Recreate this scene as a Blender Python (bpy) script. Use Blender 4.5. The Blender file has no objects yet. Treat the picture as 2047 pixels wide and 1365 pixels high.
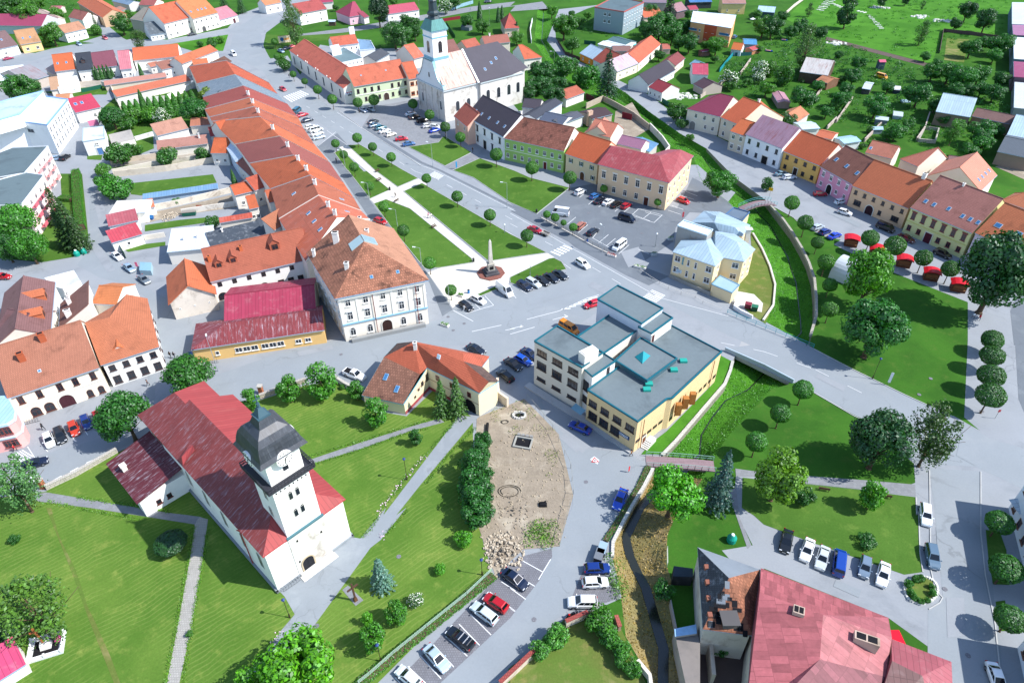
import bpy,bmesh,math,random,re
from mathutils import Vector,Matrix
from mathutils.geometry import tessellate_polygon
rnd=random.Random(11)
sc=bpy.context.scene
COL=sc.collection
PI=math.pi
FPX,PITCH,ROLL,CAMZ=1365.0,math.radians(38.27),math.radians(-0.52),94.3
PW,PH=2047.0,1365.0
_cp,_sp=math.cos(PITCH),math.sin(PITCH)
_fw,_rt,_up=Vector((0,_cp,-_sp)),Vector((1,0,0)),Vector((0,_sp,_cp))
CR=_rt*math.cos(ROLL)+_up*math.sin(ROLL)
CU=_up*math.cos(ROLL)-_rt*math.sin(ROLL)
cd=bpy.data.cameras.new('camera');cam=bpy.data.objects.new('camera',cd);COL.objects.link(cam)
cd.sensor_width=36;cd.sensor_fit='HORIZONTAL';cd.lens=36*FPX/PW
cd.clip_start=1;cd.clip_end=4000
cam.matrix_world=Matrix(((CR.x,CU.x,-_fw.x,0),(CR.y,CU.y,-_fw.y,0),(CR.z,CU.z,-_fw.z,CAMZ),(0,0,0,1)))
sc.camera=cam
SUN_EL,SUN_AZ=math.radians(46.5),math.radians(101.5)
w=bpy.data.worlds.new('World');sc.world=w;w.use_nodes=True
nt=w.node_tree;sky=nt.nodes.new('ShaderNodeTexSky');sky.sky_type='NISHITA';sky.sun_disc=False
sky.sun_elevation=SUN_EL;sky.sun_rotation=SUN_AZ;sky.altitude=500;sky.dust_density=0.6;sky.ozone_density=1.2
bg=nt.nodes['Background'];bg.inputs[1].default_value=0.15;nt.links.new(sky.outputs[0],bg.inputs[0])
sl=bpy.data.lights.new('sun','SUN');sl.energy=4.0;sl.angle=math.radians(0.5);sl.color=(1,.96,.9)
so=bpy.data.objects.new('sun',sl);COL.objects.link(so)
sd=Vector((math.sin(SUN_AZ)*math.cos(SUN_EL),math.cos(SUN_AZ)*math.cos(SUN_EL),math.sin(SUN_EL)))
so.rotation_euler=sd.to_track_quat('Z','Y').to_euler();so.location=(200,0,200)
sc.view_settings.view_transform='Standard';sc.view_settings.look='None'
sc.view_settings.gamma=1;sc.view_settings.exposure=0.82
_OX=dict(A=0,B=510,C=1020,D=1527);_OY={'1':0,'2':340,'3':680,'4':1015}
def px(s):
 """'B2 640,1010 ...' (points read in a 3.9x enlarged photo tile) or 'F x,y' (whole photo) -> list of photo pixels"""
 if not isinstance(s,str):return[s]if isinstance(s[0],(int,float))else list(s)
 out,t=[],'F'
 for k in s.split():
  if ',' in k:
   x,y=map(float,k.split(','))
   if t!='F':x=_OX[t[0]]+x/3.9;y=_OY[t[1]]+y/3.9
   out.append((x,y))
  else:t=k
 return out
def ray(p):return(CR*(p[0]-PW/2)-CU*(p[1]-PH/2)+_fw*FPX)
def G(p,z=0.0):
 if isinstance(p,str):p=px(p)[0]
 d=ray(p);t=(z-CAMZ)/d.z
 return Vector((d.x*t,d.y*t,z))
def G2(p,z=0.0):return G(p,z).to_2d()
def mpp(p,z=0.0):
 q=G(p,z);return((q-Vector((0,0,CAMZ))).dot(_fw))/FPX
def lin(h):
 if not isinstance(h,str):return tuple(h)[:3]
 h=h.lstrip('#')
 if len(h)==3:h=''.join(c*2 for c in h)
 o=[]
 for i in(0,2,4):
  c=int(h[i:i+2],16)/255;o.append(c/12.92 if c<=.04045 else((c+.055)/1.055)**2.4)
 return tuple(o)
class NT:
 def __init__(s,m):s.t=m.node_tree;s.n=s.t.nodes;s.l=s.t.links
 def new(s,ty,**kw):
  n=s.n.new('ShaderNode'+ty)
  for k,v in kw.items():
   if k.startswith('i_'):
    k=k[2:];k=int(k)if k.isdigit()else k.replace('_',' ')
    if hasattr(v,'links')or hasattr(v,'is_linked'):s.l.new(v,n.inputs[k])
    else:n.inputs[k].default_value=v
   else:setattr(n,k,v)
  return n
 def math(s,op,a,b=0.5):return s.new('Math',operation=op,i_0=a,i_1=b).outputs[0]
 def mix(s,f,a,b,bt='MIX'):
  n=s.n.new('ShaderNodeMix');n.data_type='RGBA';n.blend_type=bt
  for i,v in((0,f),(6,a),(7,b)):
   if hasattr(v,'is_linked'):s.l.new(v,n.inputs[i])
   else:n.inputs[i].default_value=v if i==0 else(*v[:3],1)
  return n.outputs[2]
 def ramp(s,f,a,b):
  return s.new('MapRange',interpolation_type='SMOOTHSTEP',i_0=f,i_1=a,i_2=b).outputs[0]
 def noise(s,vec,sc,det=3,rough=.55,dist=0):
  n=s.new('TexNoise',i_Scale=sc,i_Detail=det,i_Roughness=rough,i_Distortion=dist)
  if vec is not None:s.l.new(vec,n.inputs['Vector'])
  return n.outputs[0]
def newmat(name):
 m=bpy.data.materials.new(name);m.use_nodes=True;return m,NT(m)
def M(name,col=None,rough=.85,var=.12,vs=.6,pat=None,spec=.3,metal=0,dirt=None,da=.35,ds=.35,fine=0,fs=6,crack=0,em=0,bump=0):
 """noise-varied surface; col None = the object's own colour; pat: tile / seam / sheet / brick / plank pattern in metres on the face"""
 m,t=newmat(name);b=t.n['Principled BSDF']
 b.inputs['Roughness'].default_value=rough;b.inputs['Metallic'].default_value=metal
 b.inputs['Specular IOR Level'].default_value=spec
 oi=t.new('ObjectInfo');tc=t.new('TexCoord');uv=tc.outputs['UV']
 geo=t.new('NewGeometry');pos=geo.outputs['Position']
 if col is None:c=oi.outputs['Color']
 else:
  rgb=t.new('RGB');rgb.outputs[0].default_value=(*lin(col),1);c=rgb.outputs[0]
 nz=t.noise(pos,vs,4)
 c=t.mix(1.0,c,t.new('CombineColor',i_0=(v := t.math('ADD',t.math('MULTIPLY',nz,2*var),1-var)),i_1=v,i_2=v).outputs[0],'MULTIPLY')
 if fine:
  nf=t.noise(pos,fs,3,.7);vv=t.math('ADD',t.math('MULTIPLY',nf,2*fine),1-fine)
  c=t.mix(1.0,c,t.new('CombineColor',i_0=vv,i_1=vv,i_2=vv).outputs[0],'MULTIPLY')
 if dirt:
  if pat in('rust','seam','sheet')and da>.15:nz_=t.noise(t.new('Mapping',i_Vector=uv,i_Scale=(ds*3,ds*.45,1)).outputs[0],1,6,.75,.3)
  else:nz_=t.noise(pos,ds,6,.65,.4)
  f=t.math('MULTIPLY',t.ramp(nz_,.5,.72),da);c=t.mix(f,c,lin(dirt))
 if crack:
  wv=t.new('VectorMath',operation='ADD',i_0=pos,i_1=t.new('CombineXYZ',i_0=t.math('MULTIPLY',t.noise(pos,.35,4),5),i_1=t.math('MULTIPLY',t.noise(pos,.3,4),5)).outputs[0]).outputs[0]
  vo=t.new('TexVoronoi',feature='DISTANCE_TO_EDGE',i_Scale=crack,i_Vector=wv);c=t.mix(t.math('MULTIPLY',t.math('SUBTRACT',1,t.ramp(vo.outputs['Distance'],.0,.012+crack*.05)),t.math('MULTIPLY',t.ramp(t.noise(pos,.05,3),.5,.62),.3)),c,(.06,.065,.07))
 hgt=None
 if pat:
  W,Hh,mo,dk,off={'tile':(.3,.42,.07,.62,.5),'bigtile':(.5,.62,.09,.55,.5),'seam':(.75,9,.05,.6,.0),'sheet':(1.0,2.2,.04,.62,.5),'brick':(.3,.11,.02,.7,.5),'plank':(4,.16,.025,.6,.3),'vplank':(.2,6,.03,.6,0),'pave':(.6,.6,.03,.8,.5),'cobble':(.35,.35,.05,.7,.5),'rust':(.45,8,.06,.8,0),'stone':(.8,.45,.06,.62,.4)}[pat]
  br=t.new('TexBrick',offset=off,i_Scale=1.0,i_Brick_Width=W,i_Row_Height=Hh,i_Mortar_Size=mo,i_Mortar_Smooth=.3)
  br.inputs['Color1'].default_value=(1,1,1,1);k2=.6 if pat in('sheet','oldtile','bigtile')else .84;br.inputs['Color2'].default_value=(k2,k2,k2,1);br.inputs['Mortar'].default_value=(dk,dk,dk,1)
  t.l.new(uv,br.inputs['Vector']);c=t.mix(1.0,c,br.outputs['Color'],'MULTIPLY');hgt=br.outputs['Fac']
 t.l.new(c,b.inputs['Base Color'])
 if bump:
  bp=t.new('Bump',i_Strength=bump,i_Distance=.06,i_Height=t.noise(pos,5,5,.7));t.l.new(bp.outputs[0],b.inputs['Normal'])
 if em:
  b.inputs['Emission Strength'].default_value=em;t.l.new(c,b.inputs['Emission Color'])
 return m
def grassmat(name,c1,c2,c3,stripe=0,sdir=(1,0,0),dry=None):
 m,t=newmat(name);b=t.n['Principled BSDF'];b.inputs['Roughness'].default_value=.95;b.inputs['Specular IOR Level'].default_value=.1
 pos=t.new('NewGeometry').outputs['Position']
 c=t.mix(t.ramp(t.noise(pos,.06,5,.6,.5),.35,.65),lin(c1),lin(c2))
 c=t.mix(t.math('MULTIPLY',t.ramp(t.noise(pos,.35,6,.7),.5,.75),.7),c,lin(c3))
 f=t.noise(pos,3.2,4,.75);v=t.math('ADD',t.math('MULTIPLY',f,.7),.65)
 c=t.mix(1,c,t.new('CombineColor',i_0=v,i_1=v,i_2=v).outputs[0],'MULTIPLY')
 if stripe:
  wv=t.new('TexWave',wave_type='BANDS',bands_direction='X',i_Scale=.42,i_Distortion=9,i_Detail=3,i_Detail_Scale=.35)
  mp=t.new('Mapping',i_Rotation=(0,0,sdir[2]));t.l.new(pos,mp.inputs['Vector']);t.l.new(mp.outputs[0],wv.inputs['Vector'])
  k=t.math('MULTIPLY',t.ramp(wv.outputs['Fac'],.72,1.0),t.math('MULTIPLY',t.ramp(t.noise(pos,.12,3),.35,.6),stripe))
  c=t.mix(k,c,lin('#a3ab66'))
 if dry:c=t.mix(t.math('MULTIPLY',t.ramp(t.noise(pos,.16,5,.6,.6),.5,.7),.75),c,lin(dry))
 t.l.new(c,b.inputs['Base Color']);return m
def leafmat(name):
 m,t=newmat(name);nd=t.n;nd.remove(nd['Principled BSDF']);out=nd['Material Output']
 oi=t.new('ObjectInfo');geo=t.new('NewGeometry')
 v=t.math('ADD',t.math('MULTIPLY',geo.outputs['Random Per Island'],1.0),.55)
 c=t.mix(1,oi.outputs['Color'],t.new('CombineColor',i_0=v,i_1=v,i_2=t.math('MULTIPLY',v,.8)).outputs[0],'MULTIPLY')
 c=t.mix(t.ramp(t.noise(t.new('TexCoord').outputs['Object'],.9,3),.42,.68),c,t.mix(1,c,(1.3,1.25,.8),'MULTIPLY'))
 d=t.new('BsdfDiffuse',i_Color=c,i_Roughness=.5);tr=t.new('BsdfTranslucent',i_Color=t.mix(1,c,(1.1,1.2,.5),'MULTIPLY'))
 mx=t.new('MixShader',i_0=.3,i_1=d.outputs[0],i_2=tr.outputs[0])
 gl=t.new('BsdfGlossy',i_Roughness=.5,i_Color=(.9,.95,1,1));m2=t.new('MixShader',i_0=.04,i_1=mx.outputs[0],i_2=gl.outputs[0])
 t.l.new(m2.outputs[0],out.inputs[0]);return m
MT={}
MT['tile']=M('roof_tile',None,.8,.16,.35,'tile',dirt='#4a2f25',da=.35,ds=.3)
MT['oldtile']=M('roof_old_tile',None,.85,.25,.5,'bigtile',dirt='#33241f',da=.75,ds=.32,fine=.25,fs=3)
MT['smooth']=M('roof_plain',None,.7,.1,.3,'tile',fine=.06)
MT['seam']=M('roof_seam_metal',None,.5,.12,.4,'seam',spec=.3,dirt='#d8c8c4',da=.12,ds=.6)
MT['sheet']=M('roof_sheet_metal',None,.6,.2,.5,'sheet',spec=.25,dirt='#6e3c3c',da=.5,ds=.4,fine=.2,fs=2)
MT['rust']=M('roof_rusty_metal',None,.6,.15,.5,'rust',dirt='#8a4030',da=.8,ds=.45)
MT['worn']=M('roof_worn_red_metal',None,.55,.18,.4,'seam',dirt='#b9b6c0',da=.8,ds=.8,fine=.2,fs=2)
MT['slate']=M('roof_slate',None,.6,.2,.5,'tile',dirt='#b0b6bd',da=.5,ds=.9)
MT['bitumen']=M('roof_bitumen',None,.75,.12,.25,None,dirt='#3d464b',da=.45,ds=.14,fine=.1,fs=1.5)
MT['wall']=M('plaster',None,.9,.05,.5,None,spec=.15,dirt='#a89f93',da=.16,ds=.3,fine=.03)
MT['oldwall']=M('plaster_old',None,.95,.12,.4,None,spec=.1,dirt='#7a6a58',da=.6,ds=.35,fine=.12)
MT['trim']=M('painted_trim',None,.7,.05,1)
MT['stone']=M('stone',None,.95,.25,1.5,'stone',bump=.6,fine=.2)
MT['wood']=M('timber',None,.8,.2,1.5,'plank')
MT['vwood']=M('timber_upright',None,.8,.2,1.5,'vplank')
MT['metal']=M('metal',None,.4,.06,1,metal=.6)
MT['paint']=M('enamel',None,.45,.04,1)
MT['cloth']=M('cloth',None,.9,.08,4)
def glassmat(name,c,r=.08):
 m,t=newmat(name);b=t.n['Principled BSDF'];b.inputs['Base Color'].default_value=(*lin(c),1)
 b.inputs['Roughness'].default_value=r;b.inputs['Specular IOR Level'].default_value=.8
 return m
MT['glass']=glassmat('window_glass','#232a33');MT['skyglass']=glassmat('rooflight_glass','#3a6c9a',.15);MT['carglass']=glassmat('car_glass','#10151c',.05)
MT['dark']=M('dark_opening','#15151a',.95,.1)
def carpaint():
 m,t=newmat('car_paint');b=t.n['Principled BSDF'];t.l.new(t.new('ObjectInfo').outputs['Color'],b.inputs['Base Color'])
 b.inputs['Roughness'].default_value=.28;b.inputs['Coat Weight'].default_value=.7;b.inputs['Coat Roughness'].default_value=.06;b.inputs['Metallic'].default_value=.15
 return m
MT['car']=carpaint();MT['tyre']=M('rubber','#17181a',.9,.1);MT['rim']=M('wheel_alloy','#9a9da2',.35,.05,metal=.8)
MT['hlamp']=glassmat('headlight_glass','#d8dde2',.1);MT['tlamp']=glassmat('tail_light_glass','#a01010',.2)
MT['leaf']=leafmat('leaves');MT['bark']=M('bark','#5a4a3a',.95,.3,3,fine=.2)
MT['lawn']=grassmat('lawn_grass','#3e6022','#4a6c2a','#66803a')
MT['churchlawn']=grassmat('mown_lawn_grass','#4a6b27','#5c7831','#7d8a44',stripe=.16,sdir=(0,0,.9))
MT['wild']=grassmat('meadow_grass','#3a6c1d','#4a7f26','#315a1c')
MT['field']=grassmat('ground_grass','#2f571c','#3b6721','#4f692c')
MT['drygrass']=grassmat('dry_grass','#5f6a34','#566f2f','#8a7d50',dry='#8f845c')
MT['sand']=grassmat('sandy_bank','#8a7852','#74704a','#5f6a36',dry='#a18c66')
MT['yard']=M('yard_ground','#9b948a',.95,.2,.3,None,dirt='#6b7440',da=.55,ds=.25,fine=.15,fs=2)
MT['dirt']=M('bare_earth','#8d8273',.98,.3,.3,None,dirt='#b0a796',da=.85,ds=.22,fine=.35,fs=2.2,bump=.8)
MT['asphalt']=M('asphalt','#868d93',.9,.1,.12,None,dirt='#92979b',da=.55,ds=.09,fine=.1,fs=3,crack=.1)
MT['asphalt2']=M('asphalt_darker','#676e76',.9,.12,.2,None,dirt='#80878c',da=.4,ds=.15,fine=.1,fs=3,crack=.16)
MT['paving']=M('paving','#8b9096',.9,.12,.15,None,dirt='#6f757c',da=.5,ds=.1,fine=.1,fs=3,crack=.14)
MT['slab']=M('paving_slabs','#84878c',.9,.12,.3,'pave',dirt='#71767e',da=.4,ds=.2,fine=.1)
MT['light']=M('light_paving','#cfcbc2',.9,.06,.3,'pave',fine=.05)
MT['cob']=M('cobbles','#77787f',.9,.15,.4,'cobble',dirt='#8d8d93',da=.4,ds=.2,fine=.12)
MT['pinkpave']=M('pinkish_paving','#a3978f',.9,.1,.3,'pave',fine=.06)
MT['forecourt']=M('forecourt_asphalt','#858c92',.9,.12,.3,None,dirt='#9aa0a4',da=.5,ds=.2,fine=.1,crack=.22)
MT['concrete']=M('concrete',None,.9,.12,.5,None,dirt='#7c7a74',da=.4,ds=.5,fine=.1)
MT['white']=M('road_marking','#d5d8da',.8,.08,2)
MT['cobble2']=M('pale_cobbles','#a5a39e',.9,.15,.5,'cobble',dirt='#7f7f78',da=.4,ds=.3,fine=.1)
MT['track']=M('earth_track','#5a4c48',.95,.2,.4,fine=.15)
MT['water']=glassmat('creek_water','#23261e',.2)
MT['flower']=M('flowers',None,.8,.3,6,fine=.3)
class MB:
 def __init__(s):s.v=[];s.f=[];s.m=[]
 def poly(s,pts,mi=0):
  i=len(s.v);s.v+=[tuple(p)for p in pts];s.f.append(list(range(i,i+len(pts))));s.m.append(mi)
 def add(s,vs,fs,mi=0,X=None):
  i=len(s.v);s.v+=[tuple(X@Vector(p))if X else tuple(p)for p in vs]
  for f in fs:s.f.append([i+k for k in f]);s.m.append(mi)
 def box(s,x0,y0,z0,x1,y1,z1,mi=0,X=None,tp=1.0):
  cx,cy=(x0+x1)/2,(y0+y1)/2;a,b=(x1-x0)/2*tp,(y1-y0)/2*tp
  s.add([(x0,y0,z0),(x1,y0,z0),(x1,y1,z0),(x0,y1,z0),(cx-a,cy-b,z1),(cx+a,cy-b,z1),(cx+a,cy+b,z1),(cx-a,cy+b,z1)],[(3,2,1,0),(4,5,6,7),(0,1,5,4),(1,2,6,5),(2,3,7,6),(3,0,4,7)],mi,X)
 def bar(s,p,q,r,mi=0,seg=6,r2=None):
  p,q=Vector(p),Vector(q);d=(q-p)
  if d.length<1e-6:return
  r2=r if r2 is None else r2;z=d.normalized();x=z.orthogonal().normalized();y=z.cross(x);vs=[]
  for c,rr in((p,r),(q,r2)):
   for k in range(seg):a=2*PI*k/seg;vs.append(c+x*math.cos(a)*rr+y*math.sin(a)*rr)
  s.add(vs,[(k,(k+1)%seg,seg+(k+1)%seg,seg+k)for k in range(seg)]+[tuple(range(seg))[::-1],tuple(range(seg,2*seg))],mi)
 def path(s,pts,r,mi=0,seg=5):
  for a,b in zip(pts,pts[1:]):s.bar(a,b,r,mi,seg)
 def cyl(s,x,y,z0,z1,r,mi=0,seg=12,r2=None):s.bar((x,y,z0),(x,y,z1),r,mi,seg,r2)
 def prism(s,pts,z0,z1,mi=0,top=None,cap=True):
  n=len(pts);vs=[(p[0],p[1],z0)for p in pts]+[(p[0],p[1],z1)for p in pts]
  s.add(vs,[(k,(k+1)%n,n+(k+1)%n,n+k)for k in range(n)],mi)
  if cap:
   i=len(s.v)-n
   for tr in tessellate_polygon([[Vector((p[0],p[1],0))for p in pts]]):
    a,b,c=[Vector(pts[k]).to_2d()if not isinstance(pts[k],Vector)else pts[k].to_2d()for k in tr]
    if(b-a).cross(c-a)<0:tr=tr[::-1]
    s.f.append([i+k for k in tr]);s.m.append(mi if top is None else top)
 def wallstrip(s,pts,h,th,mi=0,z0=0.0,hs=None):
  """an upright wall of thickness th along 2D points"""
  P=[Vector(p[:2])for p in pts];n=len(P);L=[];Rr=[]
  for i in range(n):
   d=(P[min(i+1,n-1)]-P[max(i-1,0)]).normalized();nn=Vector((-d.y,d.x))*th/2
   L.append(P[i]+nn);Rr.append(P[i]-nn)
  for i in range(n-1):
   a,b,c,d=L[i],Rr[i],Rr[i+1],L[i+1];h0=hs[i]if hs else h;h1=hs[i+1]if hs else h
   s.add([(*a,z0),(*b,z0),(*c,z0),(*d,z0),(*a,z0+h0),(*b,z0+h0),(*c,z0+h1),(*d,z0+h1)],[(4,5,6,7),(1,2,6,5),(3,0,4,7)]+([(0,1,5,4)]if i==0 else[])+([(2,3,7,6)]if i==n-2 else[]),mi)
 def mesh(s,name,mats,smooth=False):
  me=bpy.data.meshes.new(name);me.from_pydata(s.v,[],s.f);me.update()
  for m in mats:me.materials.append(MT[m]if isinstance(m,str)else m)
  for p,mi in zip(me.polygons,s.m):p.material_index=mi;p.use_smooth=smooth
  uv=me.uv_layers.new(name='UVMap');Z=Vector((0,0,1))
  for p in me.polygons:
   n=p.normal
   if abs(n.z)>.995:u,v=Vector((1,0,0)),Vector((0,1,0))
   else:u=Z.cross(n).normalized();v=n.cross(u)
   for li in p.loop_indices:
    co=me.vertices[me.loops[li].vertex_index].co;uv.data[li].uv=(co.dot(u),co.dot(v))
  return me
 def build(s,name,mats,parent=None,color=None,loc=None,smooth=False,rot=0):
  if isinstance(mats,str):mats=[mats]
  return put(s.mesh(name,mats,smooth),name,parent,color,loc,rot)
def put(me,name,parent=None,color=None,loc=None,rot=0):
 o=bpy.data.objects.new(name,me);COL.objects.link(o)
 if parent:o.parent=parent
 if loc is not None:o.location=(*loc,0)[:3]if len(loc)==2 else loc
 if rot:o.rotation_euler=(0,0,rot)
 if color is not None:o.color=(*lin(color),1)
 return o
def tag(o,label,cat,group=None,kind=None):
 if label:o['label']=label
 if cat:o['category']=cat
 if group:o['group']=group
 if kind:o['kind']=kind
 return o
def thing(name,label,cat,loc=(0,0,0),rot=0,group=None):
 o=bpy.data.objects.new(name,None);COL.objects.link(o);o.empty_display_size=.5
 o.location=loc if len(loc)==3 else(*loc,0);o.rotation_euler=(0,0,rot)
 return tag(o,label,cat,group)
def copy_tree(o,parent=None):
 c=o.copy();COL.objects.link(c)
 if parent:c.parent=parent
 for ch in o.children:copy_tree(ch,c)
 return c
ORD=['first','second','third','fourth','fifth','sixth','seventh','eighth','ninth','tenth','eleventh','twelfth','thirteenth','fourteenth','fifteenth','sixteenth','seventeenth','eighteenth','nineteenth','twentieth','twenty-first','twenty-second','twenty-third','twenty-fourth','twenty-fifth','twenty-sixth','twenty-seventh','twenty-eighth','twenty-ninth','thirtieth']
def tri_fill(loops):
 vs=[Vector((p[0],p[1],0))for L in loops for p in L]
 tr=tessellate_polygon([[Vector((p[0],p[1],0))for p in L]for L in loops]);out=[]
 for a,b,c in tr:
  if(vs[b]-vs[a]).to_2d().cross((vs[c]-vs[a]).to_2d())<0:b,c=c,b
  out.append((a,b,c))
 return vs,out
def sheet(name,loops,z,mat,kind='structure'):
 vs,fs=tri_fill(loops);m=MB();m.add([(v.x,v.y,z)for v in vs],fs)
 o=m.build(name,mat);o['kind']=kind;return o
_pc=[0]
def patch(name,s,mat,lay):_pc[0]+=1;return sheet(name,[[G2(p)for p in px(s)]],lay*.012+_pc[0]*.0002,mat)
CH=[('C1 215,60','C1 262,55','C1 380,75',0,0,1.2),('C1 185,330','C1 245,320','C1 285,320',0,0,1.6),('C1 315,520','C1 350,505','C1 390,450',0,0,1.8),('C1 590,730','C1 680,660','C1 730,620',0,0,2),('C1 800,840','C1 880,795','C1 900,725',0,0,2),('C1 1010,955','C1 1090,935','C1 1080,870',0,0,2),('C1 1200,1120','C1 1280,1090','C1 1320,1040',0,0,2),('C1 1430,1225','C1 1500,1225','C1 1530,1160',0,.8,2.2),('C2 1480,70','C2 1640,100','C2 1750,60',0,1.5,2.4),('C2 1690,260','C2 1850,250','D2 20,240',0,1.8,2.6),('C2 1800,340','D2 60,450','D2 120,370',.3,1.8,2.6),('C2 1890,500','D2 130,580','D2 215,490',.5,1.8,2.6),('C2 1960,620','D2 185,680','D2 290,620',.8,1.8,2.6),('D2 45,760','D2 215,790','D2 345,730',.8,1.8,2.6),('D2 85,900','D2 250,880','D2 385,860',.8,1.8,2.6),('D2 70,1060','D2 268,1040','D2 400,1010',.8,1.8,2.6),('D2 -10,1175','D2 285,1180','D2 400,1150',.8,1.8,2.8),('F 1500,640','D2 290,1270','F 1618,690',1.5,1.8,2.9),('C3 1735,165','C3 1950,290','D3 190,345',2.0,1.2,2.9),('C3 1715,240','C3 1850,390','D3 60,380',2.2,0,2.7),('C3 1670,345','C3 1680,470','C3 1970,455',2.2,0,2.6),('C3 1500,540','C3 1570,610','C3 1800,635',2.2,0,2.6),('C3 1290,785','C3 1490,740','C3 1660,800',2.0,0,2.6),('C3 1180,900','C3 1475,890','C3 1575,940',2.0,0,2.6),('C3 1110,1010','C3 1330,1050','C3 1500,1080',1.8,0,2.4),('C3 1040,1140','C4 1130,-130','C4 1380,-60',1.6,0,2.2),('C3 950,1290','C4 1010,0','C4 1290,60',1.4,0,2),('C4 880,110','C4 900,230','C4 1225,210',1.2,0,2),('C4 800,270','C4 930,370','C4 1220,330',.8,0,1.9),('C4 795,390','C4 990,500','C4 1220,450',.5,0,1.9),('C4 850,600','C4 1055,620','C4 1255,560',.2,0,1.8),('C4 870,740','C4 1095,760','C4 1240,750',0,0,1.8),('C4 900,1000','C4 1150,950','C4 1285,980',0,0,1.7),('C4 1010,1190','C4 1195,1100','C4 1320,1180',0,0,1.7),('C4 1085,1340','C4 1190,1260','C4 1385,1350',0,0,1.7),('C4 1120,1700','C4 1190,1620','C4 1420,1700',0,0,1.7)]
chL=[G2(c[0])for c in CH];chR=[G2(c[2])for c in CH]
chS=[G2(c[1],-c[5])for c in CH]
EXT=1600
sheet('ground',[[Vector((-EXT,-200)),Vector((EXT,-200)),Vector((EXT,2400)),Vector((-EXT,2400))],chL+chR[::-1]],0,'field')
def channel():
 green=MB();sandy=MB();wat=MB();rows=[]
 for i,c in enumerate(CH):
  L,S,Rr=chL[i],chS[i],chR[i];d=(Rr-L).normalized();wS=.1 if i<24 else .75
  a,b=S-d*wS,S+d*wS;zb=-c[5]
  mk=lambda p,q,k,z0,z1:(p.lerp(q,k),z0+(z1-z0)*k)
  row=[(*L,0),(*(L+d*.15*(c[3]>0)),-c[3]),(*a.lerp(L,.5),-c[3]+(zb+c[3])*.62+rnd.uniform(-.15,.15)),(*a,zb),(*b,zb),(*b.lerp(Rr,.5),-c[4]+(zb+c[4])*.62+rnd.uniform(-.15,.15)),(*(Rr-d*.15*(c[4]>0)),-c[4]),(*Rr,0)]
  rows.append([Vector(p)for p in row])
 for i,(r0,r1)in enumerate(zip(rows,rows[1:])):
  n=4
  for k in range(n):
   a,b=k/n,(k+1)/n
   q0=[p.lerp(q,a)for p,q in zip(r0,r1)];q1=[p.lerp(q,b)for p,q in zip(r0,r1)]
   for j in range(7):
    tgt=(wat if j==3 else(sandy if i>=24 else green));mi=1 if(j==0 and(CH[i][3]>.4))or(j==6 and CH[i][4]>.4)else 0
    up=.12 if j==3 else 0
    tgt.poly([q0[j]+Vector((0,0,up)),q0[j+1]+Vector((0,0,up)),q1[j+1]+Vector((0,0,up)),q1[j]+Vector((0,0,up))][::-1 if r1[0].y<r0[0].y else 1],mi)
 green.build('creek_bank',['wild','stone'],None,'#8f8b80')['kind']='structure'
 sandy.build('sandy_creek_bank',['sand','stone'],None,'#a8a498')['kind']='structure'
 wat.build('creek_water','water')['kind']='structure'
 return rows
chrows=channel()
def ch_edge(side,a,b):return ' '.join('F %.1f,%.1f'%px(CH[i][0 if side=='L' else 2])[0]for i in(range(a,b)if a<b else range(a,b,-1)))
patch('street_paving','F -120,1010 -120,105 0,103 100,108 190,92 265,78 335,80 455,57 478,30 520,14 560,0 640,-10 660,-10 600,24 560,45 532,66 526,92 540,118 575,112 600,150 640,90 700,100 850,95 880,130 1010,190 1060,250 1200,330 1395,330 1440,370 1470,385 '+ch_edge('L',9,18)+' F 1500,640 C3 1735,165 '+ch_edge('L',19,30)+' F 1243,1195 C4 600,820 420,910 0,1250 -80,1400 F 960,1460 700,1480 600,1300 90,983 0,1010','paving',1)
patch('creekside_street',ch_edge('R',0,10)+' D2 40,270 160,330 260,390 370,470 480,520 600,545 545,580 620,620 1010,800 1590,1030 D3 1590,0 1562,600 1750,760 2300,960 2300,0 D2 2300,900 1700,560 D1 700,1500 120,1300 C1 1900,1190 1700,1110 1560,1040 1400,960 1290,880 1260,880 1100,750 870,640 640,530 520,470 420,400 355,300 350,220 420,150 600,70 700,40','paving',1)
patch('side_street','D3 700,560 1170,960 1180,1110 960,1190 240,1110 0,1060 C3 1760,1050 C4 1740,0 1790,90 1890,290 1650,330 1800,500 2028,800 D4 0,470 970,855 1460,1210 1500,1800 2300,1800 2300,400 D3 2300,950 1750,740 1480,590','paving',1)
patch('lane','A1 730,130 790,130 850,210 960,300 1040,340 800,345 640,330 800,280','asphalt',2)
patch('village_street','A1 -300,480 0,455 200,435 400,382 560,352 760,338 1000,342 1300,312 1790,228 1900,190 2028,100 2060,260 1780,268 1300,352 1020,378 400,432 250,478 0,528 -300,590','asphalt',2)
patch('back_lane','B1 350,268 740,218 970,178 1290,122 1700,52 2028,15 C1 0,50 250,15 C1 300,70 0,92 B1 2028,50 1700,90 1420,142 980,218 730,252 350,292','slab',2)
patch('main_road','B1 700,-60 200,105 A1 1880,190 1810,290 1795,380 1840,450 B1 60,560 190,740 300,830 450,920 560,1000 650,1060 740,1130 1170,1360 B2 1320,110 2028,510 C2 280,640 420,720 440,790 520,860 600,930 700,960 830,905 F 1330,605 1445,665 1500,690 C3 1640,70 1700,90 D3 0,190 210,320 380,405 700,580 835,645 1180,960 1650,985 2300,1290 2300,930 1750,760 1480,595 1090,420 690,230 385,60 0,-150 C2 1700,1135 1150,985 900,835 500,610 0,330 B2 2028,310 1430,0 B1 1300,1280 830,1000 640,870 470,760 330,680 165,520 75,400 42,260 60,200 210,115 760,-60','asphalt',2)
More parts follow.
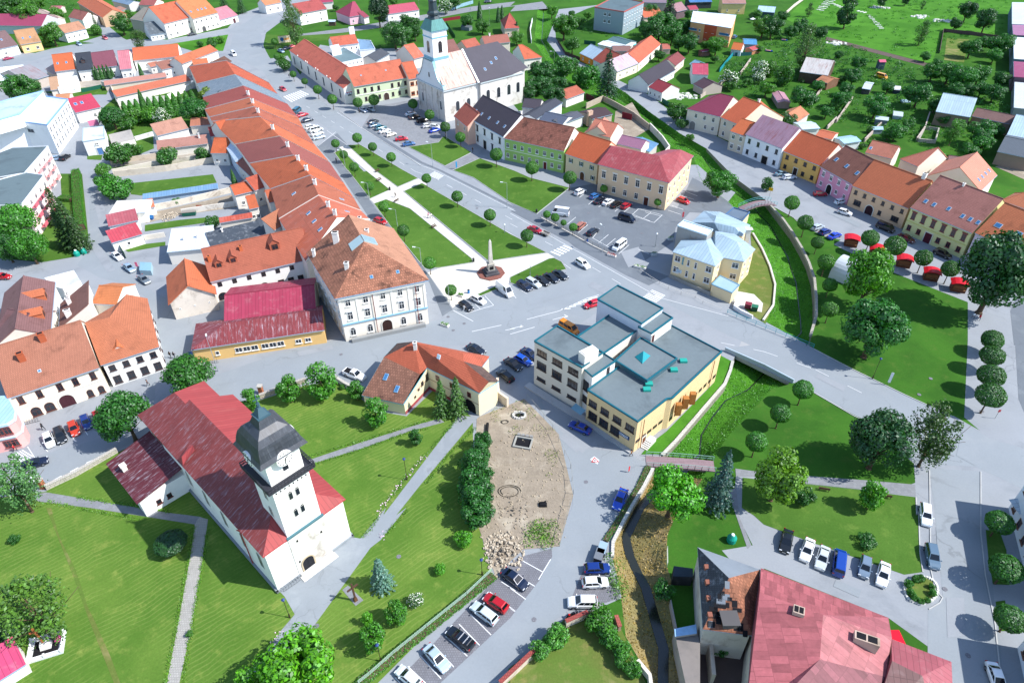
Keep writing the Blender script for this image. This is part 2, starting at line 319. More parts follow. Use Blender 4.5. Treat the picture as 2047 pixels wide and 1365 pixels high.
patch('junction_road','B2 1360,885 1540,1090 2028,930 C2 0,905 60,890 180,950 440,800 520,700 900,1000 700,1010 690,1100 500,1230 380,1225 190,1350 C3 180,60 60,290 F 985,745 960,700 940,690 925,660 900,640','asphalt',2)
patch('church_street','F -120,960 60,915 232,868 330,820 432,750 560,705 700,672 800,655 930,630 960,690 870,690 735,770 674,755 610,762 520,792 430,800 240,895 90,975 0,1000 -120,1040','asphalt',2)
patch('narrow_street','A2 690,0 760,0 745,300 790,480 850,620 1000,800 1100,900 1300,1000 1500,1180 A3 1480,160 1310,230 1240,40 1160,1000 A2 1150,1000 950,880 780,840 600,740 680,640 700,400','asphalt',2)
patch('parking_street','C3 180,200 280,590 560,880 600,850 900,870 1060,960 1050,1000 C4 880,0 700,300 590,400 560,520 580,640 440,690 450,800 330,890 0,1240 -160,1365 B4 1430,1365 C4 0,830 210,560 330,310 480,0 C3 490,1190 370,760 230,560','asphalt',3)
patch('parking_paving','F 988,1160 1035,1114 1103,1096 1104,1112 1078,1160 1020,1235 880,1365 800,1440 690,1440 790,1365','cob',3)
patch('parking_paving','C4 560,500 800,540 860,700 620,780 450,800 480,700','cob',4)
patch('east_parking','C2 210,345 470,140 640,110 1300,300 1420,60 1500,100 1690,240 1800,350 1400,330 1290,450 1270,560 1000,740 1240,830 1080,900 900,820 500,600','asphalt2',2)
patch('east_pavement','B1 850,980 1300,1262 B2 1450,0 2028,290 C2 0,262 210,345 480,480 780,650 720,690 500,585 0,322 B2 2028,308 1430,5 B1 1280,1270 830,1005','asphalt2',3)
patch('dark_pavement','B1 480,1140 640,1040 720,1130 610,1190 B2 730,0 890,230 1060,460 1320,770 1540,1090 1460,1140 1360,880 1090,470 940,430 880,360 640,0 B1 600,1270','asphalt2',2)
patch('church_parking','B1 830,1000 930,830 1060,810 1290,770 1300,870 1480,1050 1430,1108 1190,1145','slab',2)
patch('road_right','D2 2028,880 2400,1000 D3 2400,700 D3 2028,560 1985,460 1960,40 D2 1950,1365 1920,1100','asphalt2',2)
patch('right_street','D3 1290,1000 1700,1020 D4 1700,0 1760,380 1800,760 1850,1100 1850,1700 1270,1700 1280,790 1395,700 1330,0','asphalt',2)
patch('square_path','B1 655,1150 740,1130 B2 930,0 1110,136 1275,68 1345,115 1150,165 1800,715 1990,690 C2 0,690 290,648 345,682 0,832 B2 1985,848 1975,890 1870,905 1640,1010 1540,1075 1345,800 1440,765 1700,725 1690,690 1210,300 1130,270 1020,228 930,262 895,228 1055,155 860,0','light',3)
patch('east_path','B1 1475,1300 1690,1195 1755,1235 1540,1332','slab',3)
for s in('B1 620,1195 665,1160 850,1340 B2 870,10 1052,155 895,225 720,0 B1 725,1340','B1 722,1135 815,1128 B2 1150,0 1270,66 1112,133 935,5','B2 925,263 1020,230 1130,272 1208,302 1688,690 1698,722 1440,763 1322,768 1070,460','B2 1158,167 1300,104 1340,126 C2 0,500 282,645 0,686 B2 1990,686 1818,712','C2 0,836 300,692 340,686 400,716 438,775 280,815 40,893 B2 1990,880 1985,850','B2 1650,1008 1870,908 1890,930 1690,1012','B1 1195,1148 1430,1112 1472,1062 1688,1190 1480,1296','B1 1542,1330 1752,1236 2028,1336 C2 150,60 462,140 206,343 0,256 B2 1700,60'):
 patch('square_lawn',s,'lawn',5);P=[G2(p)for p in px(s)];m=MB();m.wallstrip(P+P[:1],.13,.14);m.build('kerb','concrete',None,'#a9abac')['kind']='structure'
patch('churchyard_lawn','F 90,983 240,902 330,862 430,805 520,800 612,770 674,764 725,800 766,824 813,832 866,780 930,824 945,835 948,1025 988,1155 850,1270 720,1400 600,1520 -150,1520 -80,1005','churchlawn',4)
patch('worn_track','A4 360,0 400,0 450,180 480,260 590,480 690,780 740,880 860,1150 940,1365 890,1365 800,1140 690,860 560,500 440,200','drygrass',5)
patch('garden_path','A3 255,1215 355,1185 1100,1310 1310,1345 A4 1565,70 1540,132 700,0 300,-50','slab',5)
patch('cobbled_path','A4 1555,70 1622,90 1580,400 1500,900 1400,1365 1330,1700 1220,1700 1302,1365 1400,850 1490,350 1520,130','cobble2',6)
patch('garden_path','B3 420,935 820,800 1260,660 1440,612 1475,640 1200,712 840,842 420,972','slab',5)
patch('church_path','B3 1590,590 1745,600 1700,640 1500,880 1300,1115 1100,1365 B4 1180,0 980,250 900,312 510,850 360,1050 130,1160 50,1230 -80,1365 -160,1365 60,1170 200,960 310,830 230,690 190,650 740,225 820,240 1020,0 B3 1000,1365','forecourt',6)
patch('building_site','F 953,835 1048,797 1117,868 1146,990 1118,1092 1046,1098 990,1150 947,1025','dirt',4)
for s in('D3 1290,1015 D4 1300,480 1335,640 1392,700 1370,740 1285,790','D3 1690,1025 D4 1690,200 1725,520 1800,900 1850,1365','D3 1185,1225 1190,1365 D4 1205,20 1215,350 1238,500','D3 390,70 700,232 1095,425 1480,600','D3 390,410 700,590 830,650','A3 350,1150 920,862','C3 1110,1000 940,1290','B1 655,868 835,1000 1190,1228 1300,1300','D2 100,300 230,372 320,462'):m=MB();m.wallstrip([G2(p)for p in px(s)],.13,.16);m.build('kerb','concrete',None,'#b0b1b0')['kind']='structure'
for s in('D4 1728,170 1840,190 1890,330 1900,600 1785,595 1750,400','D4 1805,730 1880,720 1910,960 1835,960'):patch('planted_strip',s,'lawn',4)
for i,s in enumerate(('C2 640,870 900,990 860,1030 600,900','B2 1500,110 1600,160 1580,185 1480,130','C3 420,720 560,830 520,880 380,760','C4 250,620 330,650 150,900 90,860','D3 420,260 640,360 620,400 400,290','D4 1340,150 1420,150 1440,420 1360,430','D4 1420,700 1560,700 1570,1000 1430,1010','A3 1700,330 1915,275 1915,300 1700,355','B3 330,90 600,40 610,70 340,125','C2 120,1000 500,900 520,950 140,1060','A2 720,620 790,600 900,780 840,800','D4 560,560 760,640 740,700 540,610','B1 320,800 420,870 395,890 300,820','D2 500,300 760,420 740,450 480,330','C2 860,640 1000,600 1060,720 920,760','D3 1560,640 1720,760 1650,980 1500,900')):patch('asphalt_repair',s,('paving','asphalt')[i%2],4)
patch('garden_lawn','C4 0,1310 185,1165 440,935 600,865 840,890 1000,1230 1080,1420 0,1420','drygrass',2)
patch('ruin_yard','C4 1380,1000 1500,1000 1890,1010 1830,1400 1380,1400','track',3)
patch('plot_yard','A2 1125,345 1400,285 1830,190 1850,290 1420,350 1135,415','dirt',3)
patch('plot_yard','A1 870,1300 1180,1240 1690,1170 1690,1230 890,1362','yard',2)
patch('plot_yard','A1 610,600 780,600 800,680 620,700','yard',3)
patch('verge','C3 1640,120 1725,165 1670,345 1500,540 1290,785 1180,895 1020,890 1100,800 1220,710 1590,330','wild',5)
patch('dry_yard','C2 1870,470 1960,620 2000,700 D2 55,790 80,900 65,1060 C2 1990,1200 1880,1130 1740,1000 1780,880 1880,600','drygrass',5)
patch('block_lawn','A2 -80,270 330,270 480,200 470,30 640,30 690,520 670,640 570,680 330,720 0,690 -80,680','lawn',3)
for s in('A2 1010,105 1660,35 1690,100 1100,200 1020,190','A2 1130,430 1400,390 1610,370 1620,410 1130,480','A1 760,880 900,760 1560,690 1650,830 1640,1000 1200,1000 820,1010','A1 830,1010 1190,970 1200,1160 1100,1200 830,1250','A1 880,1310 1700,1190 1700,1240 910,1365','A1 680,1215 800,1210 790,1250 680,1245','A1 340,720 800,670 850,690 830,740 760,740 540,760','A2 930,600 1290,560 1290,590 1000,640','A1 860,700 1300,600 1290,640 870,720'):patch('garden_grass',s,'lawn',3)
patch('verge','A1 1290,352 1780,272 1740,400 1500,400 1400,370','wild',3)
patch('verge','B1 80,270 300,285 730,255 730,300 420,330 250,390 80,380','lawn',3)
patch('meadow','D1 320,0 2000,-300 2700,200 1850,290 1400,240 1310,500 480,290 160,150','wild',1)
patch('earth_track','D1 490,290 1310,505 1300,532 480,315','track',2)
patch('vegetable_bed','D1 1425,300 1600,310 1560,490 1405,470','drygrass',2)
patch('yard','C1 820,870 950,800 1080,1010 930,1100 800,1050','dirt',3)
patch('yard','D1 1800,1300 2028,1250 2200,1340 2028,1400','dirt',2)
patch('park_lawn','D3 30,1092 240,1112 770,1170 960,1195 1182,1222 1190,1365 D4 1205,20 1215,350 1235,500 1095,520 650,365 390,275 0,130 C4 1900,60 1805,0 C3 1810,1070','lawn',2)
patch('park_path','C3 1755,1000 1900,1020 D3 240,1050 780,1090 1180,1125 1185,1215 960,1190 770,1165 240,1108 0,1060 C3 1760,1060','slab',2)
patch('park_path','C3 1700,1170 1760,1150 C4 1790,80 1880,290 1850,320 1740,0','slab',2)
patch('forecourt','C2 1740,940 1900,970 1970,1040 1960,1110 1750,1060','light',6)
def stripes(s,w,lay=5,name='road_marking',dash=None):
 m=MB()
 for line in(s if isinstance(s,list)else[s]):
  P=[G2(p)for p in px(line)]
  for a,b in zip(P,P[1:]):
   d=b-a;L=d.length;d.normalize();n=Vector((-d.y,d.x))*w/2;k=0
   while k<L-.01:
    e=min(L,k+(dash[0]if dash else L));p,q=a+d*k,a+d*e;z=lay*.012
    m.poly([(*(p-n),z),(*(q-n),z),(*(q+n),z),(*(p+n),z)]);k=e+(dash[1]if dash else 1)
 m.build(name,'white')['kind']='structure'
def zebra(a,b,c,d,n,name='crossing_marking'):
 A,B,C,D=[G2(x)for x in(a,b,c,d)];m=MB()
 for i in range(n):
  t0,t1=i/n,(i+.55)/n;p=[A.lerp(B,t0),A.lerp(B,t1),D.lerp(C,t1),D.lerp(C,t0)]
  m.poly([(*q,.06)for q in p]if(p[1]-p[0]).cross(p[3]-p[0])>0 else[(*q,.06)for q in p[::-1]])
 m.build(name,'white')['kind']='structure'
zebra('C2 310,640','C2 430,580','C2 500,610','C2 385,672',5)
zebra('C2 1035,990','C2 1110,930','C2 1215,975','C2 1140,1035',7)
zebra('B2 1355,40','B2 1400,10','B2 1475,45','B2 1425,80',6);zebra('B1 220,755','B1 360,705','B1 430,735','B1 285,800',8)
zebra('A3 75,905','A3 185,850','A3 270,900','A3 160,970',6);zebra('A3 230,1060','A3 290,1030','A3 340,1090','A3 270,1120',3)
stripes(['B1 560,1020 740,1150 1170,1372 B2 1310,118 2028,518','C2 0,516 280,648','C2 420,735 470,770','B1 640,880 1290,1290 B2 1420,12 2028,322','C2 0,340 500,622 900,846 1160,995 1700,1140'],.13)
stripes(['B1 400,830 1250,1340 B2 1390,60 2028,400','C2 0,420 330,590','C2 640,760 880,900','C3 1640,20 D3 0,90 400,230 800,430'],.12,dash=(3,4))
stripes(['C2 130,1165 380,1100 600,1000 690,975','C2 330,1168 440,1140','C2 0,1240 100,1215','B2 1690,1260 1920,1210','B2 1950,1250 2028,1235','C2 0,1280 190,1225','B2 1545,1095 1700,1180','C2 190,1365 500,1230'],.15)
stripes(['C2 %d,%d %d,%d'%(400+i*42,1085-i*16,470+i*42,1080-i*18)for i in range(6)],.35)
stripes(['C2 420,1128 450,1142 420,1152','C2 80,1212 105,1218 75,1228'],.2)
bays=['B4 %d,%d %d,%d'%q for q in((1920,575,2028,645),(1830,655,2028,805),(1680,830,1840,990),(1590,905,1750,1070),(1485,1000,1655,1155),(1390,1065,1550,1240),(1285,1150,1450,1330),(1190,1235,1330,1365),(1090,1320,1180,1420))]
bays+=['C4 65,395 255,500 315,400','C4 255,500 220,560','C4 0,625 120,712','C4 0,780 35,808','C4 140,580 190,610']
bays+=['C2 %d,%d %d,%d'%q for q in((365,290,315,345),(510,370,445,425),(605,428,530,490),(690,470,640,535),(765,505,690,568),(820,535,750,592),(925,585,845,655),(600,170,540,215),(640,245,610,270),(720,265,690,290),(790,275,760,300),(860,290,815,325),(935,290,885,330),(1000,305,945,355),(1260,280,1365,315),(1230,315,1330,348),(1340,205,1430,230),(1370,170,1460,205),(640,530,780,610),(1000,620,1080,655))]
bays+=['C2 945,355 1120,412 1185,352 1000,305','C2 1030,385 1100,330','C2 960,350 1090,400','C2 1050,330 1170,360']
bays+=['B1 490,1142 630,1030','B2 1640,1120 1860,1055 1790,980','B2 1710,1040 1755,1085','C2 0,940 45,1000','C2 40,910 130,965','C2 130,880 200,920','C2 210,850 270,890','C2 290,820 350,865']
bays+=['A3 %d,%d %d,%d'%q for q in((215,830,270,915),(340,830,375,870),(440,780,475,825),(550,735,590,790),(620,640,685,740),(715,600,780,690))]
stripes(bays,.14)
m=MB()
for s in('A3 415,1090 480,1055 500,1080 430,1112','A3 545,1025 610,990 625,1018 560,1045','A3 672,955 740,925 752,952 690,985'):m.poly([(*G2(p),.07)for p in px(s)])
m.build('road_marking','white')['kind']='structure'
m=MB();c=G2('C3 660,938')
def circle(c,r,z,n=20):return[(c.x+r*math.cos(2*PI*k/n),c.y+r*math.sin(2*PI*k/n),z)for k in range(n)]
q=[G2(p)for p in px('C3 622,930 655,905 695,935 680,968')];m.poly([(*p,.062)for p in q[::-1]])
MT['redpaint']=M('red_road_marking','#b03030',.8,.1,2)
def tri(c,r,z,a0):return[(c.x+r*math.cos(a0+k*2*PI/3),c.y+r*math.sin(a0+k*2*PI/3),z)for k in range(3)]
m.poly(tri(c,.85,.072,-.5),1);m.poly(tri(c,.5,.082,-.5),0);m.poly(circle(c,.14,.09),2)
m.build('painted_road_warning',['white','redpaint','dark'])['kind']='structure'
for i,s in enumerate(('B2 1730,300','C2 1025,495','C2 610,338','C2 1360,312','B2 1505,1145','B2 1630,1197','B2 1545,1250','C3 590,1105','C4 185,870','D4 1410,633','D4 1590,1150','B3 670,112','B4 1120,380','B4 480,920','B4 445,980','D3 1300,300','D3 1210,425','C1 1160,880','D3 1700,555')):
 m=MB();m.poly(circle(G2(s),.38,.075 if i<12 else .085));m.build('manhole_cover','cob')['kind']='structure'
_wc={}
def win_mesh(w,h,st):
 k=(round(w,2),round(h,2),st)
 if k in _wc:return _wc[k]
 f,p=MB(),MB();t=.09 if w<1.6 else .11;y0,y1=-.07,.02
 hb=h-(w/2 if 'a' in st else 0)
 f.box(-w/2,y0,0,-w/2+t,y1,hb);f.box(w/2-t,y0,0,w/2,y1,hb);f.box(-w/2+t,y0,0,w/2-t,y1,t)
 if 'a' in st:
  n=8;c=[(math.cos(PI*i/n),math.sin(PI*i/n))for i in range(n+1)]
  for(a0,b0),(a1,b1)in zip(c,c[1:]):
   r,q=w/2,w/2-t
   f.add([(a0*r,y0,hb+b0*r),(a1*r,y0,hb+b1*r),(a1*q,y0,hb+b1*q),(a0*q,y0,hb+b0*q),(a0*r,y1,hb+b0*r),(a1*r,y1,hb+b1*r)],[(0,3,2,1),(0,1,5,4)])
  p.poly([(-w/2+t,-.03,t),(w/2-t,-.03,t)]+[(a*(w/2-t),-.03,hb+b*(w/2-t))for a,b in c])
  f.box(-w/2+t,y0+.01,hb-.03,w/2-t,y1,hb+.03)
 else:
  f.box(-w/2+t,y0,h-t,w/2-t,y1,h)
  p.poly([(-w/2+t,-.03,t),(w/2-t,-.03,t),(w/2-t,-.03,h-t),(-w/2+t,-.03,h-t)])
  if h>1.3:f.box(-w/2+t,y0+.01,h*.66,w/2-t,y1,h*.66+.06)
 if w>.8:
  nm=max(1,round(w/.75)-1)if w>1.2 else 1
  for i in range(nm):x=-w/2+w*(i+1)/(nm+1);f.box(x-.035,y0+.012,t,x+.035,y1,hb-t)
 if 'n' not in st:f.box(-w/2-.12,-.2,-.1,w/2+.12,.02,-.003)
 if 'h' in st:f.box(-w/2-.18,-.3,h+.25,w/2+.18,.02,h+.38);f.box(-w/2-.14,-.06,h+.003,w/2+.14,.02,h+.247)
 if 'S' in st:
  for sx in(-1,1):f.box(sx*w*.5+(0.01 if sx>0 else-w*.45),-.09,0,sx*w*.5+(w*.45 if sx>0 else-.01),-.02,h,1)
 _wc[k]=(f.mesh('window',['trim',MT['shutter']]),p.mesh('pane',['glass']));return _wc[k]
MT['shutter']=M('green_shutter','#2c5a4a',.7,.1,2)
def window(root,loc,rot,w,h,st='',fc='#e9e9e6'):
 f,p=win_mesh(w,h,st);o=put(f,'window',root,fc,loc,rot);put(p,'pane',o);return o
def door_mesh(w,h,st):
 k=('door',round(w,2),round(h,2),st)
 if k in _wc:return _wc[k]
 d,m=MB(),MB();n=9
 if 'a' in st:
  r=w/2;hb=h-r;arc=[(math.cos(PI*i/n)*r,hb+math.sin(PI*i/n)*r)for i in range(n+1)]
  out=[(math.cos(PI*i/n)*(r+.22),hb+math.sin(PI*i/n)*(r+.22))for i in range(n+1)]
 else:arc=[(w/2,h),(-w/2,h)];out=[(w/2+.18,h+.2),(-w/2-.18,h+.2)]
 ring_i=[(w/2,0)]+arc+[(-w/2,0)];ring_o=[(out[0][0],0)]+out+[(out[-1][0],0)]
 d.poly([(x,-.04,z)for x,z in ring_i][::-1]);d.box(-.03,-.07,.1,.03,-.041,h-.3)
 for(a,b),(c,e)in zip(zip(ring_i,ring_o),list(zip(ring_i,ring_o))[1:]):
  m.poly([(a[0],-.12,a[1]),(c[0],-.12,c[1]),(e[0],-.12,e[1]),(b[0],-.12,b[1])]);m.poly([(b[0],-.12,b[1]),(e[0],-.12,e[1]),(e[0],.02,e[1]),(b[0],.02,b[1])]);m.poly([(a[0],-.12,a[1]),(a[0],-.03,a[1]),(c[0],-.03,c[1]),(c[0],-.12,c[1])])
 _wc[k]=(d.mesh('door',['vwood']),m.mesh('door_frame',['trim']));return _wc[k]
def door(root,loc,rot,w,h,c='#4a2c22',st='',fc='#d9d6cc'):
 d,m=door_mesh(w,h,st);o=put(d,'door',root,c,loc,rot);put(m,'door_frame',o,fc)
def facade(root,p0,p1,H,spec,fc,z0=0):
 """spec '5x2w1.0h1.5m.08-.92z.9p3.1:ah'"""
 head,_,st=spec.partition(':');g=re.match(r'(\d+)x(\d+)',head);nc,nr=int(g[1]),int(g[2])
 val=lambda k,d:float(m_[1])if(m_ := re.search(k+r'([\d.]+)',head))else d
 p0,p1=Vector(p0[:2]),Vector(p1[:2]);d=p1-p0;L=d.length;d.normalize();rot=math.atan2(d.y,d.x);nrm=Vector((d.y,-d.x))
 pitch=val('p',H/max(nr,1));z1=val('z',pitch*.28);w=val('w',1.0);h=val('h',min(1.5,pitch*.52))
 mm=re.search(r'm([\d.]+)-([\d.]+)',head);a,b=(float(mm[1]),float(mm[2]))if mm else(.0,1.0)
 skip=set(tuple(map(int,s.split(',')))for s in re.findall(r'!(\d+,\d+)',st));st=re.sub(r'!\d+,\d+','',st)
 for r in range(nr):
  for c in range(nc):
   if(c,r)in skip:continue
   q=p0+d*L*(a+(b-a)*(c+.5)/nc)+nrm*.005;window(root,(q.x,q.y,z0+z1+r*pitch),rot,w,h,st,fc)
def fdoor(root,p0,p1,fr,w,h,c,st='',fc='#d9d6cc',z=0):
 p0,p1=Vector(p0[:2]),Vector(p1[:2]);d=p1-p0;q=p0+d*fr;d.normalize();q+=Vector((d.y,-d.x))*.006;door(root,(q.x,q.y,z),math.atan2(d.y,d.x),w,h,c,st,fc)
def chimney(root,x,y,z0,z1,wx=.7,wy=.6,c='#e4e2de',mat='wall'):
 m=MB();m.box(x-wx/2,y-wy/2,z0,x+wx/2,y+wy/2,z1);m.box(x-wx/2-.08,y-wy/2-.08,z1,x+wx/2+.08,y+wy/2+.08,z1+.14,0);m.box(x-wx/2+.12,y-wy/2+.12,z1+.141,x+wx/2-.12,y+wy/2-.12,z1+.2,1)
 return m.build('chimney',[mat,'dark'],root,c)
def roof_plate(root,name,o,ux,vx,w,h,t,mats,color,inset=.1):
 """a framed plate lying on a roof plane: origin o, unit vectors ux (along) and vx (up the slope)"""
 n=ux.cross(vx).normalized();X=Matrix(((ux.x,vx.x,n.x,o.x),(ux.y,vx.y,n.y,o.y),(ux.z,vx.z,n.z,o.z),(0,0,0,1)));m=MB()
 m.box(-w/2,-h/2,-.05,w/2,h/2,t,0,X);m.box(-w/2+inset,-h/2+inset,t+.002,w/2-inset,h/2-inset,t+.02,1,X)
 return m.build(name,mats,root,color)
HOUSES=[]
def soft(c,rm):
 r,g,b=lin(c)
 if rm in('tile','oldtile','smooth','seam','sheet')and r>2.2*g:return(r*.93,g*1.2+.012,b*1.28+.02)
 return(r,g,b)
def house(label,A,B,he,R=None,sl=38,D=None,roof='gable',wall='#e8e2d4',rc='#c0603c',rm='tile',hl=None,hr=None,win=(),doors=(),ch=(),sky=(),dorm=(),ov=.35,oe=.12,fc='#e9e9e6',name='house',cat='house',group=None,wm='wall',side=None,plinth=None,t=.16,gcol='#8fa7bb',zb=0,band=None,dcol=None,gw=None):
 a,b=G2(A,he),G2(B,he)
 u=(b-a).normalized();n=Vector((-u.y,u.x));tn=math.tan(math.radians(sl));yr=None;s=1
 if R is not None:
  p=px(R)[0]if isinstance(R,str)else R;d=ray(p);d2=d.to_2d();best=None
  for s_ in((1,-1)if side is None else(side,)):
   k0,k1=s_*((-a).dot(n)),s_*d2.dot(n);den=d.z-tn*k1
   if abs(den)<1e-9:continue
   tt=(tn*k0-CAMZ+he)/den;dist=k0+k1*tt
   if tt>0 and dist>.5 and(best is None or dist<best[0]):best=(dist,s_)
  if best is None:raise ValueError('no ridge for '+label)
  yr,s=best
 elif side:s=side
 if s<0:a,b=b,a;u=-u;n=-n
 if roof=='gf':
  D_=D or 8;L0=(b-a).length;a,b=b,b+n*D_;u,n=n,-u;D=L0;yr=D/2;roof='gable';gf=True
 else:gf=False
 if yr is None:yr=(D if roof=='shed' else D/2)
 if D is None:D=yr if roof=='shed' else 2*yr
 L=(b-a).length;hr_=he+tn*yr;zbk=he if roof!='shed' else hr_
 if roof in('gable','hip')and abs(D-2*yr)>.01:zbk=hr_-tn*(D-yr)
 if roof=='gable':hl=0 if hl is None else hl;hr=0 if hr is None else hr
 if roof=='hip':hl=yr*.9 if hl is None else hl;hr=yr*.9 if hr is None else hr
 if hl is None:hl=hr=0
 if hl+hr>L*.98:k=L*.98/(hl+hr);hl*=k;hr*=k
 root=thing(name,label,cat,(a.x,a.y,0),math.atan2(u.y,u.x),group);HOUSES.append((root,(a+b)/2+n*D/2,L,D,he))
 m=MB()
 if roof=='shed':top=[(0,0,he),(L,0,he),(L,D,hr_),(0,D,hr_)];fs=[(0,1,2,3)]
 else:top=[(0,0,he),(L,0,he),(L,D,zbk),(0,D,zbk),(hl,yr,hr_),(L-hr,yr,hr_)];fs=[(0,1,5,4),(2,3,4,5),(3,0,4),(1,2,5)]
 if roof=='gable' or(roof=='hip'):
  if hl==0:fs=[f for f in fs if f!=(3,0,4)]
  if hr==0:fs=[f for f in fs if f!=(1,2,5)]
 k=len(top);m.add(top,fs);m.add([(x,y,z-t)for x,y,z in top],[f[::-1]for f in fs],1)
 rim=[0,1,2,3]if roof=='shed' else[0,1]+([5]if hr==0 else[])+[2,3]+([4]if hl==0 else[])
 for i,j in zip(rim,rim[1:]+rim[:1]):
  p,q=top[i],top[j];m.poly([(p[0],p[1],p[2]-t),(q[0],q[1],q[2]-t),q,p],1)
 if roof!='shed' and rm in('tile','oldtile','smooth','slate','seam'):
  m.bar((hl,yr,hr_+.02),(L-hr,yr,hr_+.02),.13,2,5)
  for e,tip,on in((0,4,hl),(3,4,hl),(1,5,hr),(2,5,hr)):
   if on:m.bar(Vector(top[e])+Vector((0,0,.03)),Vector(top[tip])+Vector((0,0,.03)),.11,2,5)
 rc=soft(rc,rm);rf=m.build('roof',[rm,'trim','smooth'],root,rc)
 g=MB();g.box(0,-.1,he-t-.03,L,.02,he-t+.09);g.build('gutter','paint',rf,gcol)
 o2=ov;z1=he-t+tn*o2-.02 if roof!='flat' else he;zb2=(zbk-t+(tn*o2 if roof!='shed' else-tn*o2))-.02;x0,x1=oe,L-oe;y0,y1=o2,D-o2;zt=hr_-t-.02
 if roof=='hip' and hl:z1=zb2=he-t-.01
 if roof=='hip' and not hl and hr:z1=zb2=he-t-.01
 gm=MB();m=MB();sec=[(y0,zb),(y1,zb),(y1,zb2),(y0,z1)]
 vs=[(x0,y,z)for y,z in sec]+[(x1,y,z)for y,z in sec]
 m.add(vs,[(0,1,2,3)[::1],(7,6,5,4),(0,3,7,4)[::-1],(1,5,6,2)[::-1],(3,2,6,7)[::-1]])
 if roof in('gable','hip'):
  for xx,h_,sgn in((x0,hl,1),(x1,hr,-1)):
   if h_==0:(gm if gw else m).add([(xx,y0,z1),(xx,y1,zb2),(xx,yr,zt),(xx+sgn*.25,y0,z1),(xx+sgn*.25,y1,zb2),(xx+sgn*.25,yr,zt)],[(0,2,1),(3,4,5),(0,3,5,2),(1,2,5,4)])
 if gw and gm.v:gm.build('gable','wall',root,gw)
 if band:m2=MB();m2.box(x0+.05,y0-.12,band-.12,x1-.05,y0-.004,band+.12);m2.build('cornice','trim',root,dcol or '#e6e6e2')
 m.build('wall',wm,root,wall)
 if plinth:m=MB();m.box(x0-.06,y0-.07,0,x1+.06,y0-.004,.9);m.build('plinth','wall',root,plinth)
 P=dict(f=((x0,y0),(x1,y0)),r=((x1,y0),(x1,y1)),b=((x1,y1),(x0,y1)),l=((x0,y1),(x0,y0)))
 for s_ in win:facade(root,*P[s_[0]],z1,s_[1:],fc)
 for dd in doors:fdoor(root,*P[dd[0]],*dd[1:])
 for c_ in ch:
  x,y,h=c_[:3];zz=(he+tn*min(y*D,2*yr-y*D)if roof!='shed' else he+tn*y*D);chimney(root,x*L,y*D,zz-.6,zz+h,*(c_[3:]))
 sn,cs=math.sin(math.radians(sl)),math.cos(math.radians(sl))
 for k_ in sky:
  sd_,fx,fv=k_[:3];ww,hh=(k_[3],k_[4])if len(k_)>3 else(.8,1.2);y=fv*yr
  if sd_=='f':roof_plate(root,'roof_window',Vector((fx*L,y,he+tn*y)),Vector((1,0,0)),Vector((0,cs,sn)),ww,hh,.1,['trim','skyglass'],'#b9c2ca')
  else:roof_plate(root,'roof_window',Vector((fx*L,2*yr-y,he+tn*y)),Vector((-1,0,0)),Vector((0,-cs,sn)),ww,hh,.1,['trim','skyglass'],'#b9c2ca')
 for dm in dorm:
  sd_,fx,fv,ww=dm[:4];y=fv*yr;z=he+tn*y;hh=ww*.75;m=MB();zt_=z+hh+ww*.45;yb=min((zt_-he)/tn,yr);x=fx*L;e=.2;ye=min((z+hh-he)/tn,yr)
  m.add([(x-ww/2,y,z-.3),(x+ww/2,y,z-.3),(x+ww/2,y,z+hh),(x,y,zt_-.05),(x-ww/2,y,z+hh),(x-ww/2,ye,z+hh),(x+ww/2,ye,z+hh)],[(0,1,2,3,4),(0,4,5),(1,6,2)],0)
  m.add([(x-ww/2-e,y-e,z+hh-.15),(x,y-e,zt_),(x+ww/2+e,y-e,z+hh-.15),(x-ww/2-e,ye+.1,z+hh-.15),(x,yb,zt_),(x+ww/2+e,ye+.1,z+hh-.15)],[(0,1,4,3),(1,2,5,4)],1)
  if sd_=='b':
   m.v=[(p[0],2*yr-p[1],p[2])for p in m.v];m.f=[f[::-1]for f in m.f]
  dd=m.build('dormer',['wall',rm],rf,soft(dm[4],rm)if len(dm)>4 else rc)
  window(dd,(x,(y-.006)if sd_=='f' else 2*yr-y+.006,z+.12),0 if sd_=='f' else PI,ww*.62,hh*.8,'n','#6a4434')
 return root
def ccw(P):
 s=sum(a.x*b.y-b.x*a.y for a,b in zip(P,P[1:]+P[:1]));return s>0
def flat(label,pts,h,wall='#e8e2d4',rc='#7b8a94',rm='bitumen',win=(),doors=(),name='building',cat='building',z0=0,edge='#2f7f95',eh=.25,ew=.3,fc='#e9e9e6',parent=None,wm='wall',group=None,own=True,frames=None):
 P=[G2(p,h)for p in px(pts)]
 if not ccw(P):raise ValueError('order '+label)
 o=P[0];root=parent or thing(name,label,cat,(o.x,o.y,0),0,group);off=root.location.to_2d();Q=[p-off for p in P]
 if not parent:HOUSES.append((root,sum(P,Vector((0,0)))/len(P),0,0,h))
 m=MB();m.prism(Q,z0,h-.1,0,cap=False);m.build('wall',wm,root,wall)
 m=MB();m.prism(Q,h-.1,h-.02);rf=m.build('roof',rm,root,rc)
 if eh:
  m=MB();m.wallstrip(Q+Q[:1],eh+.12,ew,0,h-.12);m.build('roof_edging','paint',rf,edge)
 for w_ in win:i=int(w_[0]);facade(root,Q[i],Q[(i+1)%len(Q)],h-z0,w_[1:],fc,z0)
 for d_ in doors:fdoor(root,Q[d_[0]],Q[(d_[0]+1)%len(Q)],*d_[1:])
 return root,Q
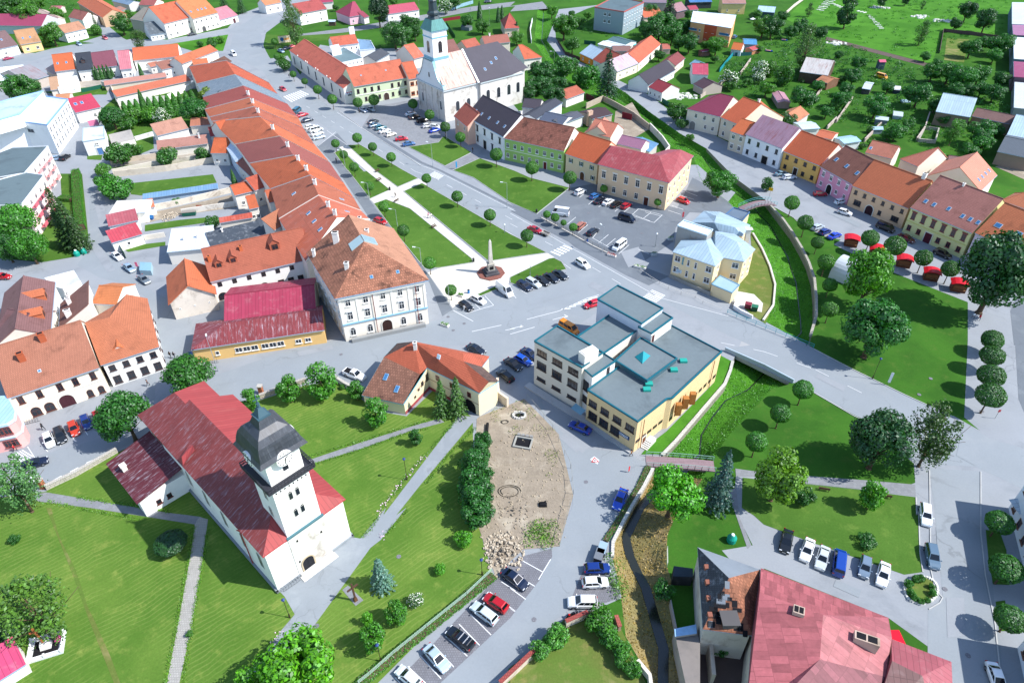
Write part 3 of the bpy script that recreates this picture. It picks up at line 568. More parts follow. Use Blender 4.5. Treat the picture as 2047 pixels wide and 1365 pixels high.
def poly(label,eaves,tops,faces,he,wall='#e8e2d4',rc='#c0603c',rm='tile',win=(),doors=(),name='house',cat='house',ins=.3,fc='#e9e9e6',wm='wall',rcs=None,rms=None,t=.15,skip=(),wh=None,group=None,zb=0,gcol='#8fa7bb'):
 """roof given by its eave corners (anticlockwise, all at he) and raised points (place, height); faces index into both"""
 E=eaves if isinstance(eaves,list)and isinstance(eaves[0],Vector)else[G2(p,he)for p in px(eaves)];T=[(p if isinstance(p,Vector)else G2(px(p)[0]if isinstance(p,str)else p,z),z)for p,z in tops]
 if not ccw(E):raise ValueError('order '+label)
 o=E[0];root=thing(name,label,cat,(o.x,o.y,0),0,group);E=[p-o for p in E];n=len(E)
 HOUSES.append((root,o+sum(E,Vector((0,0)))/n,0,0,he))
 V=[(p.x,p.y,he)for p in E]+[(p.x-o.x,p.y-o.y,z)for p,z in T]
 rms=rms or{};rcs=rcs or{};groups={}
 for i,f in enumerate(faces):groups.setdefault((rms.get(i,rm),rcs.get(i,rc)),[]).append(f)
 first=None
 for(r_,c_),fs in groups.items():
  m=MB()
  for f in fs:
   q=[Vector(V[k])for k in f];nn=(q[1]-q[0]).cross(q[2]-q[0])
   m.poly(q if nn.z>0 else q[::-1])
  ob=m.build('roof',r_,root,soft(c_,r_));first=first or ob
 m=MB();m.prism(E,he-t,he-.015,0);m.build('roof_edging','paint',first,gcol)
 W=[]
 for i in range(n):
  a,b,c=E[i-1],E[i],E[(i+1)%n];d1,d2=(b-a).normalized(),(c-b).normalized();n1,n2=Vector((-d1.y,d1.x)),Vector((-d2.y,d2.x))
  k=1+n1.dot(n2);W.append(b+(n1+n2)*ins/max(k,.4))
 m=MB();m.prism(W,zb,he-t-.005,0,cap=False);m.build('wall',wm,root,wall)
 for w_ in win:i=int(w_[:w_.index('_')]);facade(root,W[i],W[(i+1)%n],he-zb,w_[w_.index('_')+1:],fc,zb)
 for d_ in doors:fdoor(root,W[d_[0]],W[(d_[0]+1)%n],*d_[1:])
 return root,W,V
def wall_thing(label,s,h,th=.4,mat='stone',c='#b5b0a6',name='wall',cat='wall',cap=None,z=0,group=None):
 P=[G2(p)for p in px(s)];o=P[0];root=thing(name,label,cat,(o.x,o.y,0),0,group);P=[p-o for p in P]
 m=MB();m.wallstrip(P,h,th,0,z);m.build('wall_body',mat,root,c)
 if cap:m=MB();m.wallstrip(P,.15,th+.2,0,z+h);m.build('coping','smooth',root,cap)
 return root
OR,OR2,BR,RD,MA,GY='#cc5a30','#d0683e','#9a4f38','#b03038','#8a2c3c','#4c4a55'
def front_church():
 L=G2('F 557,1182');Rr=G2('F 703,1073');u=(Rr-L).normalized();W=13.55
 root=thing('church','white parish church with worn dark red roof and tall clock tower','church',(L.x,L.y,0),math.atan2(u.y,u.x))
 HOUSES.append((root,L+u*6.8,W,42,9.6));he=9.6
 m=MB();m.box(0,0,0,W,34.5,he-.2);m.box(.3,34.5,0,11.7,41.5,he-.2)
 m.box(-.35,-.25,0,W+.35,-.003,.5,1);m.box(-.35,-.25,0,-.003,34.5,.5,1);m.box(W+.003,-.25,0,W+.35,34.5,.5,1)
 m.build('wall',['wall','forecourt'],root,'#f1efe9')
 xa,xb=-.4,W+.4;rx=W/2;rz=13.2;y0=-.3
 m=MB();m.poly([(xa,34.6,he),(xa,y0,he),(rx,6.2,rz),(rx,34.6,rz)]);m.poly([(xb,y0,he),(xb,34.6,he),(rx,34.6,rz),(rx,6.2,rz)],1);m.poly([(xa,y0,he),(xb,y0,he),(rx,6.2,rz)],1)
 m.poly([(xa,34.6,he),(rx,34.6,rz),(xb,34.6,he)],1)
 m.poly([(-.4,42,he),(-.4,34.4,he),(6,34.4,12.5),(6,39.2,12.5)]);m.poly([(12.1,34.4,he),(12.1,42,he),(6,39.2,12.5),(6,34.4,12.5)],1);m.poly([(12.1,42,he),(-.4,42,he),(6,39.2,12.5)],1)
 MT['church_worn']=M('church_roof_worn','#7c3a38',.5,.2,.35,'rust',dirt='#a8a0aa',da=.65,ds=.9,fine=.2,fs=1.2);MT['church_red']=M('church_roof_red','#9a4040',.5,.1,.4,'seam',dirt='#c07068',da=.3)
 rf=m.build('roof',['church_worn','church_red'],root)
 m=MB();m.box(xa,y0,he-.2,xa+.25,34.6,he-.015);m.box(xb-.25,y0,he-.2,xb,34.6,he-.015);m.box(xa+.25,y0,he-.2,xb-.25,y0+.25,he-.015);m.box(-.4,34.7,he-.2,-.15,42,he-.015);m.box(11.9,34.7,he-.2,12.1,42,he-.015);m.build('roof_edging','paint',rf,'#a83236')
 a=MB();a.box(-7.8,28.5,0,-.005,40.2,4.2);an=a.build('annexe','wall',root,'#eceae6');a=MB();a.add([(-8.3,28,4.3),(.1,28,6.2),(.1,40.7,6.2),(-8.3,40.7,4.3),(-8.3,28,4.15),(.1,28,6.05),(.1,40.7,6.05),(-8.3,40.7,4.15)],[(0,1,2,3),(0,4,5,1),(0,3,7,4),(3,2,6,7)]);ar=a.build('annexe_roof','worn',an,'#5e2a32')
 c=MB();c.box(-7,36,4,-6.2,37,5.7);c.box(-7.1,35.9,5.7,-6.1,37.1,5.85,1);c.build('chimney',['wall','paint'],ar,'#d8d4cc')
 for x in(-5.2,-3.4):window(an,(x,28.495,1.2),0,.8,1.0,'','#5a2a24')
 a=MB();a.add([(-.3,24.4,10.0),(2.2,24.4,11.6),(2.2,26.2,11.6),(-.3,26.2,10.0),(.2,25.3,10.9),(2.4,25.3,11.9)],[(0,1,5,4),(4,5,2,3),(0,4,3)]);a.build('roof_hatch','church_red',rf)
 for y in(3,8,14,20,26):window(root,(-.005,y,3.4),-PI/2,1.1,3.6,'an','#b9b6ae')
 for y in(5,11,17,23,29):window(root,(W+.005,y,3.4),PI/2,1.1,3.6,'an','#b9b6ae')
 m=MB();m.box(3.9,-.45,0,9.7,-.255,.55);m.box(3.6,-1.6,0,9.9,-.46,.22);m.build('church_step','concrete',root,'#d0cdc6')
 m=MB();m.box(3.75,-.12,.5,9.85,-.003,9.4);m.build('rough_render_panel','oldwall',root,'#d5d2ca')
 door(root,(5.6,-.13,.5),0,1.9,2.6,'#20222a','a','#b9a98f')
 for x,z in((5,7.6),(8.9,6),(4.4,3)):window(root,(x,-.125,z),0,.25,.4,'n','#222222')
 m=MB();m.box(3.6,-.4,9.42,9.9,.0,9.75);m.build('ledge','paint',root,'#4a6f78')
 m=MB();m.path([(-.55,7,9.3),(-.2,7,8.6),(-.2,7,.3)],.09);m.build('downpipe','paint',root,'#a03a36')
 t=MB();tx0,tx1,ty0,ty1=3.85,9.65,-.06,5.8;t.box(tx0,ty0,9.76,tx1,ty1,20.4);t.box(tx0+.3,ty0+.3,20.4,tx1-.3,ty1-.3,25.5)
 tw=t.build('tower','wall',root,'#f3f2ee')
 for z in(12.6,16.4):
  for x in(6.15,7.25):window(tw,(x,ty0-.005,z),0,.75,1.8,'an','#c9c7c0')
  window(tw,(tx0-.005,2.9,z-.4),-PI/2,.9,2.2,'an','#c9c7c0');window(tw,(tx1+.005,2.9,z),PI/2,.9,2.0,'an','#c9c7c0')
 t=MB()
 for i in range(8):t.box(tx0+.4+i*.68,ty0-.1,19.1,tx0+.6+i*.68,ty0-.003,19.3)
 t.build('vent_holes','dark',tw)
 t=MB();t.box(tx0-.8,ty0-.8,20.35,tx1+.8,ty1+.8,20.6);e=.8
 for z in(20.9,21.4):t.wallstrip([(tx0-e,ty0-e),(tx1+e,ty0-e),(tx1+e,ty1+e),(tx0-e,ty1+e),(tx0-e,ty0-e)],.14,.12,0,z)
 for i in range(15):
  for yy in(ty0-e,ty1+e):t.box(tx0-e+i*.52-.03,yy-.03,20.6,tx0-e+i*.52+.03,yy+.03,21.5)
  for xx in(tx0-e,tx1+e):t.box(xx-.03,ty0-e+i*.53-.03,20.6,xx+.03,ty0-e+i*.53+.03,21.5)
 t.build('gallery','paint',tw,'#33343c')
 window(tw,(6.8,.235,22),0,.8,.8,'n','#33343c')
 cx,cy=6.75,2.87;prof=[(3.65,25.4),(3.25,26.0),(3.05,27.0),(2.75,28.0),(2.2,28.9),(1.3,29.6),(.8,30.8)]
 t=MB()
 for(r0,z0),(r1,z1)in zip(prof,prof[1:]):
  q0=[(cx-r0,cy-r0,z0),(cx+r0,cy-r0,z0),(cx+r0,cy+r0,z0),(cx-r0,cy+r0,z0)];q1=[(cx-r1,cy-r1,z1),(cx+r1,cy-r1,z1),(cx+r1,cy+r1,z1),(cx-r1,cy+r1,z1)]
  for k in range(4):t.poly([q0[k],q0[(k+1)%4],q1[(k+1)%4],q1[k]])
 t.poly([(cx-3.5,cy-3.5,25.39),(cx-3.5,cy+3.5,25.39),(cx+3.5,cy+3.5,25.39),(cx+3.5,cy-3.5,25.39)],1)
 MT['church_dark']=M('tower_roof_metal','#3c414b',.45,.3,.6,'sheet',dirt='#80868e',da=.4,ds=1.4,fine=.2,fs=2,spec=.5)
 tr=t.build('tower_roof',['church_dark','trim'],tw)
 t=MB();t.box(cx-.95,cy-.95,30.8,cx+.95,cy+.95,31.0,0);t.box(cx-.75,cy-.75,31,cx+.75,cy+.75,32.2,0,tp=.35);t.cyl(cx,cy,32.2,34.3,.09,0,6);t.box(cx-.5,cy-.04,33.5,cx+.5,cy+.04,33.62);t.cyl(cx,cy,32.5,32.9,.25,0,8)
 t.build('spire_lantern','paint',tr,'#3f5a66')
 for ang,nm in((0,0),(PI/2,1),(PI,2),(-PI/2,3)):
  X=Matrix.Translation((cx,cy,0))@Matrix.Rotation(ang,4,'Z');t=MB();n=24;zc=24.95
  c0=[(1.25*math.cos(2*PI*k/n),-3.55,zc+1.25*math.sin(2*PI*k/n))for k in range(n)];c1=[(p[0],-2.5,p[2])for p in c0]
  t.add(c0+c1,[tuple(range(n))]+[(k,k+n,(k+1)%n+n,(k+1)%n)for k in range(n)],0,X);ck=t.build('clock_dial','trim',tw,'#f2f2ee')
  t=MB()
  for k in range(12):
   a=2*PI*k/12;x,z=1.0*math.sin(a),zc+1.0*math.cos(a);t.box(x-.06,-3.6,z-.09,x+.06,-3.553,z+.09,0,X)
  for a,l,wd in((math.radians(55),.6,.1),(math.radians(190),.9,.08)):
   dx,dz=math.sin(a),math.cos(a);px_,pz_=dz*wd,-dx*wd;t.poly([X@Vector(p)for p in((-px_,-3.62,zc-pz_),(px_,-3.62,zc+pz_),(dx*l+px_*.4,-3.62,zc+dz*l+pz_*.4),(dx*l-px_*.4,-3.62,zc+dz*l-pz_*.4))])
  t.build('clock_hands','dark',ck)
 return root
front_church()
def far_church():
 b2=G2((840.2,218));b=G2((892.4,245));u=(b-b2).normalized();W=(b-b2).length
 root=thing('church','pale plastered church with curved gable, copper green spire and dark roof behind the car park','church',(b2.x,b2.y,0),math.atan2(u.y,u.x));HOUSES.append((root,(b+b2)/2,W,38,12))
 he=12.0;mid=W/2;rz=21.5
 m=MB();m.box(0,0,0,W,15.5,he-.2);m.box(-1,15.5,0,W+1,36,he-.2);m.box(3,36,0,W-3,40,he-.2)
 for x in(0,4.6,9.2,W-5.5,W-.9):m.box(x,-.35,0,x+.9,-.003,he-.5)
 m.build('wall','oldwall',root,'#cfccc6')
 m=MB();m.box(-.5,-.7,he-.6,W+.5,-.36,he-.1);m.box(W+.003,-.5,he-.6,W+.5,15.4,he-.21);m.box(W+1.003,15.4,he-.6,W+1.4,36.2,he-.21);m.build('cornice','trim',root,'#b9c3c6')
 m=MB();m.poly([(W+.5,-.2,he),(W+.5,15.2,he),(mid,15.2,rz),(mid,1,rz)]);m.poly([(-.5,15.2,he),(-.5,-.2,he),(mid,1,rz),(mid,15.2,rz)]);r1=m.build('roof','rust',root,'#c4a89e')
 m=MB();A,B,C,D,E,F_=(W+1.5,15.2,he),(W+1.5,30,he),(W-1.5,40.6,he),(1.5,40.6,he),(-1.5,30,he),(-1.5,15.2,he);T0,T1=(mid,15.2,rz+.25),(mid,31.5,rz+.25)
 for f in((A,B,T1,T0),(B,C,T1),(C,D,T1),(D,E,T1),(E,F_,T0,T1),(F_,A,T0)):m.poly(f)
 r2=m.build('roof','bitumen',root,'#4a4750')
 m=MB();m.poly([(W+1.2,15.1,he+.05),(W+1.2,14.3,he+.05),(mid,14.6,rz+.3),(mid,15.3,rz+.3)]);m.build('roof_edging','metal',r2,'#b4bcc8')
 for y,x in((20,W-2),(24,W-3.5),(27,W-4.5)):
  k=(rz-he)/(W+1.5-mid);z=he+(W+1.5-x)*k;roof_plate(root,'roof_window',Vector((x,y,z)),Vector((0,1,0)),Vector((-1,0,k)).normalized(),.9,1.2,.15,['trim','skyglass'],'#c0c8d0')
 n=12;L_=[(-.4,he-.1)]+[(.2+(mid-3.4)*(k/n),he+1.1+7.4*(k/n)**2.1)for k in range(n+1)]+[(mid-3.2,20.4)];pr=L_+[(W-x,z)for x,z in L_[::-1]];m=MB()
 nn=len(pr);m.add([(x,-.3,z)for x,z in pr]+[(x,.5,z)for x,z in pr],[tuple(range(nn))[::-1],tuple(range(nn,2*nn))]+[(k,(k+1)%nn,nn+(k+1)%nn,nn+k)for k in range(nn)]);gb=m.build('gable','wall',root,'#cdd5db')
 m=MB()
 for(x0,z0),(x1,z1)in zip(pr,pr[1:]):m.add([(x0,-.5,z0+.05),(x1,-.5,z1+.05),(x1,.7,z1+.05),(x0,.7,z0+.05),(x0,-.5,z0+.25),(x1,-.5,z1+.25),(x1,.7,z1+.25),(x0,.7,z0+.25)],[(4,5,6,7),(0,1,5,4),(2,3,7,6)])
 m.build('coping','metal',gb,'#7fa9b4')
 window(gb,(mid,-.31,14.5),0,.9,1.8,'an','#8a8f96')
 cx,cy,h_=mid,3.4,3.1;t=MB();t.box(cx-h_-.1,cy-h_-.1,17,cx+h_+.1,cy+h_+.1,21);t.box(cx-h_,cy-h_,21,cx+h_,cy+h_,30.8);tw=t.build('tower','wall',root,'#e9ecee')
 t=MB()
 for z,e in((20.9,.35),(21.4,.2),(28.3,.2),(30.5,.4)):t.box(cx-h_-e,cy-h_-e,z,cx+h_+e,cy+h_+e,z+.35)
 t.build('cornice','trim',tw,'#7fb2c8')
 for a in range(4):
  X=Matrix.Rotation(a*PI/2,3,'Z');p=X@Vector((0,-h_-.005,0));window(tw,(cx+p.x,cy+p.y,23.3),a*PI/2,1.6,3.8,'a','#6f5a55')
 prof=[(3.7,30.85),(3.0,32.4),(2.2,34.2),(1.7,35.2),(2.1,35.5),(2.1,36.2),(1.5,36.8),(1.35,39.5),(1.5,40),(.9,41),(.5,44),(.1,47)]
 t=MB()
 for i,((r0,z0),(r1,z1))in enumerate(zip(prof,prof[1:])):
  nn=4 if i<2 else 8
  def ringp(r,z):return[(cx+r*(1.41 if nn==4 else 1.05)*math.cos(2*PI*(k+.5)/nn),cy+r*(1.41 if nn==4 else 1.05)*math.sin(2*PI*(k+.5)/nn),z)for k in range(nn)]
  a,b_=ringp(r0,z0),ringp(r1,z1)
  for k in range(nn):t.poly([a[k],a[(k+1)%nn],b_[(k+1)%nn],b_[k]],0 if i<2 else 1)
 MT['copper']=M('green_copper','#4f8a88',.5,.2,.8,'seam',dirt='#2e4a50',da=.5,ds=1.5);MT['darkcopper']=M('dark_metal_spire','#33424a',.45,.2,1)
 t.build('spire',['copper','darkcopper'],tw)
 for y in(5.5,10.5):window(root,(W+.005,y,3.2),PI/2,1.5,3.6,'an','#5a5e66')
 for y in(19,24,29,33.5):window(root,(W+1.005,y,4.6),PI/2,1.5,3.8,'an','#5a5e66')
 for x in(3,mid,W-3):window(root,(x,-.006,4),0,1.0,3.2,'an','#9aa0a6')
 door(root,(mid,-.008,0),0,1.8,2.8,'#5a4030','a')
far_church()
def town_hall():
 r,W,V=poly('large cream three storey town hall with hipped old tile roof','F 669,598 858,560 786.9,456.7 612,506',[('F 728,484',18.6),('F 697,429',18.6)],[(0,1,4),(1,2,5,4),(2,3,5),(3,0,4,5)],12.2,wall='#e6dfd2',rc='#ad6549',rm='oldtile',rms={1:'tile',2:'tile'},rcs={1:'#c07a5c',2:'#b5684a'},ins=.8,win=['0_5x1w1.15h1.6z9.2:','0_5x1w1.2h2.0z5.6:h','0_5x1w1.25h2.2z1.3m0-1:a!2,0','1_8x1w1.15h1.6z9.2','1_8x1w1.2h2z5.6:h','1_8x1w1.2h2z1.3:a','3_6x1w1.1h1.6z9.2','3_6x1w1.1h1.8z5.6','3_6x1w1.1h1.8z1.4'],doors=[(0,.5,2.2,3.6,'#3a2420','a')],name='town_hall',cat='town hall',gcol='#6aa9d6')
 m=MB();d=(W[1]-W[0]).normalized();n=Vector((d.y,-d.x));L=(W[1]-W[0]).length;X=Matrix(((d.x,-n.x,0,W[0].x),(d.y,-n.y,0,W[0].y),(0,0,1,0),(0,0,0,1)))
 m.box(-.1,-.25,4.5,L+.1,-.004,4.8,0,X);cn=m.build('cornice','trim',r,'#86b4cc')
 m=MB()
 for f in(.2,.4,.6,.8,0.01,.985):m.box(L*f-.25,-.12,4.81,L*f+.25,-.004,11.2,0,X)
 m.box(0,-.5,11.3,L,-.004,11.9,0,X);m.build('pilaster','trim',r,'#f0ece2')
 m=MB()
 for f in(.38,.88):m.bar(X@Vector((L*f,-.3,11.9)),X@Vector((L*f,-.3,.2)),.08)
 m.build('downpipe','paint',r,'#7d3a3a')
 m=MB();m.box(1.2,-1.1,0,L-1,-.3,.9,0,X);m.build('terrace_railing','concrete',r,'#8c8f90')
 for s,z0,z1,w_ in(('B2 640,590',14,18.4,1.3),('B2 820,420',14.5,17.2,.7),('B2 875,505',15.5,17.8,.8),('B2 715,755',14.6,16.6,.9),('B2 455,635',13,14.4,.6)):
  p=G2(s,z0+1)-r.location.to_2d();chimney(r,p.x,p.y,z0-1.2,z1,w_,.8)
 a,b=Vector(V[4]),Vector(V[5]);up=(b-a).normalized()
 for sgn,e in((1,3),(-1,1)):
  base=Vector(V[e]);v=(a-base);v=(v-up*v.dot(up)).normalized();o=a+up*1.9-v*1.7;roof_plate(r,'ridge_skylight',o,up,v,3.2,3.3,.25,['trim','skyglass' if e==3 else 'metal'],'#9fb7bd',.12)
 for fx in(.42,.7):
  c0,c1=Vector(V[0]),Vector(V[1]);ux=(c1-c0).normalized();v=a-c0;v=(v-ux*v.dot(ux)).normalized();roof_plate(r,'roof_window',c0.lerp(c1,fx)+v*3.4,ux,v,.7,.8,.12,['trim','skyglass'],'#8fb0c0')
town_hall()
def municipal():
 root=thing('municipal_building','yellow flat-roofed municipal building of stepped blocks with teal roof edges beside the creek','building',tuple(G('F 1268,903')))
 HOUSES.append((root,G2('F 1300,720',8),0,0,8));kw=dict(parent=root,edge='#1a6070',rc='#667277',fc='#4a3a34')
 Y,Wt='#dcc294','#dedcd8'
 flat('','F 1175.1,780 1275.1,843.1 1333,797.5 1343.8,796 1442.3,703.6 1342.4,651.3 1233,737',7.9,wall=Y,win=['04x1w1.9h1.5z4.6','03x1w2.1h1.9z1.4m.03-.72','15x1w1.2h.7z2.2:n','310x1w1.1h.8z1.6:n'],doors=[(1,.33,1.0,2.1,'#7a4a30','','#d9d6cc')],**kw)
 flat('','F 1068.7,682.6 1163.6,735 1205.4,705.4 1113.9,652',11.2,wall='#d3cdbf',win=['03x1w2.4h1.5z8.4','03x1w2.4h1.9z5','03x1w2.2h.8z2'],**kw)
 flat('','F 1163.6,735 1184,753 1230,722 1207,707',10.2,wall=Wt,win=['01x1w1.6h2.4z5.6','01x1w1.4h1.6z2.6','11x1w.8h1.6z8.2m.5-.9:n'],**kw)
 flat('','F 1153.8,673.7 1206.6,706.5 1283,654 1231.8,621',9.2,wall=Wt,z0=4,**kw)
 flat('','F 1194.8,598.7 1282.8,647.4 1325,617 1234.7,571.1',11.6,wall='#c9d0da',**kw)
 flat('','F 1276.4,654 1302,667 1344.4,636 1322.6,623.3',10.6,wall=Wt,doors=[(1,.1,.9,1.9,'#5a3030','','#d9d6cc',8)],**kw)
 flat('','F 1230,721 1293.6,761 1353,717 1281,676',8.9,wall='#44606a',z0=7.5,**kw)
 a,b,c,d,=[G(p,8.95)-root.location for p in((1269,713),(1284,727),(1300.5,711),(1286,701.5))];m=MB();t=(a+c)/2+Vector((0,0,1.3))
 for p,q in((a,b),(b,c),(c,d),(d,a)):m.poly([p,q,t])
 m.build('pyramid_skylight','paint',root,'#1f8a94')
 m=MB()
 for s in('F 1347,740','F 1297,768','F 1366,722','F 1293,779'):
  p=G(s,8)-root.location;m.box(p.x-.7,p.y-.5,7.9,p.x+.7,p.y+.5,8.4)
 m.build('roof_vent','paint',root,'#2a9a8c')
 p=G('F 1176,712',12)-root.location;m=MB();X=Matrix.Translation((p.x,p.y,11.2))@Matrix.Rotation(.62,4,'Z');m.box(-1.7,-.9,0,1.7,.9,2.2,0,X);m.box(-1.5,-.7,2.201,-.2,.7,2.3,1,X);m.build('chimney',['wall','smooth'],root,'#e6e2da')
 a=G('C3 510,490',3.2)-root.location;b=G('C3 590,545',3.2)-root.location;d=(b-a).normalized();n=Vector((d.y,-d.x,0));m=MB();m.poly([a,b,b+n*1.4-Vector((0,0,.4)),a+n*1.4-Vector((0,0,.4))]);m.build('canopy','metal',root,'#7fa8b8')
 P=[G2(s)-root.location.to_2d()for s in('C3 130,350','C3 350,490','C3 600,640','C3 950,870')];m=MB();m.wallstrip(P,.35,1.6,0);m.build('kerb_terrace','concrete',root,'#a9abad')
 pp=px('F 1175.1,780 1275.1,843.1');A,B=[G2(q,7.9)-root.location.to_2d()for q in pp];d=(B-A).normalized();q=A+d*(B-A).length*.79;q+=Vector((d.y,-d.x))*.02;rot=math.atan2(d.y,d.x)
 m=MB();m.box(-1.2,-.06,0,1.2,0,.9,0);sg=m.build('sign_plate','paint',root,'#20406a',(q.x,q.y,2.2),rot=rot);m=MB()
 for r_ in(.2,.52):
  for i in range(7):m.box(-1.0+i*.28,-.075,r_,-.82+i*.28,-.062,r_+.2)
 m.build('sign_lettering','trim',sg,'#e8eef2')
 a=G('C3 1015,830')-root.location;m=MB()
 X=Matrix.Translation((a.x+1.2,a.y+.8,0))@Matrix.Rotation(math.atan2(.75,.66),4,'Z')
 for i in range(5):m.box(-1.5+i*.35,-1.1,0,-1.15+i*.35 if i<4 else 1.6,1.1,.18*(i+1),0,X)
 m.build('entrance_steps','concrete',root,'#d4d2cc')
 m=MB()
 for i,s in enumerate(('C3 1290,530','C3 1345,480','C3 1400,445')):
  p=G(s,4.5)-root.location;m.box(p.x-.15,p.y-.9,3.4,p.x+.9,p.y+.1,6.0)
 m.build('wooden_wall_box','vwood',root,'#b0763c')
 m=MB()
 for s in('C3 1042,620','C3 1590,160'):
  p=G2(s,7.5)-root.location.to_2d();m.cyl(p.x+.1,p.y-.1,.3,7.6,.07,0,6)
 m.build('downpipe','paint',root,'#8a4a2a')
municipal()
def police():
 root=thing('house','cream yellow two storey house with pale folded metal roofs and a grey chimney block','house',tuple(G('F 1400,570')));HOUSES.append((root,G2('F 1430,480',7),0,0,7.3));Y='#e3cfa6'
 def sub(eaves,tops,faces,he,**k):
  global HOUSES
  r,W,V=poly('x',eaves,tops,faces,he,wall=Y,rc='#9db4c2',rm='seam',**k);HOUSES.pop()
  off=r.location-root.location
  for c in list(r.children):
   c.parent=root;c.location=c.location+off
  bpy.data.objects.remove(r)
 sub('F 1344.2,503.2 1430.4,532.6 1449,512.5 1424,474 1362,480',[('F 1411.9,481.4',9.4)],[(0,1,5),(1,2,5),(2,3,5),(3,4,5),(4,0,5)],7.4,win=['0_1x1w1.5h1.6z5.0m.02-.22','0_2x1w.7h1.7z4.8m.3-.66','0_1x1w1.5h1.6z5.0m.78-.98','0_1x1w1.5h1.6z1.9m.02-.22','0_2x1w.7h1.7z1.7m.3-.66','0_1x1w1.5h1.6z1.9m.78-.98','1_1x2w1h1.4z1.9p3.1'])
 sub('F 1430,512 1487.6,523.3 1510.2,498.3 1470,468 1424,474',[('F 1474,484',9.2),('F 1430,462',9.2)],[(0,1,5,6),(1,2,5),(2,3,6,5),(3,4,6),(4,0,6)],7.4,win=['0_1x2w1.6h1.5z1.9p3.1m.55-.95','1_2x2w.9h1.4z1.9p3.1'])
 sub('F 1381,445 1440,468 1484,472 1500.5,450 1439.3,423.4 1407,421.8',[('F 1428,445',9.6),('F 1432,432',9.6),('F 1470,455',9.0)],[(0,1,6),(1,2,8,6),(2,3,8),(3,4,7,8),(8,7,6),(4,5,7),(5,0,6,7)],7.2,win=['2_2x2w.9h1.4z1.9p3'])
 kw=dict(parent=root,wall=Y)
 flat('','F 1354.7,451.6 1413.5,471 1424.8,459.6 1366.7,441',10.2,rc='#cfd6da',edge='#b9cdd8',eh=.2,**{**kw,'wall':'#9b9b98','wm':'oldwall'})
 flat('','F 1450,430 1483.6,442 1498,425 1466.7,416',4.2,rc='#5f6f80',edge='#4a6a90',**kw)
 flat('','F 1423,568 1463.5,585.4 1478,569.5 1440,551',3.1,rc='#8fabbb',edge='#6f98ae',eh=.1,**kw)
 a,b=[G(s,.5)-root.location for s in((1337.5,551),(1420,588))];d=(b-a).normalized();n=Vector((d.y,-d.x,0))*.12;m=MB();m.add([a-Vector((0,0,.5)),b-Vector((0,0,.5)),b+Vector((0,0,.5)),a+Vector((0,0,.5))]+[p+n for p in(a-Vector((0,0,.5)),b-Vector((0,0,.5)),b+Vector((0,0,.5)),a+Vector((0,0,.5)))],[(4,5,6,7),(3,7,6,2)]);m.build('plinth','concrete',root,'#8d8e8c')
 A,B=[G2(q,7.4)-root.location.to_2d()for q in((1344.2,503.2),(1430.4,532.6))];d=(B-A).normalized();rot=math.atan2(d.y,d.x);nn=Vector((d.y,-d.x))
 q=A+d*3.0-nn*.27;m=MB()
 for i in range(5):m.box(-.22,-.08,i*.42,.22-.1*(i%2),-.003,i*.42+.28)
 m.build('sign_lettering','paint',root,'#2f8fa8',(q.x,q.y,4.7),rot=rot)
 q=A+d*2.4-nn*.27;m=MB();m.box(-.7,-.06,0,.7,-.003,.9);pl=m.build('sign_plate','paint',root,'#c8d6dc',(q.x,q.y,2.1),rot=rot);m=MB()
 for i in range(3):m.box(-.5,-.07,.15+i*.25,.5-.2*(i%2),-.062,.25+i*.25)
 m.build('sign_lettering','paint',pl,'#4a7a9a')
 p=G('F 1492,480',6)-root.location;m=MB();m.box(p.x-.5,p.y-.5,3,p.x+.5,p.y+.5,9.2);m.box(p.x-.9,p.y-.7,9.2,p.x+.9,p.y+.7,9.35);m.build('chimney','wall',root,'#d5d2ca')
police()
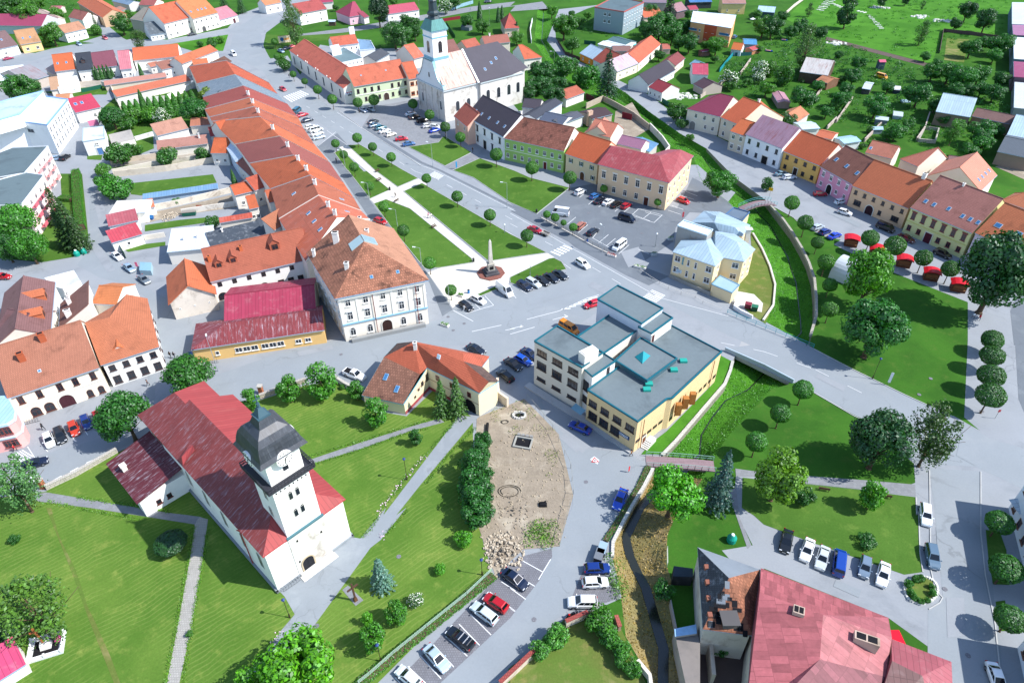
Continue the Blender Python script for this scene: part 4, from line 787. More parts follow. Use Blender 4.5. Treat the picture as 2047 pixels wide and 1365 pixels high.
def arch_house():
 W3=lambda s,h:G(s,h);A,B,C,D,E=W3('B3 830,430',2.9),W3('B3 1155,500',2.9),W3('B3 1340,215',5.7),W3('B3 1240,10',9.0),W3('B3 1005,130',6.0);K=W3('B3 1285,266',5.0);F_=W3('B2 1105,1350',5.8)
 N,P,Q,M_,M2,U,V=W3((958.5,786),6.2),W3((997.3,761.9),6.2),W3((977.3,763.2),8.0),W3((926.4,705.6),9.0),W3((926.4,722),8.7),W3((979.4,712.3),6.2),W3((963.9,733),6.2)
 r=thing('arch_house','angled gate house with dark catslide roof, red tiled wing and archway over the path','house',(A.x,A.y,0));o=Vector((A.x,A.y,0));HOUSES.append((r,(C-Vector((0,0,0))).to_2d(),0,0,6));first=None
 for nm,fs,rm,c in(('roof',[(A,B,K,E)],'oldtile','#8f5640'),('roof',[(E,K,D),(K,C,D),(C,N,Q,M2,D),(D,M2,M_),(D,M_,U,F_)],'tile','#c05636'),('roof',[(E,D,F_),(M2,Q,P,V)],'oldtile','#6e4a3e'),('roof',[(M_,M2,V,U)],'tile','#bb5236')):  # left hip face has its shade put into the darker brown tile colour
  m=MB()
  for f in fs:
   q=[p-o for p in f];m.poly(q if(q[1]-q[0]).cross(q[2]-q[0]).z>0 else q[::-1])
  m.build(nm,rm,r,soft(c,rm))
 ring=[A,B,C,N,P,V,U,F_,E];cen=sum(ring,Vector())/len(ring);m=MB();e=MB();pl=MB()
 for p,q in zip(ring,ring[1:]+ring[:1]):
  a,b=(p-o).lerp(cen-o,.025),(q-o).lerp(cen-o,.025);m.poly([(a.x,a.y,0),(b.x,b.y,0),(b.x,b.y,q.z-.12),(a.x,a.y,p.z-.12)])
  dz=Vector((0,0,.2));e.poly([p-o-dz,q-o-dz,q-o+Vector((0,0,.03)),p-o+Vector((0,0,.03))])
 a,b=(N-o).lerp(cen-o,.025),(P-o).lerp(cen-o,.025);m.poly([(a.x,a.y,6.1),(b.x,b.y,6.1),(Q.x-o.x,Q.y-o.y,7.9)]);m.build('wall','wall',r,'#e3d6b4');e.build('gutter','paint',r,'#6fb4cc')
 w_=[(p-o).lerp(cen-o,.025).to_2d()for p in(A,B,C,N,P)]
 for f,z,ww,hh in((.42,1.5,.6,.6),(.58,2.4,.6,.5),(.74,2.6,.8,1.2),(.95,2.6,.9,1.9)):d=(w_[2]-w_[1]).normalized();q=w_[1].lerp(w_[2],f)+Vector((d.y,-d.x))*.01;window(r,(q.x,q.y,z),math.atan2(d.y,d.x),ww,hh,'n','#5a4a44')
 d=(w_[3]-w_[2]).normalized();n=Vector((d.y,-d.x));rot=math.atan2(d.y,d.x)
 for f in(.2,.48,.82):q=w_[2].lerp(w_[3],f)+n*.01;window(r,(q.x,q.y,3.7),rot,.9,1.3,'n','#8a3030')
 q=w_[2].lerp(w_[3],.82)+n*.012;m=MB();k_=12;m.poly([(math.cos(PI*k/k_)*1.5,0,1.5+math.sin(PI*k/k_)*1.5)for k in range(k_+1)]+[(-1.5,0,0),(1.5,0,0)]);m.build('archway','dark',r,None,(q.x,q.y,0),rot=rot)
 for i,(x,y)in enumerate(((w_[1],w_[2]),(w_[2],w_[3]))):
  d=(y-x).normalized();n=Vector((d.y,-d.x));m=MB();L=(y-x).length*(1 if i==0 else .68);a,b=x+n*.05,x+d*L+n*.05;m.add([(*a,0),(*b,0),(*b,.8),(*a,.8)],[(0,1,2,3)]);m.build('plinth','wall',r,'#9a4a50');m=MB();a,b=x+n*.04+d*(L*.5 if i==0 else 0),y+n*.04;m.add([(*a,2.95),(*b,2.95),(*b,3.1),(*a,3.1)],[(0,1,2,3)]);m.build('cornice','trim',r,'#8a5a44')
 a0,b0,e0=A-o,B-o,E-o;ux=(b0-a0).normalized();v=e0-a0;v=(v-ux*v.dot(ux)).normalized()
 for fx,fv in((.36,5.0),(.72,2.9)):roof_plate(r,'roof_window',a0+ux*(B-A).length*fx+v*fv,ux,v,.8,1.5,.12,['trim','skyglass'],'#7aa0c0')
 p=D-o;chimney(r,p.x+.3,p.y-1.2,7,9.6,.7,.6)
 c0,n0,d0=C-o,N-o,D-o;ux=(n0-c0).normalized();v=d0-c0;v=(v-ux*v.dot(ux)).normalized();roof_plate(r,'roof_window',c0+ux*2.2+v*3.2,ux,v,.8,.9,.12,['trim','metal'],'#c9dde8')
arch_house()
r=house('long low yellow shop building with weathered dark red metal roof and picture windows','A3 1488,75','B2 540,1245',3.9,R='A2 1900,1175',sl=24,hl=7,hr=0,roof='hip',rc='#7e3a3e',rm='worn',wall='#e0b878',win=['f3x1w1.5h1.3z1.1m.5-.68','f3x1w1.5h1.3z1.1m.3-.48','f1x1w.8h1.0z1.3m.12-.22','f2x1w1.3h1.1z1.1m.75-.9'])
house('taller shop rear under plain corrugated red metal roof','A2 1745,1190','B2 475,1100',4.6,R='B2 200,922',sl=20,rc='#a02c3e',rm='seam',wall='#d8cdb8')
house('long orange tiled house with white arcaded yard front and three roof dormers','A2 1640,872','B2 445,690',6.2,R='B2 60,512',sl=35,rc='#ad5338',wall='#eceae6',win=['f7x1w1.0h1.2z4.2:n','f4x1w2.2h2.0z.5m.0-.55:an','f4x1w1.4h1.4z.8m.6-1:n'],fc='#4a2c28',dorm=[('f',.12,.35,1.8),('f',.26,.4,1.8),('f',.68,.5,2.4)],ch=[(.05,.3,1.2,.7,.6,'#c06a44'),(.36,.36,1.0,.7,.6,'#c06a44')])
house('orange tiled gabled wing with bare patched stone gable facing the low shop','A2 1310,1052','A2 1690,968',4.6,roof='gf',D=13,sl=36,rc='#cc6238',wall='#d9d0c4',wm='oldwall',oe=.4,ov=.5,win=['l3x1w.4h.4z2.5:n'])
house('plain orange roofed house between the courtyard block and town hall','B2 300,500','B2 520,480',8.2,R='B2 420,420',sl=32,rc='#c2522e',wall='#e6e0d6',ch=[(.9,.5,1.2)])
house('white corrugated metal shed with two small chimneys in the yard','A2 1300,640','A2 1640,607',4.0,R='A2 1620,432',sl=12,roof='shed',rc='#c9d2da',rm='seam',wall='#dcd9d2',ch=[(.35,.45,.8,.35,.35),(.66,.5,.8,.35,.35)])
house('dark patched slate roof shed joined to the white metal shed','A2 1645,603','A2 2060,500',4.2,R='A2 1990,395',sl=12,roof='shed',rc='#4a525c',rm='slate',wall='#b9b5ae',ch=[(.3,.8,.8,.4,.4)])
house('narrow red sheet roofed shed above the slate shed','A2 1712,412','A2 1970,370',3.2,R='A2 1960,330',sl=18,roof='shed',rc='#b5472f',rm='seam',wall='#cfcac0')
flat('dark small courtyard roof with gravel between orange houses','B2 0,515 150,475 95,360 0,400',4,rc='#4a525c',wall='#d9d5cc',name='shed',cat='shed',eh=0)
house('rusty brown tiled lean-to roof in the courtyard corner','B2 150,470','B2 350,350',6.5,R='B2 250,262',sl=30,roof='shed',rc='#b0603f',wall='#e9e5da')
EV=px('B2 893,385 828,319 773,224 690,100 B1 582,1268 465,1130 377,1002 335,916 255,816 180,740 110,650 0,560');RV=px('F 674,437 637,391 620,351 587,311 559,273 520,234 508,214 498,196 486,172 470,150 452,122')
row=[(8.6,'#b85434','seam','first row house from the town hall, ribbed red roof with three rooflights',[(-1,.3,.6),(-1,.5,.6),(-1,.7,.6),(1,.35,.5)],[.2,.55]),(8.4,'#b65a3c','tile','second row house from the town hall, orange tiles between white parapets',[(1,.55,.4),(-1,.6,.5)],[.6]),(8.2,'#c85a30','tile','third row house from the town hall, broad orange roof with chimney',[],[.3,.8]),(8.0,'#a04c3e','smooth','fourth row house from the town hall, darker brick red roof',[],[.5]),(8.0,'#cf6138','tile','fifth row house from the town hall, wide orange street slope',[],[.4]),(7.8,'#b4573c','tile','sixth row house from the town hall, narrow orange roof',[],[.5]),(7.6,'#c4603c','tile','seventh row house from the town hall, orange roof with white chimney',[],[.5]),(7.4,'#a84636','smooth','eighth row house from the town hall, dull red roof',[],[.3]),(7.2,'#7f8d99','slate','ninth row house from the town hall, pale grey roof',[],[]),(7.0,'#c2522f','tile','tenth row house from the town hall, orange roof by the bend of the road',[],[])]
for i,(he,rc,rm,lb,sk,chs)in enumerate(row):
 hr_=he+5.6;e0,e1=G2(EV[i],he),G2(EV[i+1],he);r0,r1=G2(RV[i],hr_),G2(RV[i+1],hr_);b0,b1=r0*2.1-e0*1.1,r1*2.1-e1*1.1
 r,W,V=poly(lb,[e0,e1,b1,b0],[(None,hr_),(None,hr_)]if 0 else[(r0,hr_),(r1,hr_)],[(0,1,5,4),(2,3,4,5)],he,wall='#e3ddd0',rc=rc,rm=rm,win=['0_4x2w1h1.5'],group='row houses on the west side of the square',ins=.12,name='row_house')
 m=MB();z=he-.2
 for k,(a_,t_,b_)in enumerate(((0,4,3),(1,5,2))):pp=[Vector(V[j])for j in(a_,t_,b_)];m.add([(p.x,p.y,p.z-.2)for p in pp],[(0,1,2)]);m.add([pp[0]+Vector((0,0,.25)),pp[1]+Vector((0,0,.25)),pp[1]-Vector((0,0,.2)),pp[0]-Vector((0,0,.2)),pp[2]+Vector((0,0,.25)),pp[2]-Vector((0,0,.2))],[(0,1,2,3),(1,4,5,2)])
 m.build('gable','wall',r,'#e9e6de')
 for sg,fx,fv in sk:
  A_,B_,C_=(V[0],V[1],V[4])if sg>0 else(V[2],V[3],V[5]);A_,B_,C_=Vector(A_),Vector(B_),Vector(C_);ux=(B_-A_).normalized();v=C_-A_;v=v-ux*v.dot(ux);roof_plate(r,'roof_window',A_.lerp(B_,fx)+v*fv,ux,v.normalized(),.9,1.3,.12,['trim','skyglass'],'#b9c2ca')
 for f in chs:q=Vector(V[4]).lerp(Vector(V[5]),f);chimney(r,q.x+.5,q.y-.4,q.z-1,q.z+1.2,.8,.7)
house('pale blue-white sheet metal slope of a row house yard side','A1 1760,1145','A1 1835,1262',5.5,R='F 532,247',sl=26,roof='shed',rc='#b9cbdc',rm='seam',wall='#c9d6e2')
for lb,A,B,R_,he,sl,rc,rm in(('brown tiled yard wing with patched gable beside the pale metal roof','A1 1830,1262','A1 2000,1420','A1 2060,1270',5,30,'#a35642','tile'),('orange yard wing with blue rendered wall below the pale metal roof','A1 1640,1195','A1 1770,1195','A1 1800,1075',4.5,28,'#cc5a2c','tile'),('orange slope with chimney above the pale metal roof','A1 1760,1075','A1 1890,1040','A1 2000,870',6.2,30,'#c9582e','tile'),('small red roofed yard house with white rear wall','A1 1640,1065','A1 1705,1055','A1 1690,985',3.6,28,'#b34038','tile'),('dark ash grey shed roof at the end of the tall hedge','A1 1650,905','A1 1820,890','A1 1740,815',3.4,20,'#5a4f55','smooth'),('brown barn roof with worn blue wall beside the yellow green tree','A1 1655,690','A1 1850,580','A1 1760,560',5,24,'#a2583f','tile'),('grey slate roof with white patched gable near the bend','A1 1830,800','A1 2000,680','A1 1890,590',6,34,'#5c646e','slate'),('brown tiled roof above the grey slate roof','A1 1640,560','A1 1810,480','A1 1750,440',6,30,'#6e5148','oldtile'),('orange ridge roof with white gable on the bend of the road','A1 1420,500','A1 1700,395','A1 1610,362',6,28,'#c5623c','tile'),('orange hipped annex with white side wall','A1 1520,560','A1 1640,545','A1 1620,455',4,26,'#cf683f','tile'),('orange roofed yard house with small rooflight beside the green thuja','A2 1830,198','A2 2028,150','A2 2010,70',5,28,'#c8562c','tile'),('orange roofed yard wing with open timber bay','A2 1945,305','B2 30,290','B2 0,190',4.5,30,'#c4582f','tile'),('orange pitched yard wing with white gable','B2 110,255','B2 250,225','B2 220,130',6,30,'#c65a34','tile'),('terracotta yard wing with slate skylight','B2 0,160','B2 110,120','B2 60,20',5.5,30,'#bd4f33','tile')):
 house(lb,A,B,he,R=R_,sl=sl,rc=rc,rm=rm,wall='#e2dcd2',win=['f2x1w.9h1.1'])
house('long orange tiled wood store along the white plot wall','A1 910,757','A1 1490,628',3.0,R='A1 1180,640',sl=16,roof='shed',rc='#cb6444',rm='smooth',wall='#dcd7ce')
house('narrow pink tiled wall shed behind the long wood store','A1 815,668','A1 1300,600',2.4,R='A1 1040,600',sl=14,roof='shed',rc='#c08a7c',rm='smooth',wall='#cbbfae')
house('old tiled garden house with white walls in the plots','A1 1225,1060','A1 1470,1000',3.4,R='A1 1440,905',sl=28,roof='shed',rc='#b98a78',rm='tile',wall='#ece9e2',fc='#777')
house('long low old tiled shed with brick chimney in the plots','A1 1225,1170','A1 1620,1120',3.0,R='A1 1430,1070',sl=20,roof='shed',rc='#b08074',rm='tile',wall='#dedad2',ch=[(.85,.7,1.6,.5,.5)])
house('mottled rusty roof of the long plot shed','A1 1480,985','A1 1800,960',3.2,R='A1 1700,905',sl=18,roof='shed',rc='#a8705c',rm='rust',wall='#d9d2c6')
flat('grey flat-roofed garden shed with red door canopy','A1 870,1125 1050,1085 1020,1010 845,1050',2.8,rc='#a5a09a',wall='#e6e3dc',name='shed',cat='shed',eh=0)
house('long low blue sheet roofed store along the lawn strip','A2 1110,225','A2 1700,140',2.3,R='A2 1400,145',sl=8,roof='shed',rc='#6f93b4',rm='seam',wall='#9fb2c4')
house('white garage with red tile edge at the narrow street','A2 845,342','A2 1130,330',3.4,D=7,side=1,sl=5,roof='shed',rc='#e3e1dc',rm='smooth',wall='#efece6')
house('dull red sheet roofed garage with old tile strip','A2 845,440','A2 1080,388',3.3,R='A2 955,320',sl=12,roof='shed',rc='#a84a4c',rm='seam',wall='#eceae4')
house('bright red sheet roofed garage with white wall and small window','A2 870,567','A2 1110,497',3.3,R='A2 975,430',sl=12,roof='shed',rc='#b83a40',rm='seam',wall='#f0eee8',win=['f1x1w.8h.9z1.2'])
house('small orange lean-to beside the white garage','A2 1112,305','A2 1208,285',2.7,R='A2 1150,225',sl=16,roof='shed',rc='#c96a48',rm='tile',wall='#e6e2da')
flat('turquoise grey small yard shed by the parked grey car','A2 1085,780 1175,785 1180,720 1090,715',1.5,rc='#7ea3b4',wall='#9fb8c2',name='shed',cat='shed',eh=0)
house('cream corner house with big orange tile roof facing the church','A3 55,455','A3 775,213',6.6,R='A2 330,1262',sl=34,rc='#ac6248',rm='tile',wall='#ece3d0',win=['f5x1w1.0h1.7z4.2:!2,0','f1x1w1h1.7z4.2m.45-.6','f2x1w1.7h2.1z.4m.1-.4:a','f2x1w1.1h1.8z.4m.72-.98:a'],doors=[('f',.52,2.6,2.9,'#4a2630','a')],fc='#5a3630',ch=[(.28,.3,1.6,1.1,.8,'#a8583c'),(.55,.42,1.6,1.1,.8,'#a8583c')],band=3.5,sky=[('f',.4,.3,.6,.6)])
poly('white corner house with hipped orange roof and blue rooflights at the narrow street','A3 785,198 1242,52 A2 1150,1000 900,1050 700,1190',[('A2 850,1150',9.6),('A2 985,968',9.6),('A2 660,1190',9.4)],[(0,1,5,7),(1,2,6,5),(2,3,6),(3,5,6),(3,4,7,5)],6.2,rc='#bd6440',wall='#e3e2de',win=['0_4x1w1.2h1.4z3.9','0_4x1w1.4h1.9z.6','1_5x2w1h1.3'],fc='#4a3a3a',ins=.35)
house('orange tiled front dormer on the white corner house','A3 870,80','A3 970,55',7.0,roof='gf',D=3.2,sl=30,rc='#cf6738',wall='#d8d4cc',win=['l1x1w1.5h.6z6.2'],zb=6.0,name='roof_dormer',cat='dormer')
house('pale orange tiled wing with long plain slope over the inner yard','A2 715,1040','A2 905,1050',5.5,R='A2 890,905',sl=26,rc='#d0703f',wall='#e8e4da')
house('brown tiled yard house with three white chimneys','A2 458,1235','A2 470,1040',5.0,R='A2 690,1050',sl=30,rc='#8f5545',wall='#e9e3da',ch=[(.35,.35,1.5,.5,.9),(.05,.3,1.0),(.85,.35,1.6,.6,1.2)],roof='shed')
house('large mauve tiled house with two orange dormers in the west block','A2 392,1280','A2 430,872',6.0,R='A2 165,940',sl=32,rc='#84605f',wall='#e6e0d6',dorm=[('f',.3,.2,2.2,'#c9643c'),('f',.65,.2,2.2,'#c9643c')],win=['f4x1w.9h1.2'])
house('mauve tiled lower wing of the west block','A2 -60,1290','A2 110,1330',5.5,R='A2 60,1080',sl=30,rc='#7c5a5c',wall='#e6e0d6')
flat('white flat-roofed annex with blue door behind the west block','A2 490,925 625,860 575,780 345,840 400,900',3.2,rc='#d9dad8',wall='#e9e7e0',name='shed',cat='annex',eh=0)
def pink():
 r=thing('house','pink rounded corner house with blue white cornice at the left edge','house',tuple(G('A3 40,650')));HOUSES.append((r,G2('A3 -80,500',6),0,0,6.5));o=r.location.to_2d();pts=[G2(p,6.2)-o for p in px('A3 -400,760 -60,680 60,655 110,620 120,560 60,440 -300,480')]
 m=MB();m.prism(pts,0,6.2,0);m.build('wall','wall',r,'#e0a8a4');m=MB();m.wallstrip(pts[:-1],.5,.6,0,6.0);m.wallstrip(pts[:-1],.3,.5,0,3.0);m.build('cornice','trim',r,'#bcd4e6');m=MB();m.prism(pts,6.2,6.6,0);m.build('roof','seam',r,'#9ec3e2')
 facade(r,pts[1],pts[2],6.2,'2x2w1.2h1.6','#8a4a48')
pink()
def white_block():
 r,Q=flat('big white office block with rows of narrow windows and stepped pale blue roofs','F -60,262 43.5,244 93.6,251 135.8,199.6 89.7,193 -60,225',10.2,wall='#eceeee',rc='#b9cfda',win=['28x1w.7h1.5z7.6','28x1w.7h1.5z4.9','28x1w.7h1.5z2.0','12x1w1.2h1.0z7.0m.1-.35'],fc='#777b80',edge='#7da4d6',eh=.3)
 flat('','F -60,256 39.8,228.5 86.2,182.5 33,196 -60,222',13.4,wall='#eef0f0',rc='#a9bfd0',z0=9,win=['112x1w.45h1.6z2.2:n'],parent=r,edge='#90b4da',eh=.3)
white_block()
flat('small white flat-roofed house with blue glazed door by the car park','A1 645,1105 815,1080 808,985 650,1000',5.2,wall='#e6e8ea',rc='#c3ced4',win=['01x1w1.2h.6z3.4m.4-.7'],doors=[(0,.6,1.7,2.3,'#5a86c0')],edge='#9fb4c0',eh=.1)
flat('dark flat-roofed apartment block with pink balcony front, upper one','F -40,370 50,346 96,293 23,296 -40,320',10.5,wall='#e6dcd6',rc='#58686e',win=['15x3w1.2h1.4','01x1w1h1'],edge='#d5d9dc',eh=.2)
flat('dark flat-roofed apartment block with pink balcony front, lower one','F -40,412 42,411 88,351 52,346 -40,362',10.5,wall='#ead2ce',rc='#5d6d72',win=['15x3w1.3h1.4'],edge='#d5d9dc',eh=.2)
def balc():
 for i,(a,b)in enumerate((('F 60,335','F 92,298'),('F 50,402','F 84,358'))):
  r=HOUSES[-2+i][0];A,B=G2(a,10.5)-r.location.to_2d(),G2(b,10.5)-r.location.to_2d();d=(B-A).normalized();n=Vector((d.y,-d.x));rot=math.atan2(d.y,d.x)
  for k in range(3):
   for j in range(3):
    q=A.lerp(B,.1+j*.32)+n*.2;m=MB();m.box(0,-1.1,0,2.4,0,.15);m.box(0,-1.1,.15,2.4,-1.0,1.1,1);m.build('balcony',['trim','paint'],r,'#d06a78' if i else '#e0a0a0',(q.x,q.y,1.6+k*3),rot=rot)
balc()
for a in[('orange tiled garden side house with two rooflights in the terrace','A1 430,560','A1 592,540','A1 475,420',4.5,30,'#cd5c2e','smooth',dict(sky=[('f',.2,.45,.8,1.2),('f',.62,.45,.8,1.2)])),('near black roofed terrace house with a white dormer','A1 605,557','A1 730,543','A1 640,412',4.5,30,'#3d424c','smooth',dict(dorm=[('f',.45,.4,1.8)])),('maroon roofed terrace house beside the black roof','A1 738,537','A1 922,512','A1 800,402',4.5,30,'#863f48','smooth',{}),('faded pink ribbed roof terrace house','A1 935,545','A1 1028,535','A1 955,395',4.0,26,'#bd6468','seam',{}),('wide orange roof at the end of the terrace','A1 1040,475','A1 1400,440','A1 1180,362',4.5,24,'#cf6038','smooth',{}),('small terracotta yard roof behind the wide orange roof','A1 1175,525','A1 1245,510','A1 1200,485',3,22,'#bf6a50','smooth',{}),('brown flat pitched roof above white yard walls','A1 1262,545','A1 1378,520','A1 1310,465',4.0,14,'#a5604c','smooth',dict(roof='shed'))]:
 lb,A,B,R_,he,sl,rc,rm,kw=a;house(lb,A,B,he,R=R_,sl=sl,rc=rc,rm=rm,wall='#e6e4de',win=['f2x1w.8h1'],**kw)
flat('white flat annex behind the orange terrace house','A1 450,690 610,660 600,590 440,600',3.0,wall='#e9eaea',rc='#d9dcdc',win=['02x1w.5h.6z1.6'],name='annex',cat='annex',eh=0)
house('tan tiled lean-to beside the white annex','A1 395,705','A1 465,695',2.6,R='A1 405,600',sl=12,roof='shed',rc='#c09a7c',rm='smooth',wall='#d8d0c4')
house('white metal roof shed at the left edge','A1 -60,640','A1 185,610',3.4,R='A1 60,520',sl=14,roof='shed',rc='#dfe6e6',rm='seam',wall='#c9c2b8')
house('grey corrugated barn roof with rusty patches','A1 215,640','A1 380,590',4,R='A1 270,490',sl=18,rc='#8d8a90',rm='rust',wall='#b9aea4')
house('weathered ruin of a small tiled shed by the lane','A1 350,540','A1 420,580',3,R='A1 380,480',sl=18,rc='#b79a92',rm='rust',wall='#c9c0b6')
house('bright red roofed house with two rooflights by the white block','A1 590,880','A1 785,835',4.2,R='A1 650,745',sl=24,rc='#bf3448',rm='smooth',wall='#e9e6e0',sky=[('f',.2,.55,1.0,1.4),('f',.45,.55,1.0,1.4)],win=['f2x1w1h1.4z1m.6-.98'])
house('pink sheet porch roof beside the dark green conifer','A1 700,985','A1 775,970',2.4,R='A1 730,935',sl=14,roof='shed',rc='#c9627a',rm='smooth',wall='#c9b9b4')
house('pale orange tiled wash house behind the white block','A1 430,780','A1 540,770',3,R='A1 480,735',sl=18,rc='#cf8058',rm='smooth',wall='#dcd6cc')
for a in[('orange fronted house with two rooflights at the village street','A1 160,350','A1 320,325','A1 150,235',4.2,34,'#c08058','tile','#e8c48c',dict(sky=[('f',.25,.4),('f',.6,.4)],win=['f2x1w1.3h1.3z1.1'])),('brown roofed white house at the left end of the village street','A1 -60,395','A1 140,352','A1 30,240',4.2,34,'#7d5450','smooth','#e9e7e4',dict(sky=[('f',.6,.5)],win=['f2x1w1h1.2z1m0-.6'])),('long crimson roofed house with grey wall at the left edge','A1 -60,200','A1 320,205','A1 60,110',4.2,26,'#a53a52','smooth','#b9c0c4',{}),('white house with tan tile roof beside the parked blue car','A1 505,262','A1 672,225','A1 610,168',4.6,30,'#bd7a5c','tile','#e9ecee',dict(win=['f4x1w.9h1.1z1.7'])),('white gabled cottage with brown and orange roof behind the white house','A1 530,135','A1 640,160','A1 520,60',4.4,34,'#a5584a','tile','#f0eee8',dict(win=['f1x1w.9h1'])),('long orange roofed barn with peeling white gable by the lane','A1 600,20','A1 795,140','A1 760,10',5,26,'#cc6038','smooth','#c9a98c',{}),('grey stone slate roofed cottage at the lane corner','A1 1170,275','A1 1300,255','A1 1160,175',3.0,34,'#5c666e','slate','#d9dcdc',dict(win=['f4x1w.7h.9z1'])),('tall cream house with plain orange roof beside the grey cottage','A1 1280,188','A1 1495,135','A1 1290,28',7.4,36,'#cc5a38','tile','#e9e4da',dict(win=['f4x2w1h1.3:!2,0'],doors=[('f',.9,1.6,2.6,'#5a3030')])),('tall cream house with orange roof and four rooflights','A1 1505,150','A1 1700,100','A1 1500,-20',7.2,36,'#cf7040','tile','#ece6da',dict(sky=[('f',.15,.35),('f',.42,.35),('f',.57,.35),('f',.72,.35)],win=['f5x2w1h1.3:!1,0'],doors=[('f',.32,2.2,2.6,'#5a5a5e','a')])),('low white garage house with pink sheet roof at the street bend','A1 1705,160','A1 1855,120','A1 1750,50',3.4,28,'#bd6a70','seam','#ecebe6',dict(win=['f1x1w1.2h.9z1.2m.1-.5'],doors=[('f',.78,1.6,2.2,'#5a3038')])),('grey barn wing behind the tall cream house','A1 1010,150','A1 1240,190','A1 1100,50',6,20,'#8f8a80','smooth','#c9c2b4',{}),('tan roofed shed with rusty corners behind the barn','A1 880,110','A1 985,70','A1 940,50',4,20,'#9a7468','smooth','#c4b8a8',{}),('blue roofed long shed at the top edge','A1 870,10','A1 1000,40','A1 960,-10',4,20,'#6f88a0','seam','#c9c9c9',{}),('red roofed cottage at the top edge','A1 1080,40','A1 1200,45','A1 1130,-10',4,26,'#a8524a','tile','#ddd8d0',{}),('pale roofed long cottage among trees at the upper left','A1 270,95','A1 420,165','A1 350,90',3.6,22,'#d0b8ac','smooth','#d9d4cc',{}),('pink roofed shed among trees at the upper left','A1 385,70','A1 470,70','A1 430,48',3,20,'#c06068','smooth','#c9c0b8',{}),('white house with orange roof on the main road top','B1 80,45','B1 205,20','B1 130,-20',4.6,30,'#d07850','tile','#ece9e4',dict(win=['f2x1w1.2h1.2']))]:
 lb,A,B,R_,he,sl,rc,rm,wl,kw=a;house(lb,A,B,he,R=R_,sl=sl,rc=rc,rm=rm,wall=wl,**kw)
for a in[('two storey white house with red roof behind the tall birch','B1 345,110','B1 560,70','B1 420,10',6,28,'#b04840','tile','#e9e6e0',dict(win=['f2x2w.9h1.1'])),('pink cottage with dark pink hipped roof and arched windows','B1 735,135','B1 845,115','B1 770,15',4.2,34,'#a83a4c','smooth','#dfb8c8',dict(win=['f2x1w1h1.6z1:a'],roof='hip',hr=0)),('long white bungalow with pink red roof by the back lane','B1 1035,112','B1 1280,78','B1 1120,35',4.0,26,'#c04a58','smooth','#ecebe6',dict(win=['f4x1w1.1h1.2z1.2'])),('crimson roofed long house at the top edge','B1 440,30','B1 610,15','B1 500,-20',4,26,'#a8324a','smooth','#d9d6d2',{}),('small dark red annex beside the pink cottage','B1 850,140','B1 890,130','B1 870,80',3.4,22,'#9a3844','smooth','#d9d2d0',{}),('hipped red bungalow with beige walls behind the church','B1 1945,225','B1 2060,220','B1 2000,105',4.4,32,'#c0503e','tile','#e0c9b8',dict(roof='hip',win=['f2x1w.8h1.1'])),('orange hipped house end beside the church apse','C1 110,465','C1 248,448','C1 130,345',5,30,'#cf5c38','tile','#e6e2da',dict(roof='hip',hl=0,win=['f2x1w1h1.2'])),('old red tiled shed with steep roof behind the church','B1 1500,420','B1 1600,400','B1 1530,310',4,36,'#8c5044','tile','#b8aea4',{}),('pink tiled long house roof behind the church','B1 1650,380','B1 1760,355','B1 1680,305',4,30,'#b8563e','tile','#c9bfb4',{}),('red tiled shed roofs beyond the church ridge','B1 1790,350','B1 1990,330','B1 1880,275',4.4,30,'#a85a48','tile','#cfc6ba',dict(ch=[(.3,.5,1)])),('orange tiled cottage roof left of the church','B1 1240,460','B1 1320,440','B1 1270,330',4.5,30,'#c85a3c','seam','#d6d0c6',{}),('grey black roofed shed behind the orange front house','B1 945,480','B1 1050,420','B1 1000,370',5,24,'#50545c','smooth','#cfcac2',{})]:
 lb,A,B,R_,he,sl,rc,rm,wl,kw=a;house(lb,A,B,he,R=R_,sl=sl,rc=rc,rm=rm,wall=wl,**kw)
r=house('white and glass department store with panelled orange roof along the main road','B1 265,395','B1 685,690',6.4,R='B1 590,440',sl=26,D=9,rc='#c65a42',rm='tile',wall='#e3e0d6',win=['f7x1w1.2h3.2z1.6','r2x1w1.5h1.2z3.2'],fc='#5a6a70',ov=.2)
m=MB()
for f in(.17,.33,.36,.52,.56,.72,.78):m.box(f*HOUSES[-1][2],-.05,6.45,f*HOUSES[-1][2]+.5,.3,6.9)
m.build('parapet_piers','trim',r,'#e6e4dc')
def shopsign():
 L=HOUSES[-1][2];m=MB();m.box(L-.1,.5,3.6,L-.05,6.5,4.8);s=m.build('shop_sign','trim',r,'#eef0f2');m=MB()
 for i in range(6):m.box(L-.045,1.1+i*.85,4.2,L-.03,1.7+i*.85,4.62,0)
 for i in range(6):m.box(L-.045,1.1+i*.85,3.75,L-.03,1.7+i*.85,4.05,1)
 m.build('shop_lettering',['redpaint','skyglass'],s)
shopsign()
house('pale green long house with orange roof and arched door on the church car park','B1 770,678','B1 1197,604',7.4,R='B1 950,492',sl=34,rc='#cb6042',wall='#c9d6b4',win=['f8x1w1h1.6z4.5:!4,0','f8x1w1h1.5z1.1:!4,0!0,0'],doors=[('f',.56,2.2,2.8,'#4a3a36','a')],fc='#4a3432',band=3.7,sky=[('f',.2,.5,.6,.6),('f',.66,.55,.6,.6)])
house('narrow cream house with orange windows beside the green house','B1 1200,620','B1 1290,605',7.6,R='B1 1225,478',sl=34,rc='#cb5c3a',wall='#ecdcc4',win=['f2x2w1.5h1.4'],fc='#b5602c')
flat('flat dark-roofed white rear block of the department store','B1 660,495 840,455 690,372 575,420',6.2,wall='#e9eaec',rc='#647a80',win=['06x1w.7h.8z4.6:n'],name='building',cat='building',edge='#d2d8dc',eh=.15)
